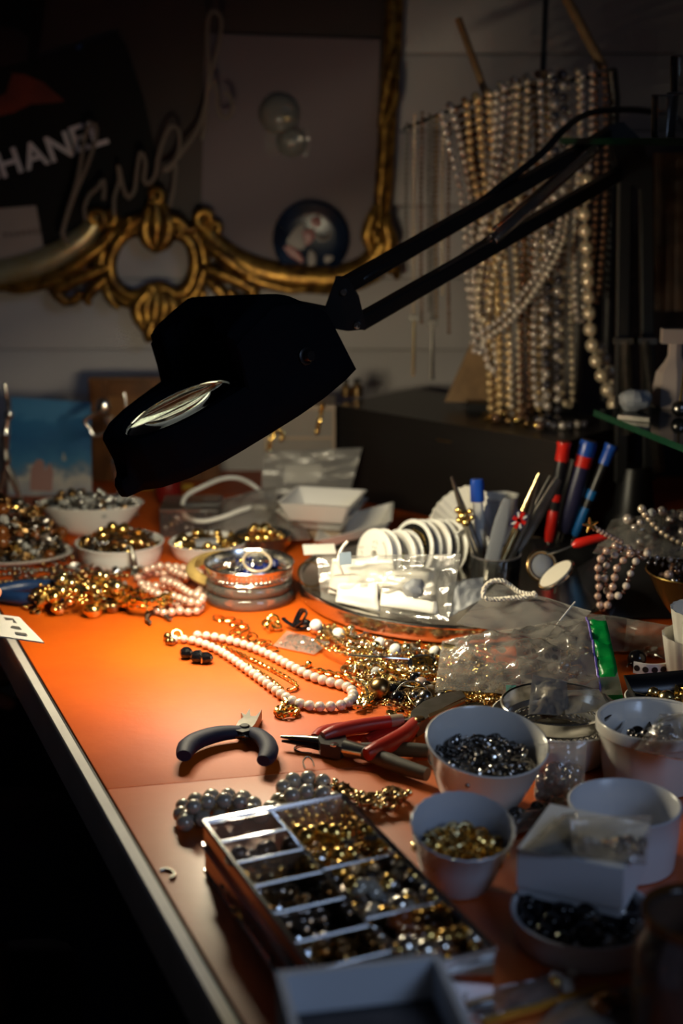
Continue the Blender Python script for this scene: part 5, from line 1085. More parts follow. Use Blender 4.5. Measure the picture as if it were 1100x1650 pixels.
for i, (x, y, r, a) in enumerate(((664, 1125, .013, 1.2), (690, 1128, .016, .35), (660, 1150, .011, .1), (700, 1142, .014, .2))):
    MB().torus(r, .0007, 30, 6, T(pt(x, y, .009)) @ Rot(x=a, z=i)).build('wire_hoop', ('silver', 'pale_gold', 'gold', 'gold')[i], None, ['silver wire hoop standing in the dark end of the pile', 'pale gold wire hoop leaning behind the pliers jaw', 'small gold wire hoop at the front of the pile', 'larger gold wire hoop under the pliers jaw'][i], 'hoop')
scatter(P2([(620, 1140), (690, 1150), (680, 1168), (620, 1160)]), 8, [('disc', 'gold'), ('hook', 'pale_gold'), ('leaf', 'gold')], .004, .001, 'lying loose before the mixed pile', 'loose scraps before the pile', flat=1)
# ---------------------------------------------------------------- left gold pile and pearls
gp_ = P2([(42, 984), (70, 962), (130, 952), (200, 958), (212, 985), (150, 998), (100, 1000)])
lk_ = [('flower', 'gold'), ('cluster', 'gold'), ('bead', 'pale_gold'), ('cup_setting', 'bronze'), ('nugget', 'gold'), ('leaf', 'pale_gold'), ('thick_ring', 'gold'), ('big_bead', 'gold'), ('link_bit', 'bronze')]
scatter(gp_, 95, lk_, .0054, .018, 'in the gold charm pile before the blue pliers', 'gold charms at the left', maxd=.012, top=.35)
for i, (x, y, r) in enumerate(((150, 992, .0088), (181, 985, .0078), (95, 988, .0075))): MB().lathe([(0, 0), (.7, 0), (1, .5), (1, .8), (.8, 1.1), (0, 1.25)], 22, T(pt(x, y, .001)) @ Matrix.Scale(r, 4)).build('gold_dome', ('gold', 'bronze', 'pale_gold')[i], None, ['wide gold dome bead at the front of the gold charm pile', 'dark bronze dome setting at the right of the gold charm pile', 'pale gold dome at the left of the gold charm pile'][i], 'bead')
MB().lathe([(0, .002), (.009, .002), (.010, .005), (.0104, .009), (.0085, .011), (0, .012)], 24, T(pt(188, 978, .0))).build('black_stone_ring', 'bead_black', None, 'black domed stone in a gold ring at the right of the gold charm pile', 'stone')
for i, (pts, lk) in enumerate((([(168, 952), (190, 958), (214, 968), (240, 972), (262, 964), (276, 956)], .0046), ([(176, 960), (200, 970), (226, 976), (256, 974), (278, 962)], .0050), ([(150, 950), (176, 944), (206, 950), (236, 958), (262, 950)], .0042))):
    chain('curb_chain', ['shiny gold curb chain over the pink pearls, farthest of three', 'shiny gold curb chain over the pink pearls, nearest of three', 'shiny gold curb chain reaching behind the gold charm pile'][i], catmull([pt(x, y, .014 - .003 * i) for x, y in pts], 10), lk, lk * .34, 'gold', width=.75)
for i, (pts, z) in enumerate((([(222, 930), (246, 922), (270, 926), (292, 934), (316, 930), (326, 944), (312, 958), (290, 950), (266, 944), (244, 944), (226, 940)], .006), ([(232, 946), (252, 956), (278, 960), (300, 968), (318, 972), (326, 962), (306, 956), (284, 942), (260, 934)], .012), ([(254, 984), (268, 988), (286, 984), (304, 986), (318, 984), (324, 974), (306, 972), (288, 974), (270, 972)], .005), ([(236, 918), (258, 912), (284, 914), (308, 918), (322, 924), (300, 928), (276, 918)], .014))):
    strand('pink_pearls', ['strand of pink pearls at the back of the pearl heap', 'strand of pink pearls over the middle of the pearl heap', 'strand of pink pearls at the front of the pearl heap', 'strand of pink pearls on top, behind the gold curb chains'][i], 'pink pearl heap', catmull([pt(x, y, z) for x, y in pts], 8), .0042, 'pearl_pink', jit=.12, cord=('cord_white', .0005))
for i, pts in enumerate(([(322, 984), (296, 986), (270, 990), (244, 986), (234, 990)], [(244, 986), (236, 996), (242, 1004)], [(262, 988), (270, 996), (278, 998)])):
    chain('silver_chain', ['dull silver chain trailing from the pearl heap', 'first dangling end of the dull silver chain', 'second dangling end of the dull silver chain'][i], catmull([pt(x, y, .003) for x, y in pts], 10), .0024, .0009, 'dull_steel')
# ---------------------------------------------------------------- pliers
def handle(path, r, mt, parent, flat=1.0, name='handle', n=14): MB().tube(catmull(path, 8), r, n, flat=flat).build(name, mt, parent)
npl = thing('flush_cutter', 'navy handled flush cutter pliers lying open on the orange vinyl', 'pliers', pt(370, 1190))
handle([pt(398, 1180, .007), pt(372, 1180, .008), pt(345, 1184, .0085), pt(318, 1193, .009), pt(302, 1204, .0092), pt(296, 1218, .0095)], [.0050, .0062, .0070, .0074, .0074, .0052], 'navy_rubber', npl, .8)
handle([pt(402, 1180, .007), pt(414, 1184, .008), pt(427, 1194, .0085), pt(433, 1207, .009), pt(430, 1220, .0092), pt(424, 1226, .0095)], [.0050, .0060, .0066, .0068, .0066, .0050], 'navy_rubber', npl, .8)
jm_ = MB()
def slab(pts, z0, z1, m=None):
    m = m or MB(); P = [pt(x, y, (z0 + z1) / 2) for x, y in pts]
    if sum(P[i - 1].x * P[i].y - P[i].x * P[i - 1].y for i in range(len(P))) < 0: P.reverse()
    return m.prism([(p.x, p.y) for p in P], TZ + z0, TZ + z1)
slab([(378, 1180), (384, 1168), (392, 1162), (388, 1154), (396, 1158), (402, 1148), (404, 1160), (412, 1160), (422, 1149), (416, 1163), (410, 1174), (402, 1182), (390, 1184)], .004, .0105).build('jaws', 'dull_steel', npl)
slab([(412, 1166), (422, 1154), (421, 1160), (414, 1174), (408, 1178)], .001, .004).build('lower_blade', 'dull_steel', npl)
MB().lathe([(0, 0), (.0036, 0), (.0036, .0015), (.003, .002), (0, .002)], 16, T(pt(394, 1172, .0105))).build('rivet', 'black_metal', npl); slab([(376, 1182), (388, 1174), (404, 1176), (402, 1184), (390, 1187)], .0045, .0112).build('joint', 'black_metal', npl)
MB().tube(catmull([pt(378, 1187, .006), pt(392, 1186, .009), pt(404, 1190, .006)], 5), .0011, 6).build('spring', 'chrome', npl)
# red pliers, handles to the left, jaws to the upper right
rp_ = thing('red_pliers', 'red handled flat nose pliers with greasy steel jaws against the pile', 'pliers', pt(640, 1180))
handle([pt(628, 1163, .014), pt(600, 1167, .014), pt(566, 1173, .014), pt(538, 1180, .014), pt(520, 1187, .013)], [.0046, .0052, .0054, .0052, .0036], 'red_rubber', rp_)
handle([pt(624, 1168, .006), pt(580, 1172, .006), pt(540, 1176, .006), pt(518, 1182, .006), pt(507, 1190, .006)], [.0040, .0050, .0052, .0050, .0038], 'red_rubber', rp_)
MB().tube([pt(622, 1164, .013), pt(648, 1160, .013)], [.0052, .0046], 12).build('ferrule', 'tan_plastic', rp_)
MB().tube([pt(640, 1161, .012), pt(676, 1155, .010)], .0016, 8).build('shank', 'chrome', rp_)
handle([pt(668, 1166, .012), pt(654, 1182, .013), pt(632, 1196, .013), pt(608, 1208, .013), pt(590, 1216, .012)], [.0050, .0060, .0064, .0062, .0044], 'red_rubber', rp_)
handle([pt(655, 1168, .006), pt(630, 1180, .006), pt(606, 1188, .006), pt(588, 1196, .006)], [.0040, .0052, .0054, .0040], 'red_rubber', rp_)
slab([(660, 1172), (662, 1156), (682, 1140), (712, 1128), (742, 1122), (750, 1132), (726, 1144), (700, 1158), (684, 1170), (672, 1178)], .006, .016).build('jaws', 'dull_steel', rp_)
slab([(690, 1152), (748, 1128), (749, 1131), (692, 1158)], .0155, .0170).build('jaw_groove', 'bronze', rp_); MB().lathe([(0, 0), (.0040, 0), (.0042, .001), (.003, .0022), (0, .0024)], 18, T(pt(676, 1160, .016))).build('rivet', 'bronze', rp_)
# long nose pliers pointing left
lp_ = thing('long_nose_pliers', 'long nose pliers with tapered black jaws and worn grey handles', 'pliers', pt(560, 1215))
MB().tube([pt(516, 1194, .009), pt(484, 1190, .009), pt(452, 1187, .009)], [.0042, .0030, .0011], 10, flat=.8).build('upper_jaw', 'gunmetal', lp_); MB().tube([pt(516, 1202, .006), pt(484, 1197, .006), pt(454, 1194, .006)], [.0040, .0028, .0010], 10, flat=.8).build('lower_jaw', 'black_metal', lp_)
slab([(512, 1198), (518, 1189), (556, 1193), (560, 1206), (548, 1214), (516, 1208)], .003, .0125).build('box_joint', 'black_metal', lp_); MB().lathe([(0, 0), (.003, 0), (.003, .001), (0, .0014)], 14, T(pt(538, 1201, .0125))).build('rivet', 'chrome', lp_)
MB().tube([pt(555, 1205, .009), pt(572, 1209, .009), pt(592, 1213, .009)], [.0062, .0056, .0050], 12).build('shank', 'silver', lp_, label='bright worn steel shank')
handle([pt(588, 1213, .009), pt(620, 1224, .009), pt(650, 1236, .008), pt(688, 1248, .008)], [.0050, .0056, .0056, .0046], 'worn_grip', lp_); handle([pt(580, 1206, .009), pt(620, 1207, .008), pt(660, 1208, .008), pt(690, 1210, .008)], [.0040, .0050, .0052, .0046], 'worn_grip', lp_)
# wire scraps
for i, path in enumerate(([(502, 1214), (484, 1212), (474, 1206), (482, 1201), (500, 1202)], [(492, 1240), (488, 1228), (494, 1220), (502, 1224), (506, 1236)])):
    MB().tube(catmull([pt(x, y, .001 if i == 0 else .006) for x, y in path], 6), .0007, 6).build('wire_hook', 'silver', None, ['bent silver wire scrap below the long nose tip', 'silver ear wire standing up from the grey pearls'][i], 'wire')
MB().tube(catmull([pt(x, y, z) for x, y, z in [(258, 1402, .0006), (268, 1400, .0008), (278, 1404, .001), (281, 1411, .001), (274, 1415, .001)]], 6), .0010, 6).build('wire_hook', 'dull_steel', None, 'small bent wire hook near the white bench edge', 'wire')
# blue handled pliers at the far left
bp_ = thing('blue_pliers', 'blue handled pliers lying at the far left behind the gold charms', 'pliers', pt(60, 958))
handle([pt(132, 946, .008), pt(90, 943, .009), pt(40, 944, .009), pt(5, 950, .009), (pt(-20, 956, .009))], [.0045, .0055, .0062, .0062, .0050], 'blue_rubber', bp_); handle([pt(130, 950, .006), pt(96, 960, .0075), pt(50, 965, .0075), pt(15, 962, .0075), pt(-15, 956, .0075)], [.0045, .0058, .0064, .0064, .0050], 'blue_rubber', bp_)
MB().tube([pt(125, 948, .007), pt(155, 950, .007), pt(175, 952, .006)], [.005, .006, .002], 10, flat=.7).build('jaws', 'dull_steel', bp_)
# ---------------------------------------------------------------- grey pearl clumps and antique chain near the sorting box
for i, (pts, z, r) in enumerate((([(292, 1312), (296, 1298), (314, 1290), (334, 1286), (356, 1282), (380, 1284), (398, 1290), (412, 1300)], .0058, .0056), ([(298, 1326), (310, 1312), (330, 1302), (352, 1300), (376, 1300), (396, 1306), (424, 1312)], .0058, .0056), ([(312, 1300), (334, 1292), (360, 1290), (384, 1292), (398, 1300)], .0140, .0054), ([(300, 1318), (322, 1320), (344, 1318), (368, 1316), (392, 1318)], .0060, .0054),
        ([(420, 1314), (436, 1302), (452, 1288), (462, 1272), (482, 1264), (502, 1266), (520, 1270), (536, 1276)], .0060, .0058), ([(440, 1304), (462, 1292), (484, 1286), (506, 1286), (528, 1288), (548, 1290)], .0060, .0058), ([(456, 1268), (476, 1256), (498, 1254), (518, 1258), (532, 1266)], .0110, .0056), ([(470, 1282), (490, 1276), (512, 1276), (530, 1282)], .0150, .0056), ([(450, 1308), (480, 1304), (512, 1302), (544, 1300)], .0056, .0056))):
    strand('grey_pearls', ['strand of grey pearls at the back of the left clump', 'strand of grey pearls along the middle of the left clump', 'strand of grey pearls on top of the left clump', 'strand of grey pearls at the front of the left clump', 'strand of grey pearls curving up into the right clump', 'strand of grey pearls across the right clump', 'strand of grey pearls at the back of the right clump', 'short strand of grey pearls on top of the right clump', 'strand of grey pearls against the sorting box'][i], 'grey pearl clumps', catmull([pt(x, y, z) for x, y in pts], 8), r, 'pearl_grey', jit=.10, step=1.98, cord=('brown_cord', .0006))
ac = thing('ornate_chain', 'antique gold chain of carved beads right of the grey pearls', 'chain', pt(600, 1290))
for i, (x, y) in enumerate([(540, 1266), (552, 1274), (564, 1278), (576, 1286), (588, 1290), (600, 1288), (612, 1282), (624, 1278), (636, 1276), (648, 1280), (640, 1290), (626, 1296), (612, 1298), (596, 1296)]):
    m = MB(); k = ('cluster', 'cup_setting', 'thick_ring')[i % 3]; me = pro(k, 'bronze' if i % 3 else 'pale_gold'); inst('carved_bead', me, T(pt(x, y, .006)) @ Rot(R.uniform(-.4, .4), R.uniform(-.4, .4), R.uniform(0, 6)) @ Matrix.Scale(.0056 if i not in (8, 9) else .007, 4), ac)
# ================================================================ front: sorting box, cups, boxes
# clear sorting box
B0, B1_ = pt(328, 1325, .034), pt(556, 1294, .034); B3 = pt(478, 1527, .034)
byv = (B3 - B0).normalized(); bxv = V((-byv.y, byv.x, 0)); bxl = (B1_ - B0).dot(bxv) + .003; BL = .185; BH = .034
sbM = basis(V((B0.x, B0.y, TZ)), bxv, byv, V((0, 0, -1))); sbM = basis(V((B0.x, B0.y, TZ)), bxv, byv, bxv.cross(byv))
up1 = 1 if bxv.cross(byv).z > 0 else -1
def sbp(x, y, z): return V((B0.x, B0.y, TZ)) + bxv * x + byv * y + V((0, 0, z))
sb = thing('sorting_box', 'clear plastic sorting box with compartments of beads and findings', 'box', sbp(bxl / 2, BL / 2, 0))
def sbox(x0, x1, y0, y1, z0, z1, nm, mt):
    m = MB(); c = [sbp(x, y, z) for z in (z0, z1) for x, y in ((x0, y0), (x1, y0), (x1, y1), (x0, y1))]
    m.add(c, [(3, 2, 1, 0), (4, 5, 6, 7), (0, 1, 5, 4), (1, 2, 6, 5), (2, 3, 7, 6), (3, 0, 4, 7)]); return m.build(nm, mt, sb)
t_ = .0018
sbox(0, bxl, 0, BL, .0004, .002, 'floor', 'acrylic')
for a in ((0, bxl, 0, t_), (0, bxl, BL - t_, BL), (0, t_, t_, BL - t_), (bxl - t_, bxl, t_, BL - t_)): sbox(*a, .002, BH - .001, 'wall', 'acrylic')
mx = bxl * .50
rowsL = (.020, .046, .074, .104, .134, .160); rowsR = (.072, .128)
sbox(mx - .0008, mx + .0008, t_, BL - t_, .002, BH - .004, 'divider', 'acrylic')
for y in rowsL: sbox(t_, mx - .0008, y - .0007, y + .0007, .002, BH - .004, 'divider', 'acrylic')
for y in rowsR: sbox(mx + .0008, bxl - t_, y - .0007, y + .0007, .002, BH - .004, 'divider', 'acrylic')
def bright_edge(a, b2, r=.0011, nm='edge'): MB().tube([a, b2], r, 6).build(nm, 'acrylic_edge', sb)
for z in (BH, .003):
    for a, b2 in (((0, 0), (bxl, 0)), ((bxl, 0), (bxl, BL)), ((0, 0), (0, BL)), ((0, BL), (bxl, BL))): bright_edge(sbp(*a, z), sbp(*b2, z), .0016 if z == BH else .0012)
bright_edge(sbp(-.001, 0, .020), sbp(-.001, BL, .020), .0014, 'side_rib')
bright_edge(sbp(mx, t_, BH - .004), sbp(mx, BL - t_, BH - .004), .0010)
for y in rowsL: bright_edge(sbp(t_, y, BH - .004), sbp(mx, y, BH - .004), .0009)
for y in rowsR: bright_edge(sbp(mx, y, BH - .004), sbp(bxl - t_, y, BH - .004), .0009)
def cell(x0, x1, y0, y1): return [(p.x, p.y) for p in (sbp(x0 + .003, y0 + .003, 0), sbp(x1 - .003, y0 + .003, 0), sbp(x1 - .003, y1 - .003, 0), sbp(x0 + .003, y1 - .003, 0))]
ysL = (t_,) + rowsL + (BL - t_,); ysR = (t_,) + rowsR + (BL - t_,)
cellsL = [([('nugget', 'gunmetal'), ('bead', 'gunmetal')], 16, 'first left'), ([('bead', 'bead_black'), ('ring', 'gunmetal')], 20, 'second left'), ([('ring', 'gold'), ('disc', 'gold'), ('link_bit', 'pale_gold')], 26, 'third left'), ([('ring', 'bronze'), ('clasp', 'gunmetal')], 22, 'fourth left'), ([('nugget', 'bead_black'), ('bead', 'gunmetal')], 18, 'fifth left'), ([('bead', 'bronze'), ('ring', 'gold')], 18, 'sixth left'), ([('bead', 'silver'), ('gem', 'crystal')], 14, 'seventh left')]
ORD = 'compartment of the sorting box'
for i, (k, n_, nm) in enumerate(cellsL): scatter(cell(0, mx, ysL[i], ysL[i + 1]), int(n_ * 1.5), k, .0046, .006, 'in the ' + nm + ' ' + ORD, 'findings in the ' + nm + ' compartment', TZ + .003, maxd=.004)
cellsR = [([('ring', 'gold'), ('bead', 'gold'), ('clasp', 'bronze'), ('disc', 'pale_gold'), ('flower', 'gold'), ('gem', 'silver')], 66, 'far right'), ([('gem', 'crystal'), ('bead', 'silver'), ('bead', 'pearl_grey'), ('nugget', 'gunmetal'), ('clasp', 'silver'), ('bead', 'gold')], 64, 'middle right'), ([('bead', 'gold'), ('bead', 'silver'), ('gem', 'crystal'), ('bead', 'amber_bead'), ('ring', 'bronze')], 52, 'near right')]
for i, (k, n_, nm) in enumerate(cellsR):
    stuff_heap('finding_bed', cell(mx, bxl, ysR[i], ysR[i + 1]), 90, k[:4], .0036, .006, 'bed of findings in the ' + nm + ' ' + ORD, 'findings', TZ + .003, maxd=.004)
    scatter(cell(mx, bxl, ysR[i], ysR[i + 1]), n_, k, .0046, .012, 'in the ' + nm + ' ' + ORD, 'findings in the ' + nm + ' compartment', TZ + .005, maxd=.004)
# white cup of steel clasps
c1_ = pt(772, 1296); tilt = Rot(x=.20, y=.07)
cup1, cM = bowl('white_cup', 'white porcelain cup full of dark steel lobster clasps', c1_ + V((0, 0, .0055)), .0395, .044, .025, 'ceramic', .0022, 'cup', tilt)
def fill(M, r, z, n1, n2, kinds, size, h, where, group, bedname, bedlabel, bedcat='findings'):
    c = M @ V((0, 0, z)); poly = circle(c.x, c.y, r); stuff_heap(bedname, poly, n1, kinds, size * .9, h * .7, bedlabel, bedcat, c.z - .002, maxd=r)
    scatter(poly, n2, kinds, size, h, where, group, c.z, maxd=r)
fill(cM, .0315, .028, 130, 110, [('clasp', 'gunmetal'), ('clasp', 'silver'), ('ring', 'gunmetal'), ('clasp', 'gunmetal')], .0042, .010, 'in the white porcelain cup', 'clasps in the white cup', 'clasp_bed', 'bed of steel clasps in the white porcelain cup')
# small cup of gold rings
c2_ = pt(736, 1424); cup2, cM2 = bowl('plastic_cup', 'small translucent fluted cup holding gold jump rings', c2_ + V((0, 0, .005)), .0300, .038, .020, 'ceramic_cool', .0014, 'cup', Rot(x=.24, y=.05), flute=.012, fl=24)
fill(cM2, .0235, .020, 60, 70, [('ring', 'gold'), ('ring', 'pale_gold'), ('thick_ring', 'gold')], .0046, .008, 'in the small fluted cup', 'gold rings in the fluted cup', 'ring_bed', 'bed of gold rings in the small fluted cup')
# ramekin
c3_ = pt(1047, 1256); ram, rM = bowl('ramekin', 'white fluted ramekin with a dark cluster and a clear bag inside', c3_, .0372, .043, .031, 'ceramic', .003, 'ramekin', flute=.012, fl=36)
MB().ring([(.0372, .036), (.0382, .037), (.0384, .043), (.0374, .0445), (.0355, .044), (.035, .040)], 56, rM).build('rim', 'ceramic', ram)
inst('dark_cluster', pro('cluster', 'gunmetal'), T(rM @ V((-.012, -.006, .034))) @ Matrix.Scale(.0085, 4), None, None, 'dark bead cluster lying in the white ramekin', 'cluster'); scatter(circle(rM.translation.x, rM.translation.y, .022), 16, [('cluster', 'gunmetal'), ('bead', 'bead_black'), ('ring', 'gunmetal')], .005, .004, 'in the white ramekin', 'dark pieces in the ramekin', TZ + .022)
bag('bead_bag', 'crumpled clear bag bulging over the rim of the white ramekin', pt(1022, 1208, .040), pt(1120, 1228, .044), pt(1130, 1150, .062), pt(1062, 1150, .060), 'bag_bright', .014, .008, 2.6, 12.1, 18)
# pearl white round jar and the boxes in front
c4 = V((0, 0, 0)); q4 = pt(1006, 1293, .038); jar, jM = bowl('round_jar', 'cool white straight sided jar behind the white card box', V((q4.x, q4.y, TZ)), .0336, .038, .031, 'ceramic_cool', .0026, 'jar')
scatter(circle(q4.x, q4.y, .024), 10, [('bead', 'pearl_grey'), ('ring', 'gold')], .004, .003, 'at the bottom of the cool white jar', 'pieces in the cool white jar', TZ + .004)
q5 = pt(938, 1512); dsh, dM = bowl('low_dish', 'low round white dish of black beads under the white card box', V((q5.x, q5.y, TZ)), .0395, .017, .036, 'ceramic_cool', .0028, 'dish')
scatter(circle(q5.x, q5.y, .033), 90, [('bead', 'bead_black'), ('gem', 'bead_black'), ('nugget', 'bead_black'), ('nugget', 'gunmetal')], .0046, .003, 'in the low round dish under the card box', 'black beads in the low dish', TZ + .009, maxd=.004)
k0, k1 = pt(834, 1366, .047), pt(1005, 1403, .047); kd = (k1 - k0).normalized(); kn_ = V((-kd.y, kd.x, 0)); kl = (k1 - k0).length
cbx = thing('card_box', 'white square card box resting on the low round dish', 'box', k0 + kd * kl / 2 + kn_ * kl / 2 - V((0, 0, .028)))
def cbp(o0, o1, e, z0, z1, nm): MB().prism([((k0 + kd * a + kn_ * b_).x, (k0 + kd * a + kn_ * b_).y) for a, b_ in ((e, e), (kl - e, e), (kl - e, kl - e), (e, kl - e))], TZ + z0, TZ + z1).build(nm, 'cardboard_white', cbx)
cbp(0, 0, .0008, .0185, .030, 'base'); cbp(0, 0, 0, .0240, .047, 'lid')
bag('clear_bag', 'clear bag of dark seed beads slumped on the white card box', pt(925, 1380, .048), pt(1040, 1392, .050), pt(1050, 1316, .064), pt(918, 1318, .066), 'bag', .010, .008, 2.4, 15.5, 18)
scatter(P2([(975, 1376), (1040, 1384), (1035, 1368), (975, 1364)], .048), 26, [('bead', 'bronze'), ('bead', 'brown_glass')], .0026, .003, 'inside the clear bag on the card box', 'seed beads on the card box', TZ + .0485, maxd=.004)
# bag of dark beads between the cups
bag('clear_bag', 'tall clear bag of dark beads standing between cup and ramekin', pt(862, 1312, .003), pt(938, 1305, .003), pt(946, 1192, .052), pt(868, 1200, .050), 'bag_bright', .012, .008, 2.6, 18.2, 20)
scatter(P2([(866, 1300), (930, 1296), (934, 1262), (870, 1266)]), 54, [('bead', 'gunmetal'), ('bead', 'pearl_bronze'), ('nugget', 'bronze'), ('gem', 'bead_black')], .0040, .014, 'in the tall clear bag between the cups', 'dark beads in the tall clear bag', maxd=.006, top=.1)
bag('clear_bag', 'flat clear packet of black beads before the tall clear bag', pt(795, 1352, .004), pt(880, 1330, .004), pt(920, 1290, .010), pt(805, 1318, .010), 'bag_bright', .008, .004, 2.6, 21.2, 14)
scatter(P2([(806, 1344), (870, 1330), (890, 1306), (815, 1326)]), 44, [('bead', 'bead_black'), ('bead', 'gunmetal'), ('gem', 'gunmetal')], .0036, .004, 'in the flat clear packet before the tall bag', 'black beads in the flat packet', maxd=.005)
bag('clear_bag', 'empty clear bag crushed between the fluted cup and the card box', pt(780, 1436, .002), pt(850, 1440, .004), pt(846, 1352, .020), pt(798, 1362, .016), 'bag', .008, .006, 2.6, 24.4, 14)
bag('clear_bag', 'clear bag strip draped from the jar onto the card box', pt(838, 1372, .048), pt(925, 1380, .049), pt(930, 1310, .055), pt(905, 1312, .052), 'bag_grey', .004, .003, 2.2, 27.1, 12)
# white dish with silver filigree basket and bags
q6 = pt(896, 1216); wdi, _ = bowl('white_cup', 'white cup holding the pierced silver basket', V((q6.x, q6.y, TZ)), .0470, .030, .034, 'ceramic', .0026, 'cup')
fb_ = thing('filigree_basket', 'pierced silver basket bowl set in the white cup', 'basket', V((q6.x, q6.y + .004, TZ + .012))); fm2 = Vector((q6.x, q6.y + .004, TZ + .012))
MB().lathe([(.0, .0), (.024, .0), (.027, .001)], 48, T(fm2)).build('floor', 'dull_steel', fb_); MB().ring([(.0268, .0), (.0280, .0005), (.0278, .002), (.0266, .002)], 56, T(fm2)).build('foot_rim', 'silver', fb_)
MB().ring([(.0350, .0150), (.0362, .0150), (.0395, .0235), (.0400, .0250), (.0390, .0258), (.0378, .0250)], 64, T(fm2)).build('band', 'silver', fb_)
m = MB()
for k in range(44):
    a = 2 * PI * k / 44; 
    for rr_, zz in ((.0300, .005), (.0330, .0100)): m.torus(.0021, .0006, 8, 4, T(fm2) @ Rot(z=a + (.07 if zz > .006 else 0)) @ T((rr_, 0, zz)) @ Rot(y=PI / 2 - .5))
m.build('pierced_rings', 'silver', fb_, kind='stuff')
bag('clear_bag', 'folded clear bag with a brown bead inside the silver basket', fm2 + V((-.022, -.012, .022)), fm2 + V((.006, -.018, .024)), fm2 + V((.008, .014, .036)), fm2 + V((-.016, .016, .040)), 'bag_grey', .006, .006, 2.4, 30.3, 14)
bag('clear_bag', 'flat clear bag over the right half of the silver basket', fm2 + V((.002, -.022, .026)), fm2 + V((.034, -.014, .027)), fm2 + V((.032, .018, .028)), fm2 + V((.006, .016, .028)), 'bag_grey', .003, .002, 2.4, 33.3, 12)
inst('brown_bead', pro('nugget', 'pearl_bronze'), T(fm2 + V((-.006, .0, .022))) @ Matrix.Scale(.008, 4), None, None, 'brown bead inside the folded clear bag in the basket', 'bead')
bag('clear_bag', 'small torn clear bag with a green print beside the silver basket', pt(812, 1136, .014), pt(846, 1132, .014), pt(840, 1104, .024), pt(814, 1100, .026), 'bag', .003, .003, 2.4, 35.3, 10)
m = MB().grid(lambda a, b_: pt(815 + 16 * a, 1130 - 26 * b_, .016 + .009 * b_), 3, 3); m.build('green_print', mat('mint_print', (.16, .42, .30), .4).name, None, 'mint green printed slip in the small torn clear bag', 'slip', sharp=None)
inst('square_crystal', pro('gem', 'crystal'), T(pt(1010, 1145, .014)) @ Rot(x=.4) @ Matrix.Scale(.010, 4), None, None, 'square cut crystal stone beside the black tray', 'stone')
# white deep box at the bottom edge with a dark picture
z7 = .070; e0, e1 = pt(444, 1565, z7), pt(708, 1536, z7); ed_ = (e1 - e0).normalized(); en_ = V((ed_.y, -ed_.x, 0)); el_ = (e1 - e0).length; ew = .11
wb = thing('white_box', 'blue white open box with a dark photograph in it at the near bench edge', 'box', e0 + ed_ * el_ / 2 + en_ * ew / 2 - V((0, 0, z7)))
def wbp(a, b2, z): return V((e0.x, e0.y, TZ)) + ed_ * a + en_ * b2 + V((0, 0, z))
def wbb(a0, a1, b0, b1, z0, z1, nm, mt):
    c = [wbp(a, b_, z) for z in (z0, z1) for a, b_ in ((a0, b0), (a1, b0), (a1, b1), (a0, b1))]; return MB().add(c, [(3, 2, 1, 0), (4, 5, 6, 7), (0, 1, 5, 4), (1, 2, 6, 5), (2, 3, 7, 6), (3, 0, 4, 7)]).build(nm, mt, wb)
tw2 = .0035
wbb(0, el_, 0, tw2, .001, z7, 'side_wall', 'cardboard_white'); wbb(0, el_, ew - tw2, ew, .001, z7, 'side_wall', 'cardboard_white'); wbb(0, tw2, tw2, ew - tw2, .001, z7, 'side_wall', 'cardboard_white'); wbb(el_ - tw2, el_, tw2, ew - tw2, .001, z7, 'side_wall', 'cardboard_white')
wbb(tw2, el_ - tw2, tw2, ew - tw2, .001, z7 - .020, 'filler', 'black_plastic')
ph = wbb(tw2 + .003, el_ - tw2 - .002, .010, ew - .008, z7 - .0198, z7 - .0185, 'photograph', mat('dark_photo', (.020, .018, .018), .25, nscale=30, color2=(.09, .07, .065)).name)
MB().torus(.022, .003, 30, 6, T(wbp(el_ * .52, .045, z7 - .0175)) @ Matrix.Diagonal((1.2, .8, .2, 1))).build('printed_arc', 'pearl_bronze', ph)
# bottom right corner
q8 = at(1118, 1560, .60); q8.z = TZ
bj = thing('smoked_jar', 'smoky glass jar of grey beads at the near right corner', 'jar', q8)
MB().lathe([(0, .002), (.022, .001), (.0275, .006), (.029, .02), (.029, .050), (.025, .058), (.0245, .064), (.0225, .064), (.0235, .057), (.0272, .049), (.0272, .02), (.025, .007), (0, .004)], 44, T(q8)).build('jar', 'smoke_glass', bj); MB().ring([(.024, .062), (.0265, .063), (.0265, .067), (.024, .067)], 40, T(q8)).build('rim', 'brown_glass', bj)
scatter(circle(q8.x, q8.y, .017), 30, [('big_bead', 'pearl_grey'), ('gem', 'crystal'), ('big_bead', 'gunmetal'), ('big_bead', 'pearl_bronze')], .0062, .034, 'inside the smoky glass jar', 'beads in the smoky jar', TZ + .008, maxd=.012, top=.1)
q9 = pt(1092, 1668); bowl('white_pot', 'small white pot at the near right corner below the smoky jar', V((q9.x, q9.y, TZ)), .020, .018, .017, 'ceramic_cool', .002, 'pot')
MB().box((0, 0, 0), (.074, .0050, .0016), T((pt(800, 1640, .001) + pt(958, 1594, .001)) / 2) @ Rot(z=math.atan2((pt(958, 1594) - pt(800, 1640)).y, (pt(958, 1594) - pt(800, 1640)).x))).build('yellow_stick', mat('stick_yellow', (.62, .28, .03), .5).name, None, 'flat yellow stick lying at the near edge of the bench', 'stick')
bag('clear_bag', 'flat clear bag below the yellow stick at the near edge', pt(820, 1700, .002), pt(1040, 1680, .002), pt(1030, 1585, .004), pt(900, 1615, .004), 'bag_grey', .003, .003, 2.6, 40.1, 14)
bag('clear_bag', 'small clear packet above the yellow stick at the near edge', pt(770, 1640, .002), pt(900, 1606, .002), pt(905, 1572, .004), pt(800, 1590, .004), 'bag', .003, .003, 2.6, 43.1, 12)
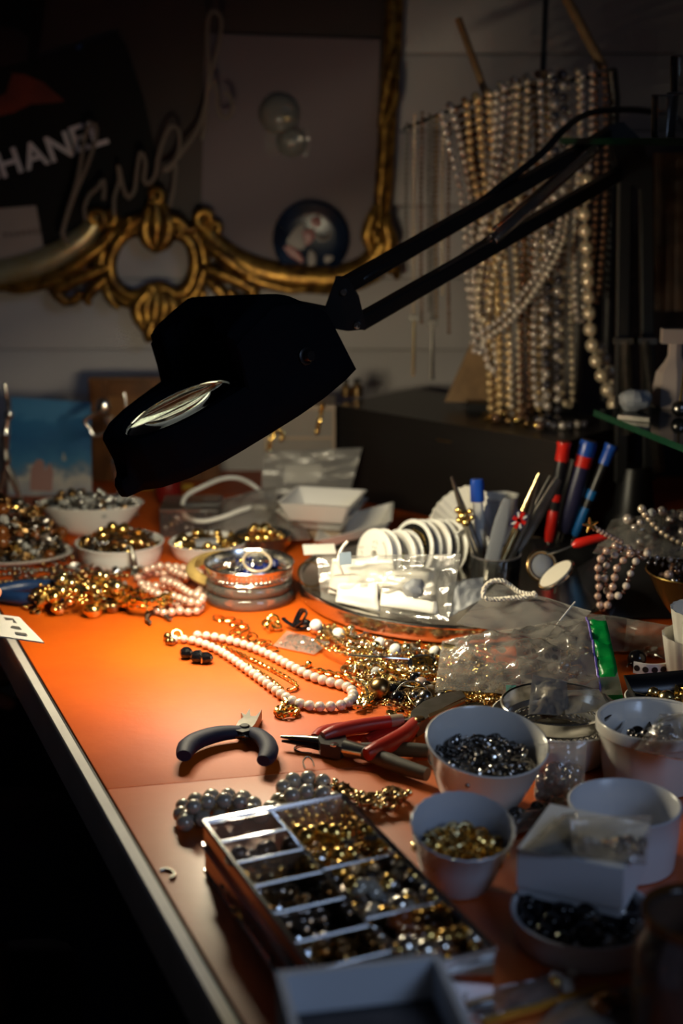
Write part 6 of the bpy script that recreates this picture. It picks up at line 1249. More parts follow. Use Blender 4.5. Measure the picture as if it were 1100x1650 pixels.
scatter(P2([(880, 1580), (930, 1570), (925, 1592), (890, 1600)]), 7, [('bead', 'gold'), ('ring', 'silver'), ('nugget', 'bead_white')], .004, .001, 'beside the yellow stick at the near edge', 'scraps beside the yellow stick')
scatter(P2([(960, 1625), (1010, 1620), (1010, 1640), (970, 1645)]), 4, [('disc', 'gold'), ('nugget', 'amber_bead')], .005, .001, 'on the flat clear bag at the near edge', 'scraps on the near clear bag', TZ + .004)
# ================================================================ right side: zip bag, bracelet, bowls, cups, cabinet, pearl strands
zb2, zf2 = bag('green_zip_bag', 'large clear zip bag with a bright green zip lying over the mixed pile', pt(700, 1112, .012), pt(1004, 1122, .016), pt(974, 990, .058), pt(712, 1030, .018), 'bag', .020, .017, 2.6, 50.7, 40, 'green_zip', zipw=.10)
scatter(P2([(720, 1095), (960, 1108), (940, 1040), (730, 1050)]), 90, [('ring', 'gold'), ('ring', 'pale_gold'), ('link_bit', 'silver'), ('disc', 'silver'), ('hook', 'pale_gold'), ('leaf', 'dull_steel')], .0045, .006, 'inside the large green zip bag', 'pieces in the green zip bag', maxd=.012)
MB().tube(catmull([pt(x, y, .022) for x, y in [(716, 1040), (740, 1046), (762, 1062)]], 6), .0022, 8).build('gold_bangle_piece', 'pale_gold', None, 'curved pale gold bar inside the left of the green zip bag', 'bar')
m = MB(); P = [pt(x, y, .003) for x, y in [(840, 1100), (985, 1108), (965, 1030), (830, 1040)]]; m.prism([(p.x, p.y) for p in P], TZ + .002, TZ + .003).build('grey_card', 'card_pale', None, 'pale grey card under the large green zip bag', 'card')
m = MB().grid(lambda a, b_: zf2(.885 + .012 * a, b_) + V((0, 0, .0014)), 2, 24); m.build('violet_line', 'violet_zip', zb2, sharp=None).modifiers.new('t', 'SOLIDIFY').thickness = .0006
def holed(name, label, pts, z, hz, n, seed):
    P = [pt(x, y, z) for x, y in pts]; o = thing(name, label, 'strip', P[0]); path = catmull(P, 8); m = MB(); rings = []
    for i, p in enumerate(path):
        t = (path[min(i + 1, len(path) - 1)] - path[max(i - 1, 0)]).normalized(); s = t.cross(V((0, 0, 1))) * .0007
        rings.append([p - s, p + s, p + s + V((0, 0, hz)), p - s + V((0, 0, hz))])
    m.loft(rings).build('band', 'bead_white', o)
    Q = resample(path, (path[-1] - path[0]).length / n)
    for i, q in enumerate(Q[:-1]):
        j = min(range(len(path)), key=lambda k: (path[k] - q).length); t = (path[min(j + 1, len(path) - 1)] - path[max(j - 1, 0)]).normalized(); sd_ = t.cross(V((0, 0, 1)))
        if sd_.y > 0: sd_ = -sd_
        for zz in ((.5,) if hz < .012 else (.3, .72)): MB().lathe([(0, 0), (.0026, 0), (.0026, .0003), (0, .0003)], 14, frame(q + t * .003 + V((0, 0, hz * zz)) + sd_ * .0007, q + t * .003 + V((0, 0, hz * zz)) + sd_ * 2)).build('hole', 'black_line', o)
holed('holed_strip', 'white plastic strip with two rows of round holes inside the green zip bag', [(856, 1058), (880, 1066), (902, 1070)], .006, .018, 4, 1)
holed('holed_strip', 'white curved plastic strip with a row of round holes beside the green zip', [(1020, 1084), (1045, 1088), (1072, 1086), (1096, 1076)], .002, .0095, 6, 2)
MB().tube(catmull([pt(x, y, .004) for x, y in [(1010, 1074), (1024, 1056), (1050, 1054), (1076, 1064)]], 6), .0008, 6).build('clear_hoop', 'acrylic_edge', None, 'thin clear hoop around the dark bead beside the green zip', 'hoop')
MB().sphere((0, 0, 0), .008, 10, 8, T(pt(1026, 1062, .008))).build('dark_bead', 'bead_black', None, 'large black bead behind the holed strip', 'bead')
scatter(P2([(1036, 1050), (1062, 1048), (1060, 1060), (1040, 1062)]), 6, [('gem', 'crystal'), ('nugget', 'amber_bead'), ('ring', 'silver')], .004, .002, 'behind the holed strip on the right', 'pieces behind the holed strip')
for i, (p, q, z) in enumerate((([(905, 1042), (1010, 1050)], [(1030, 1000), (930, 985)], .02), ([(1005, 1048), (1085, 1060)], [(1088, 1010), (1010, 998)], .03))):
    bag('clear_bag', ['clear bag behind the green zip bag, left of the pair', 'clear bag behind the green zip bag, under the hanging pearls'][i], pt(*p[0], .004), pt(*p[1], .004), pt(*q[0], z), pt(*q[1], z), 'bag', .006, .006, 2.4, 60 + 3 * i, 14)
# bracelet of pearls on brown cord hanging over a bag
Yb = 1.165
def bat(lst, dy=0): return catmull([at(900 + x / 4.855, 760 + y / 4.855, Yb + dy) for x, y in lst], 8)
brl = [([(440, 580), (395, 605), (345, 645), (320, 705), (305, 770), (310, 840), (315, 910), (305, 985), (325, 1050), (330, 1100)], 0.0, None), ([(530, 600), (455, 640), (395, 695), (365, 765), (362, 845), (380, 910), (372, 960)], .004, 1), ([(560, 640), (540, 660), (485, 715), (445, 775), (435, 850), (415, 925), (395, 1000), (375, 1060), (345, 1100)], -.003, None), ([(690, 640), (612, 690), (580, 750), (550, 825), (525, 900), (500, 950), (455, 975)], -.005, 2), ([(470, 590), (545, 600), (612, 630), (680, 625), (740, 612)], .003, None)]
BLb = ['pearl and brown cord bracelet run, leftmost of the hanging bundle', 'pearl run with steel spacers, second of the hanging bundle', 'pearl run on brown cord in the middle of the hanging bundle', 'pearl run with crystal spacers, rightmost of the hanging bundle', 'pearl run across the top of the hanging bundle']
for i, (l, dy, alt) in enumerate(brl):
    strand('cord_bracelet', BLb[i], 'hanging pearl bracelet', bat(l, dy), .0034, 'pearl_pink', cat='bracelet', jit=.12, step=2.5 if not alt else 1.7, alt=None if not alt else ['pearl_white', '*silver'], cord=('brown_cord', .0011))
strand('crystal_run', 'run of lilac crystal beads leading right from the hanging pearls', None, bat([(660, 665), (700, 672), (760, 672), (820, 676), (880, 690), (960, 720)], .0), .0032, 'pearl_silver', alt=['pearl_silver', '*silver'], cat='bracelet', jit=.15, step=1.8, part='bead')
strand('crystal_run', 'second run of dark crystal beads below the lilac run', None, bat([(700, 710), (760, 715), (830, 730), (900, 745), (980, 760)], -.004), .0030, 'pearl_dark', cat='bracelet', jit=.2, part='bead', shape='gem')
# bag with crystals and pearl rope above the bowl
bag('crystal_bag', 'clear bag of crystals slumped behind the hanging pearl bracelet', at(955, 890, 1.20), at(1120, 900, 1.17), at(1130, 815, 1.26), at(985, 838, 1.25), 'bag', .016, .012, 2.6, 70.1, 22)
cr = []
scatterM = [('gem', 'crystal'), ('bead', 'crystal'), ('gem', 'silver'), ('bead', 'pearl_silver')]
for i in range(40):
    p = at(R.uniform(1005, 1100), R.uniform(835, 890), 1.21 + R.uniform(0, .03)); k, mt = R.choice(scatterM); inst(NAME[k], pro(k, mt), T(p) @ rrot() @ Matrix.Scale(R.uniform(.003, .0055), 4), None, 'crystals in the slumped bag', 'small ' + MATW[mt] + ' ' + KW[k] + ' in the slumped crystal bag on the right', CW.get(k, 'charm'))
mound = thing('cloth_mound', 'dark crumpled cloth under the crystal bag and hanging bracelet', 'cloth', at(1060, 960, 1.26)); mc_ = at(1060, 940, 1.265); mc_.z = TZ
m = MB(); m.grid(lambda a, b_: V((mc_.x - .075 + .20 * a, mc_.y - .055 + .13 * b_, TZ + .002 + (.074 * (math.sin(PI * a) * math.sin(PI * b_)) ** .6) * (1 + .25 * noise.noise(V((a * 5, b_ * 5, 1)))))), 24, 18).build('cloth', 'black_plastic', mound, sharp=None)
strand('pearl_rope', 'rope of small cream pearls over the crystal bag at the right edge', None, catmull([at(x, y, 1.19) for x, y in [(1034, 820), (1042, 832), (1054, 846), (1070, 860), (1088, 870), (1110, 880)]], 8), [.0040, .0028, .0028, .0028, .0028], 'pearl_cream', jit=.04)
strand('crystal_run', 'run of clear crystals at the top of the crystal bag', None, catmull([at(x, y, 1.20) for x, y in [(1050, 826), (1070, 824), (1090, 830), (1112, 832)]], 8), .0046, 'crystal', alt=['crystal', 'pearl_silver'], cat='beads', jit=.15, part='bead')
sbb = thing('starfish_brooch', 'gold starfish brooch on a pearl stem beside the blue screwdriver', 'brooch', at(952, 850, 1.19)); m = MB()
for k in range(5): a = k * 2 * PI / 5 + .5; m.tube([at(951, 846, 1.18), at(951, 846, 1.18) + V((.007 * math.cos(a), -.001, .007 * math.sin(a)))], [.0026, .0008], 8)
m.build('star', 'gold', sbb); m = MB(); P = [at(958 + 6 * k, 851 + 3.2 * k, 1.19) for k in range(8)]; [m.sphere(p, .0026, 10, 7) for p in P]; m.tube(P, .001, 5); m.build('pearl_stem', 'pearl_pink', sbb)
rg = thing('red_grip', 'red handled tool lying before the screwdrivers', 'tool', at(955, 880, 1.215)); MB().tube([at(980, 863, 1.215), at(955, 869, 1.215), at(930, 876, 1.215), at(922, 880, 1.215)], [.0034, .004, .0046, .0022], 12).build('grip', 'red_plastic', rg); MB().tube([at(926, 878, 1.216), at(900, 888, 1.216), at(880, 893, 1.216)], .0012, 8).build('shaft', 'dull_steel', rg)
# brown glass bowl of beads
q = at(1102, 960, 1.165); q.z = TZ; bgb, bgM = bowl('brown_bowl', 'brown glass bowl with gilt rim at the right edge', V((q.x + .006, q.y, TZ + .022)), .040, .038, .018, 'brown_glass', .002)
MB().lathe([(.020, .001), (.016, .004), (.010, .010), (.010, .016), (.018, .0225), (0, .0225)], 32, T((q.x + .006, q.y, TZ))).build('foot', 'brown_glass', bgb); MB().torus(.0395, .0008, 48, 6, bgM @ T((0, 0, .038))).build('gilt_rim', 'gold', bgb)
scatter(circle(q.x + .006, q.y, .028), 26, [('bead', 'pearl_pink'), ('bead', 'gunmetal'), ('gem', 'silver'), ('bead', 'pearl_bronze')], .0042, .006, 'in the brown glass bowl', 'beads in the brown glass bowl', TZ + .052)
# nested fluted paper cups at the right
for i, (px, py, r0, r1, h, z) in enumerate(((1118, 1092, .021, .027, .036, 0), (1122, 1050, .019, .0245, .034, .024))):
    q = pt(px, py); q.z = TZ + z; o = thing('fluted_cup', ['white fluted paper cup, lower of the stacked pair at the right edge', 'white fluted paper cup, upper of the stacked pair at the right edge'][i], 'cup', q)
    if i: q.x, q.y = qp.x + .003, qp.y
    qp = q.copy(); o.location = q
    MB().lathe([(r0 - .001, 0), (r0, .001), (r1, h), (r1 + .0004, h + .0006), (r1 - .0012, h), (r0 - .0012, .003), (0, .003)], 72, T(q), flute=.022, fl=18).build('cup', 'paper_cup', o)
# black tray of gold jewellery on a white bowl
q = pt(1062, 1176); bowl('white_bowl', 'white bowl under the black card tray at the right edge', V((q.x + .006, q.y + .012, TZ)), .030, .020, .022, 'ceramic', .002)
tq = [pt(1006, 1088, .034), pt(1052, 1172, .028), pt(1190, 1150, .030), pt(1150, 1075, .036)]
bt2 = thing('black_tray', 'black card tray of gold jewellery tilted on the white bowl', 'tray', sum(tq, V()) / 4 - V((0, 0, .012)))
ctr = sum(tq, V()) / 4; dn = V((0, 0, -.013)); fl_in = [p + (ctr - p) * .12 + dn for p in tq]
m = MB(); m.add(tq + fl_in, [(4, 5, 6, 7), (0, 1, 5, 4), (1, 2, 6, 5), (2, 3, 7, 6), (3, 0, 4, 7)]); o = m.build('tray', 'black_plastic', bt2, sharp=20); o.modifiers.new('wall', 'SOLIDIFY').thickness = .0012
inn = [(p + (ctr - p) * .25) for p in fl_in]
scatter([(p.x, p.y) for p in inn], 34, [('ring', 'gold'), ('link_bit', 'gold'), ('bead', 'pale_gold'), ('hook', 'pale_gold'), ('leaf', 'gold')], .0052, .004, 'in the black card tray', 'gold pieces in the black tray', ctr.z - .011, maxd=.01)
# ---------------------------------------------------------------- cabinet with glass shelves
g0, g1 = pt(957, 660, .165), pt(1100, 717, .165); gd_ = (g1 - g0).normalized(); gn_ = V((gd_.y, -gd_.x, 0))
if gn_.x < 0: gn_ = -gn_
cab_ = thing('display_cabinet', 'dark display cabinet with two green edged glass shelves on the right', 'cabinet', V((.62, 1.55, TZ)))
def shelf(z, a0, a1, nm='shelf'):
    p0, p1 = V((g0.x, g0.y, 0)) + gd_ * a0, V((g0.x, g0.y, 0)) + gd_ * a1; w_ = .40
    P = [p0, p1, p1 + gn_ * w_, p0 + gn_ * w_]; o = MB().prism([(p.x, p.y) for p in P], z, z + .006).build(nm, 'shelf_glass', cab_)
    e = MB(); Q = [p0 - gn_ * .0006, p1 - gn_ * .0006, p1, p0]; e.prism([(p.x, p.y) for p in Q], z, z + .006); Q = [p0 - gd_ * .0006, p0, p0 + gn_ * w_, p0 + gn_ * w_ - gd_ * .0006]; e.prism([(p.x, p.y) for p in Q], z, z + .006); e.build('edge', 'glass_edge', o, label='dark green polished glass edge')
LZ = TZ + .159; UZ = TZ + CAMH - .0075
shelf(LZ, 0.0, .34); shelf(UZ, -.10, .34)
MB().box((.50, 1.775, (TZ + UZ) / 2), (.40, .02, UZ - TZ - .001)).build('back_panel', 'maroon_panel', cab_)
MB().box((.70, 1.45, (TZ + UZ) / 2 + .004), (.02, .63, UZ - TZ + .006)).build('side_panel', 'maroon_panel', cab_)
MB().box((.303, 1.765, (TZ + UZ) / 2), (.012, .035, UZ - TZ - .001)).build('upright', 'maroon_panel', cab_)
m = MB()
for k in range(7): m.tube([at(1058 + 7 * k, 246, 1.74), at(1056 + 7 * k, 500, 1.74)], .0042 + .001 * (k % 2), 8)
m.build('amber_curtain', 'amber_curtain', cab_, label='amber pleated curtain strip')
# things on the shelves
def shp(px, py, z): d = ray(px, py); return CAMP + d * ((z - CAMP.z) / d.z)
sz = LZ + .0062
pb = shp(1082, 655, sz); o = thing('quartz_bottle', 'white quartz spray bottle standing on the lower glass shelf', 'bottle', pb)
MB().lathe([(0, 0), (.0175, 0), (.0190, .003), (.0195, .020), (.0175, .034), (.010, .044), (.007, .050), (.007, .064), (0, .064)], 8, T(pb), 1.0, .75).build('body', 'card_pale', o, sharp=25); MB().loft([[pb + V((x, y, z)) for y, z in ((-.006, .062), (.006, .062), (.006, .076), (-.006, .076))] for x in (-.014, .012)]).build('spray_head', 'card_pale', o)
rk = shp(1022, 662, sz); o = thing('rock_crystal', 'rounded rock crystal lump on the lower glass shelf', 'stone', rk); m = MB(); m.sphere(rk + V((0, 0, .0105)), .0115, 14, 10, sc=(1.4, 1, .95)); m.v = [rk + V((0, 0, .0105)) + (p - rk - V((0, 0, .0105))) * (1 + .2 * noise.noise(p * 130)) for p in m.v]; m.build('stone', 'grey_plastic', o, sharp=15)
gr_ = shp(1094, 672, sz); o = thing('gold_rod', 'thin gold rod with a dark knob standing on the lower glass shelf', 'rod', gr_); MB().tube([gr_ + V((0, 0, .010)), gr_ + V((.004, 0, .085))], .0012, 8).build('rod', 'gold', o); MB().sphere(gr_ + V((0, 0, .008)), .0078, 14, 10).build('knob', 'gunmetal', o)
kn2 = thing('pocket_knife', 'flat dark pocket knife lying at the edge of the lower glass shelf', 'knife', shp(1020, 676, sz)); MB().box((0, 0, .0022), (.030, .008, .004), T(shp(1022, 677, sz)) @ Rot(z=-.5)).build('body', 'dull_steel', kn2)
for i, (px, py, r, h) in enumerate(((1068, 216, .012, .036), (1096, 214, .014, .038), (1090, 140, .013, .030))):
    q = at(px, py, 1.30); q.z = UZ + .0062 + (.0385 if i == 2 else 0)
    if i == 2: q.x, q.y = qg.x, qg.y
    qg = q.copy(); o = thing('shot_glass', ['clear shot glass, left one on the upper glass shelf', 'clear shot glass, right one on the upper glass shelf', 'clear shot glass stacked on the right shot glass'][i], 'glass', q)
    MB().lathe([(0, .0004), (r * .8, 0), (r * .86, .002), (r, h), (r - .0014, h), (r * .8, .005), (0, .005)], 24, T(q)).build('glass', 'thin_glass', o); MB().torus(r - .0007, .0007, 30, 6, T(q + V((0, 0, h)))).build('rim', 'acrylic_edge', o)
# ---------------------------------------------------------------- necklace rack and hanging pearl strands
rk_ = thing('necklace_rack', 'dark necklace rack with slanting bamboo poles above the black box', 'rack', at(820, 640, 1.60)); RY = 1.60
MB().tube([at(650, 208, RY + .004), at(760, 164, RY + .004), at(860, 140, RY + .004), at(985, 118, RY + .004)], .0022, 10).build('hanging_rail', 'black_metal', rk_)
for a, b2, r, mt in (((738, 30), (782, 150), .004, 'tan_wood'), ((903, -20), (972, 110), .0055, 'tan_wood'), ((880, -20), (874, 130), .0032, 'black_metal')): MB().tube([at(*a, RY + .03), at(*b2, RY + .01)], r, 10).build('pole', mt, rk_)
MB().tube([at(985, 112, RY), at(990, 160, RY + .01), at(975, 645, RY + .03)], .006, 10).build('upright', 'black_metal', rk_); 
pn_ = at(815, 300, RY + .035)
m = MB(); P = [at(716, 648, RY + .04), at(782, 500, RY + .045), at(800, 648, RY + .04)]; m.add(P + [p + V((0, .004, 0)) for p in P], [(0, 2, 1), (3, 4, 5), (0, 1, 4, 3), (1, 2, 5, 4), (2, 0, 3, 5)]); m.build('easel_back', 'tan_wood', rk_)
fbp = at(800, 648, RY + .03); fbp.z = TZ + BZ + .0055; MB().box(tuple(fbp + V((.03, 0, 0))), (.13, .03, .010)).build('foot_bar', 'black_metal', rk_)
# loops of pearls: left leg, right leg, radius, material, depth
LOOPS = [
 ([(712, 184), (722, 230), (738, 290), (748, 360), (752, 440), (764, 540)], [(772, 545), (762, 440), (760, 350), (752, 280), (740, 220), (728, 178)], .0036, 'pearl_silver', -.008, 'silver pearls along the left edge of the hanging mass'),
 ([(734, 176), (744, 240), (756, 300), (766, 380), (770, 470), (784, 576)], [(794, 580), (786, 470), (780, 380), (772, 300), (760, 236), (750, 170)], .0033, 'pearl_bronze', 0, 'brown pearls second from the left edge'),
 ([(752, 168), (756, 220), (760, 270), (772, 330), (782, 400), (786, 500), (790, 660)], [(802, 664), (800, 520), (796, 420), (786, 330), (776, 250), (768, 164)], .0036, 'pearl_gold', -.012, 'gold pearls reaching the black box, leftmost'),
 ([(770, 160), (776, 240), (784, 330), (796, 420), (804, 520), (806, 672)], [(818, 676), (818, 540), (812, 420), (800, 320), (792, 230), (786, 156)], .0037, 'pearl_gold', -.014, 'gold pearls reaching the black box, second'),
 ([(790, 152), (796, 240), (806, 340), (816, 440), (822, 560), (824, 668)], [(836, 668), (836, 560), (832, 440), (822, 330), (814, 240), (808, 146)], .0034, 'pearl_cream', -.010, 'cream pearls in the middle of the hanging mass'),
 ([(812, 142), (806, 230), (796, 300), (780, 370), (764, 440), (762, 552)], [(778, 556), (780, 460), (798, 380), (816, 300), (826, 220), (830, 138)], .0037, 'pearl_silver', -.020, 'silver pearls swept to the left in front'),
 ([(834, 138), (830, 220), (820, 290), (800, 360), (776, 430), (770, 500)], [(786, 506), (796, 440), (820, 370), (840, 300), (848, 220), (850, 134)], .0036, 'pearl_cream', -.024, 'cream pearls swept to the left in front'),
 ([(800, 150), (796, 230), (788, 310), (770, 400), (768, 480), (784, 580)], [(800, 586), (786, 490), (790, 410), (806, 320), (814, 240), (820, 146)], .0034, 'pearl_white', -.016, 'pale pearls swept to the left behind the silver ones'),
 ([(852, 134), (850, 240), (846, 340), (842, 440), (840, 540), (838, 650)], [(852, 652), (854, 540), (856, 440), (860, 340), (866, 240), (868, 130)], .0035, 'pearl_bronze', -.006, 'brown pearls right of the middle'),
 ([(870, 132), (872, 230), (868, 330), (862, 430), (860, 540), (862, 640)], [(876, 640), (874, 540), (876, 430), (880, 330), (886, 230), (888, 128)], .0038, 'pearl_silver', -.010, 'silver pearls right of the middle'),
 ([(892, 130), (894, 240), (892, 340), (884, 440), (880, 560), (882, 668)], [(898, 670), (898, 560), (900, 440), (906, 340), (908, 240), (906, 128)], .0046, 'pearl_dark', -.016, 'large dark and silver pearls'),
 ([(914, 126), (916, 230), (914, 330), (908, 420), (904, 520), (906, 640)], [(922, 640), (920, 520), (922, 420), (930, 330), (934, 230), (932, 124)], .0034, 'pearl_cream', -.004, 'cream pearls behind the dark ones'),
 ([(938, 124), (936, 220), (930, 300), (926, 400), (928, 500)], [(940, 504), (942, 400), (946, 300), (952, 220), (954, 120)], .0034, 'pearl_silver', 0, 'short silver pearls near the right end of the rail'),
 ([(958, 120), (960, 200), (962, 280), (958, 380), (952, 470)], [(964, 474), (972, 380), (976, 280), (976, 200), (974, 114)], .0032, 'pearl_bronze', .004, 'short brown pearls at the right end of the rail'),
 ([(744, 186), (752, 240), (766, 330), (784, 420), (790, 520), (796, 640)], [(808, 640), (804, 520), (796, 420), (780, 330), (768, 250), (760, 182)], .0030, 'pearl_bronze', .010, 'small brown pearls at the back left'),
 ([(818, 146), (822, 250), (828, 350), (834, 450), (838, 560), (842, 676)], [(856, 678), (852, 560), (848, 450), (844, 350), (838, 250), (836, 142)], .0034, 'pearl_gold', .004, 'gold pearls at the back in the middle'),
 ([(776, 160), (790, 260), (806, 360), (818, 450), (820, 560), (812, 640)], [(826, 642), (836, 560), (834, 450), (822, 350), (806, 250), (794, 156)], .0033, 'pearl_silver', .008, 'silver pearls at the back left of the middle'),
 ([(858, 134), (866, 250), (872, 350), (872, 450), (868, 560), (868, 660)], [(884, 662), (884, 560), (888, 450), (888, 350), (884, 250), (876, 130)], .0034, 'pearl_gold', .010, 'gold pearls at the back right of the middle'),
]
for i, (l, r, rad, mt, dy, lab) in enumerate(LOOPS):
    bot = ((l[-1][0] + r[0][0]) / 2, max(l[-1][1], r[0][1]) + 9)
    pts_ = [at(x, y, RY - .012 + dy) for x, y in l] + [at(*bot, RY - .016 + dy)] + [at(x, y, RY - .006 + dy) for x, y in r] + [at(r[-1][0] - 4, r[-1][1] - 9, RY + .006)]
    strand('pearl_strand', 'hanging loop of ' + lab, 'pearl strands on the rack', catmull(pts_, 8), rad * 1.16, mt, step=2.26, jit=.09, alt=(['pearl_dark', 'pearl_dark', 'pearl_silver', 'pearl_dark', 'pearl_silver', 'pearl_silver'] if mt == 'pearl_dark' else None))
strand('pearl_strand', 'silver pearl strand hanging diagonally across the front of the mass', 'pearl strands on the rack', catmull([at(x, y, 1.545) for x, y in [(905, 330), (898, 380), (880, 420), (850, 462), (820, 500), (790, 526), (768, 540), (764, 556)]], 8), .0037, 'pearl_silver', step=2.0, jit=.05)
strand('pearl_strand', 'second silver pearl strand just below the diagonal one', 'pearl strands on the rack', catmull([at(x, y, 1.55) for x, y in [(912, 350), (902, 400), (880, 440), (850, 484), (818, 520), (790, 540), (772, 552)]], 8), .0035, 'pearl_white', step=2.0, jit=.05)
strand('big_pearl_strand', 'strand of large cream pearls hanging at the right of the rack', None, catmull([at(x, y, 1.54) for x, y in [(946, 290), (942, 330), (942, 360), (946, 420), (948, 480), (952, 540), (960, 580), (972, 612), (984, 640), (990, 655)]], 8), .0080, 'pearl_cream', step=2.2, jit=.03, cord=('cord_white', .0008))
strand('big_pearl_strand', 'shorter strand of large cream pearls behind the first one', None, catmull([at(x, y, 1.56) for x, y in [(966, 560), (976, 580), (986, 604), (990, 626), (986, 644)]], 8), .0066, 'pearl_cream', step=2.2, jit=.03)
strand('dark_pearl_strand', 'strand of dark and silver pearls lying on the black box lid', None, catmull([pt(x, y, BZ + .005) for x, y in [(866, 676), (884, 684), (902, 686), (926, 684), (950, 682)]], 8), .0046, 'pearl_dark', alt=['pearl_dark', 'pearl_silver'], jit=.1)
# thin chains at the left of the rack
for i, (x, y0, y1, mt) in enumerate(((668, 186, 600, 'pearl_cream'), (680, 182, 520, 'pearl_bronze'), (692, 186, 500, 'dull_steel'), (704, 188, 520, 'bronze'), (714, 190, 480, 'pearl_cream'), (656, 200, 430, 'dull_steel'), (724, 200, 540, 'pearl_bronze'), (698, 190, 610, 'dull_steel'))):
    P = catmull([at(x, y0, RY - .004), at(x - 2, (y0 + y1) / 2, RY + .002), at(x - 1, y1, RY + .006)], 10)
    strand('fine_bead_chain', ['fine cream bead chain with a long pendant, left part of the rack', 'fine brown bead chain behind the long pendant', 'fine steel bead chain left of the bronze one', 'fine bronze bead chain in the left part of the rack', 'short cream bead chain next to the pearl mass', 'short steel bead chain, leftmost on the rack', 'brown bead chain touching the pearl mass', 'long steel bead chain with a pendant bar'][i], 'fine chains on the rack', P, .0022, mt, step=2.4, jit=.15, cat='chain', part='bead', cord=('dull_steel', .0004))
for i, (x, y0, y1) in enumerate(((667, 512, 606), (696, 520, 612))):
    o = thing('bar_pendant', ['thin gold bar pendant hanging before the wall', 'thin steel bar pendant hanging before the wall'][i], 'pendant', at(x, y1, RY)); MB().tube([at(x, y0, RY - .002), at(x - 2, y1, RY - .002)], .0014, 8).build('bar', ('pale_gold', 'dull_steel')[i], o); MB().box(tuple(at(x, y0, RY - .002)), (.012, .003, .006)).build('clip', 'dull_steel', o)
for i, (x, y0, y1) in enumerate(((930, 400, 590), (918, 410, 600))): MB().tube(catmull([at(x, y0, 1.53), at(x + 2, (y0 + y1) / 2, 1.53), at(x - 6, y1, 1.53)], 6), .0007, 6).build('silver_snake_chain', 'dim_chain', None, ['slim silver snake chain left of the large cream pearls', 'second slim silver snake chain nearer the dark pearls'][i], 'chain')
scatter(P2([(780, 678), (850, 694), (880, 700), (830, 672)], BZ), 22, [('bead', 'gold'), ('bead', 'pearl_bronze'), ('nugget', 'bronze'), ('ring', 'gold')], .0044, .003, 'lying on the black box lid under the strands', 'beads on the black box', TZ + BZ + .0005, maxd=.01)
# ================================================================ the jeweller at the left edge and the paper tag
def skin(name, verts, edges, radii, mt, parent, roots=(0,), sub=2, label=None):
    me = bpy.data.meshes.new(name); me.from_pydata([tuple(v) for v in verts], edges, []); me.materials.append(M_[mt])
    o = bpy.data.objects.new(name, me); COL.objects.link(o); o.parent = parent; o.matrix_parent_inverse = world(parent).inverted()
    sk = o.modifiers.new('skin', 'SKIN'); sk.use_smooth_shade = True
    for i, r in enumerate(radii):
        s = me.skin_vertices[0].data[i]; s.radius = r if isinstance(r, tuple) else (r, r); s.use_root = i in roots
    sb_ = o.modifiers.new('sub', 'SUBSURF'); sb_.levels = sub; sb_.render_levels = sub
    if label: o['label'] = label
    return o
PX, PY = -.66, 1.24
per = thing('person', 'person in dark navy clothes seated at the left bench edge, holding a white paper tag', 'person', (PX, PY, 0))
ti = at(1, 962, 1.13); tt = at(-3, 1043, 1.10)            # tips of forefinger and thumb
wr = V((-.445, 1.145, TZ + .055)); el_r = V((-.66, 1.02, TZ + .03)); sh_r = V((PX - .01, PY - .20, .99)); sh_l = V((PX - .01, PY + .20, .99)); el_l = V((-.60, 1.50, .74)); wr_l = V((-.40, 1.40, .665))
bv = [(PX, PY, .53), (PX - .02, PY, .66), (PX - .02, PY, .82), (PX, PY, .98), (PX + .01, PY, 1.06), (PX + .03, PY, 1.12), (PX + .04, PY, 1.20), (PX + .035, PY, 1.27), sh_r, el_r, wr, sh_l, el_l, wr_l, (PX + .02, PY - .10, .53), (-.19, PY - .09, .545), (-.17, PY - .09, .32), (-.21, PY - .09, .09), (-.10, PY - .09, .04), (PX + .02, PY + .10, .53), (-.20, PY + .12, .545), (-.18, PY + .12, .32), (-.22, PY + .12, .09), (-.11, PY + .12, .04)]
be = [(0, 1), (1, 2), (2, 3), (3, 4), (4, 5), (5, 6), (6, 7), (3, 8), (8, 9), (9, 10), (3, 11), (11, 12), (12, 13), (0, 14), (14, 15), (15, 16), (16, 17), (17, 18), (0, 19), (19, 20), (20, 21), (21, 22), (22, 23)]
brd = [(.13, .11), (.11, .09), (.125, .10), (.13, .09), .05, .055, .078, .06, .055, .04, .027, .055, .04, .027, .08, .058, .052, .038, .035, .08, .058, .052, .038, .035]
skin('body', bv, be, brd, 'skin', per)
def grow(r, k): return tuple(x + k for x in r) if isinstance(r, tuple) else r + k
si = [0, 1, 2, 3, 8, 9, 10, 11, 12, 13]; mp_ = {a: i for i, a in enumerate(si)}
sv2 = [bv[i] for i in si]; sv2[6] = V(el_r).lerp(wr, .90); sv2[9] = V(el_l).lerp(wr_l, .9)
skin('sweater', sv2, [(mp_[a], mp_[b2]) for a, b2 in be if a in mp_ and b2 in mp_], [grow(brd[i], .012) for i in si], 'denim_dark', per, label='dark navy sweater')
ti_ = [0, 14, 15, 16, 17, 19, 20, 21, 22]; mp_ = {a: i for i, a in enumerate(ti_)}
skin('trousers', [bv[i] for i in ti_], [(mp_[a], mp_[b2]) for a, b2 in be if a in mp_ and b2 in mp_], [grow(brd[i], .014) for i in ti_], 'denim_dark', per, label='dark navy trousers')
for s in (-.09, .12): MB().loft([[V((-.25 + .19 * t, PY + s + w_ * c, z * h_ + .001)) for c, h_ in ((-1, 0), (1, 0), (1, .6), (.6, 1), (-.6, 1), (-1, .6))] for t, w_, z in ((0, .035, .06), (.2, .042, .10), (.5, .046, .085), (.8, .046, .055), (1, .03, .035))]).build('shoe', 'black_plastic', per)
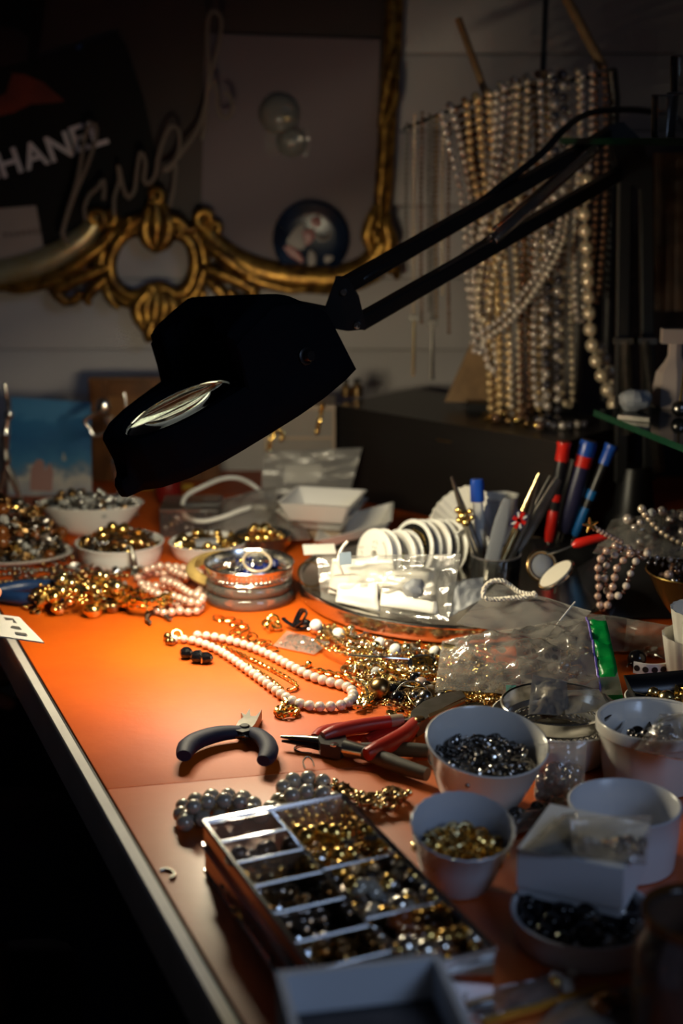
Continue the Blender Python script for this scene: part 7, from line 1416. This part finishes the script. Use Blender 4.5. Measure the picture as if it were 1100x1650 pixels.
# head details
hc_ = V((PX + .035, PY, 1.215))
m = MB(); m.sphere(hc_, .092, 20, 14, sc=(1.02, .86, 1.22)); o = m.build('head', 'skin', per)
m = MB(); m.sphere(hc_ + V((-.018, 0, .028)), .097, 20, 14, sc=(.98, .94, 1.05)); m.build('hair', 'hair_dark', per)
m = MB(); m.lathe([(.010, -.012), (.013, -.008), (.007, .022), (0, .026)], 12, T(hc_ + V((.097, 0, -.006))) @ Rot(y=.15)); m.build('nose', 'skin', per)
for s in (-1, 1):
    MB().sphere(hc_ + V((.080, s * .030, .014)), .011, 12, 8).build('eye', 'bead_white', per); MB().sphere(hc_ + V((.0885, s * .030, .013)), .0052, 10, 7).build('iris', 'bead_black', per); MB().sphere(hc_ + V((0, s * .080, 0)), .02, 12, 8, sc=(.8, .35, 1.4)).build('ear', 'skin', per)
MB().sphere(hc_ + V((.080, 0, -.052)), .018, 12, 8, sc=(.4, 1.2, .35)).build('mouth', 'red_rubber', per)
# the hand: palm and five fingers, forefinger and thumb closing on the tag
kn0 = V((-.375, 1.150, TZ + .060))
hv = [wr, wr.lerp(kn0, .5), kn0]; he = [(0, 1), (1, 2)]; hr = [(.027, .020), (.038, .019), (.038, .016)]; roots = [0]
def finger(base, mids, tip, r):
    b0 = len(hv); hv.extend([V(base)] + [V(q) for q in mids] + [V(tip)]); he.extend([(b0 + k, b0 + k + 1) for k in range(len(mids) + 1)]); roots.append(b0); hr.extend([lerp_list([r * 1.12, r, r * .95, r * .72], k / (len(mids) + 1)) for k in range(len(mids) + 2)])
finger(kn0 + V((0, -.022, .002)), [kn0 + V((.032, -.026, .010)), ti.lerp(kn0, .28) + V((0, 0, .012))], ti, .0088)
finger(kn0 + V((.004, -.004, .0)), [kn0 + V((.040, -.004, .006)), kn0 + V((.066, -.006, -.010))], kn0 + V((.074, -.010, -.026)), .0090)
finger(kn0 + V((.002, .014, -.002)), [kn0 + V((.034, .014, .002)), kn0 + V((.054, .012, -.016))], kn0 + V((.052, .008, -.030)), .0086)
finger(kn0 + V((-.004, .030, -.004)), [kn0 + V((.022, .032, -.004)), kn0 + V((.038, .030, -.018))], kn0 + V((.034, .026, -.030)), .0076)
th0 = wr.lerp(kn0, .62) + V((0, -.024, -.008)); finger(th0, [th0.lerp(tt, .42) + V((0, -.012, -.004)), th0.lerp(tt, .74) + V((0, -.006, -.002))], tt, .0100)
skin('hand', hv, he, hr, 'skin', per, roots)
hl = [wr_l, wr_l.lerp(V((-.33, 1.37, .628)), .5), V((-.33, 1.37, .628))]; el2 = [(0, 1), (1, 2)]; rl = [(.026, .02), (.036, .017), (.036, .014)]; ro = [0]
for k in range(4):
    b0 = len(hl); p = V((-.33, 1.345 + .017 * k, .628)); hl += [p, p + V((.032, 0, -.004)), p + V((.056 - .004 * abs(k - 1), 0, -.016)), p + V((.070 - .006 * abs(k - 1), 0, -.026))]; el2 += [(b0, b0 + 1), (b0 + 1, b0 + 2), (b0 + 2, b0 + 3)]; ro.append(b0); rl += [.0096, .0088, .0082, .0064]
b0 = len(hl); p = V((-.37, 1.345, .632)); hl += [p, p + V((.026, -.026, -.002)), p + V((.048, -.034, -.008))]; el2 += [(b0, b0 + 1), (b0 + 1, b0 + 2)]; ro.append(b0); rl += [.0105, .0095, .007]
skin('hand', hl, el2, rl, 'skin', per, ro)
st = thing('stool', 'round dark stool under the seated person', 'stool', (PX, PY, 0)); MB().lathe([(0, .405), (.165, .405), (.175, .415), (.175, .435), (.165, .445), (0, .445)], 36, T((PX, PY, 0))).build('seat', 'black_plastic', st)
for k in range(4):
    a = PI / 4 + k * PI / 2; MB().tube([(PX + .12 * math.cos(a), PY + .12 * math.sin(a), .41), (PX + .18 * math.cos(a), PY + .18 * math.sin(a), .0)], .014, 10).build('leg', 'dull_steel', st)
# paper tag held over the bench edge
tg_ = thing('paper_tag', 'white paper price tag with grey bars held over the bench edge', 'tag', at(30, 1012, 1.10))
P = [at(-26, 1022, 1.100), at(71, 1036, 1.075), at(31, 995, 1.110), at(-40, 986, 1.135)]; up0 = V((0, 0, .0006))
m = MB(); m.add([p - up0 for p in P] + [p + up0 for p in P], [(3, 2, 1, 0), (4, 5, 6, 7), (0, 1, 5, 4), (1, 2, 6, 5), (2, 3, 7, 6), (3, 0, 4, 7)]); m.build('tag', 'paper', tg_, sharp=20)
def tq_(u, v): return P[0].lerp(P[1], u).lerp(P[3].lerp(P[2], u), v) + up0 * 2.2 + V((0, -.0004, 0))
m = MB()
for v0, v1, u0, u1 in ((.16, .26, .60, .80), (.40, .52, .58, .78), (.66, .86, .60, .80)): m.add([tq_(u0, v0), tq_(u1, v0), tq_(u1, v1), tq_(u0, v1)], [(0, 1, 2, 3)])
for k in range(5): m.add([tq_(.22 + .05 * k, .50), tq_(.25 + .05 * k, .50), tq_(.25 + .05 * k, .56), tq_(.22 + .05 * k, .56)], [(0, 1, 2, 3)])
m.build('printed_bars', mat('print_bar', (.10, .095, .085), .8).name, tg_, sharp=None)
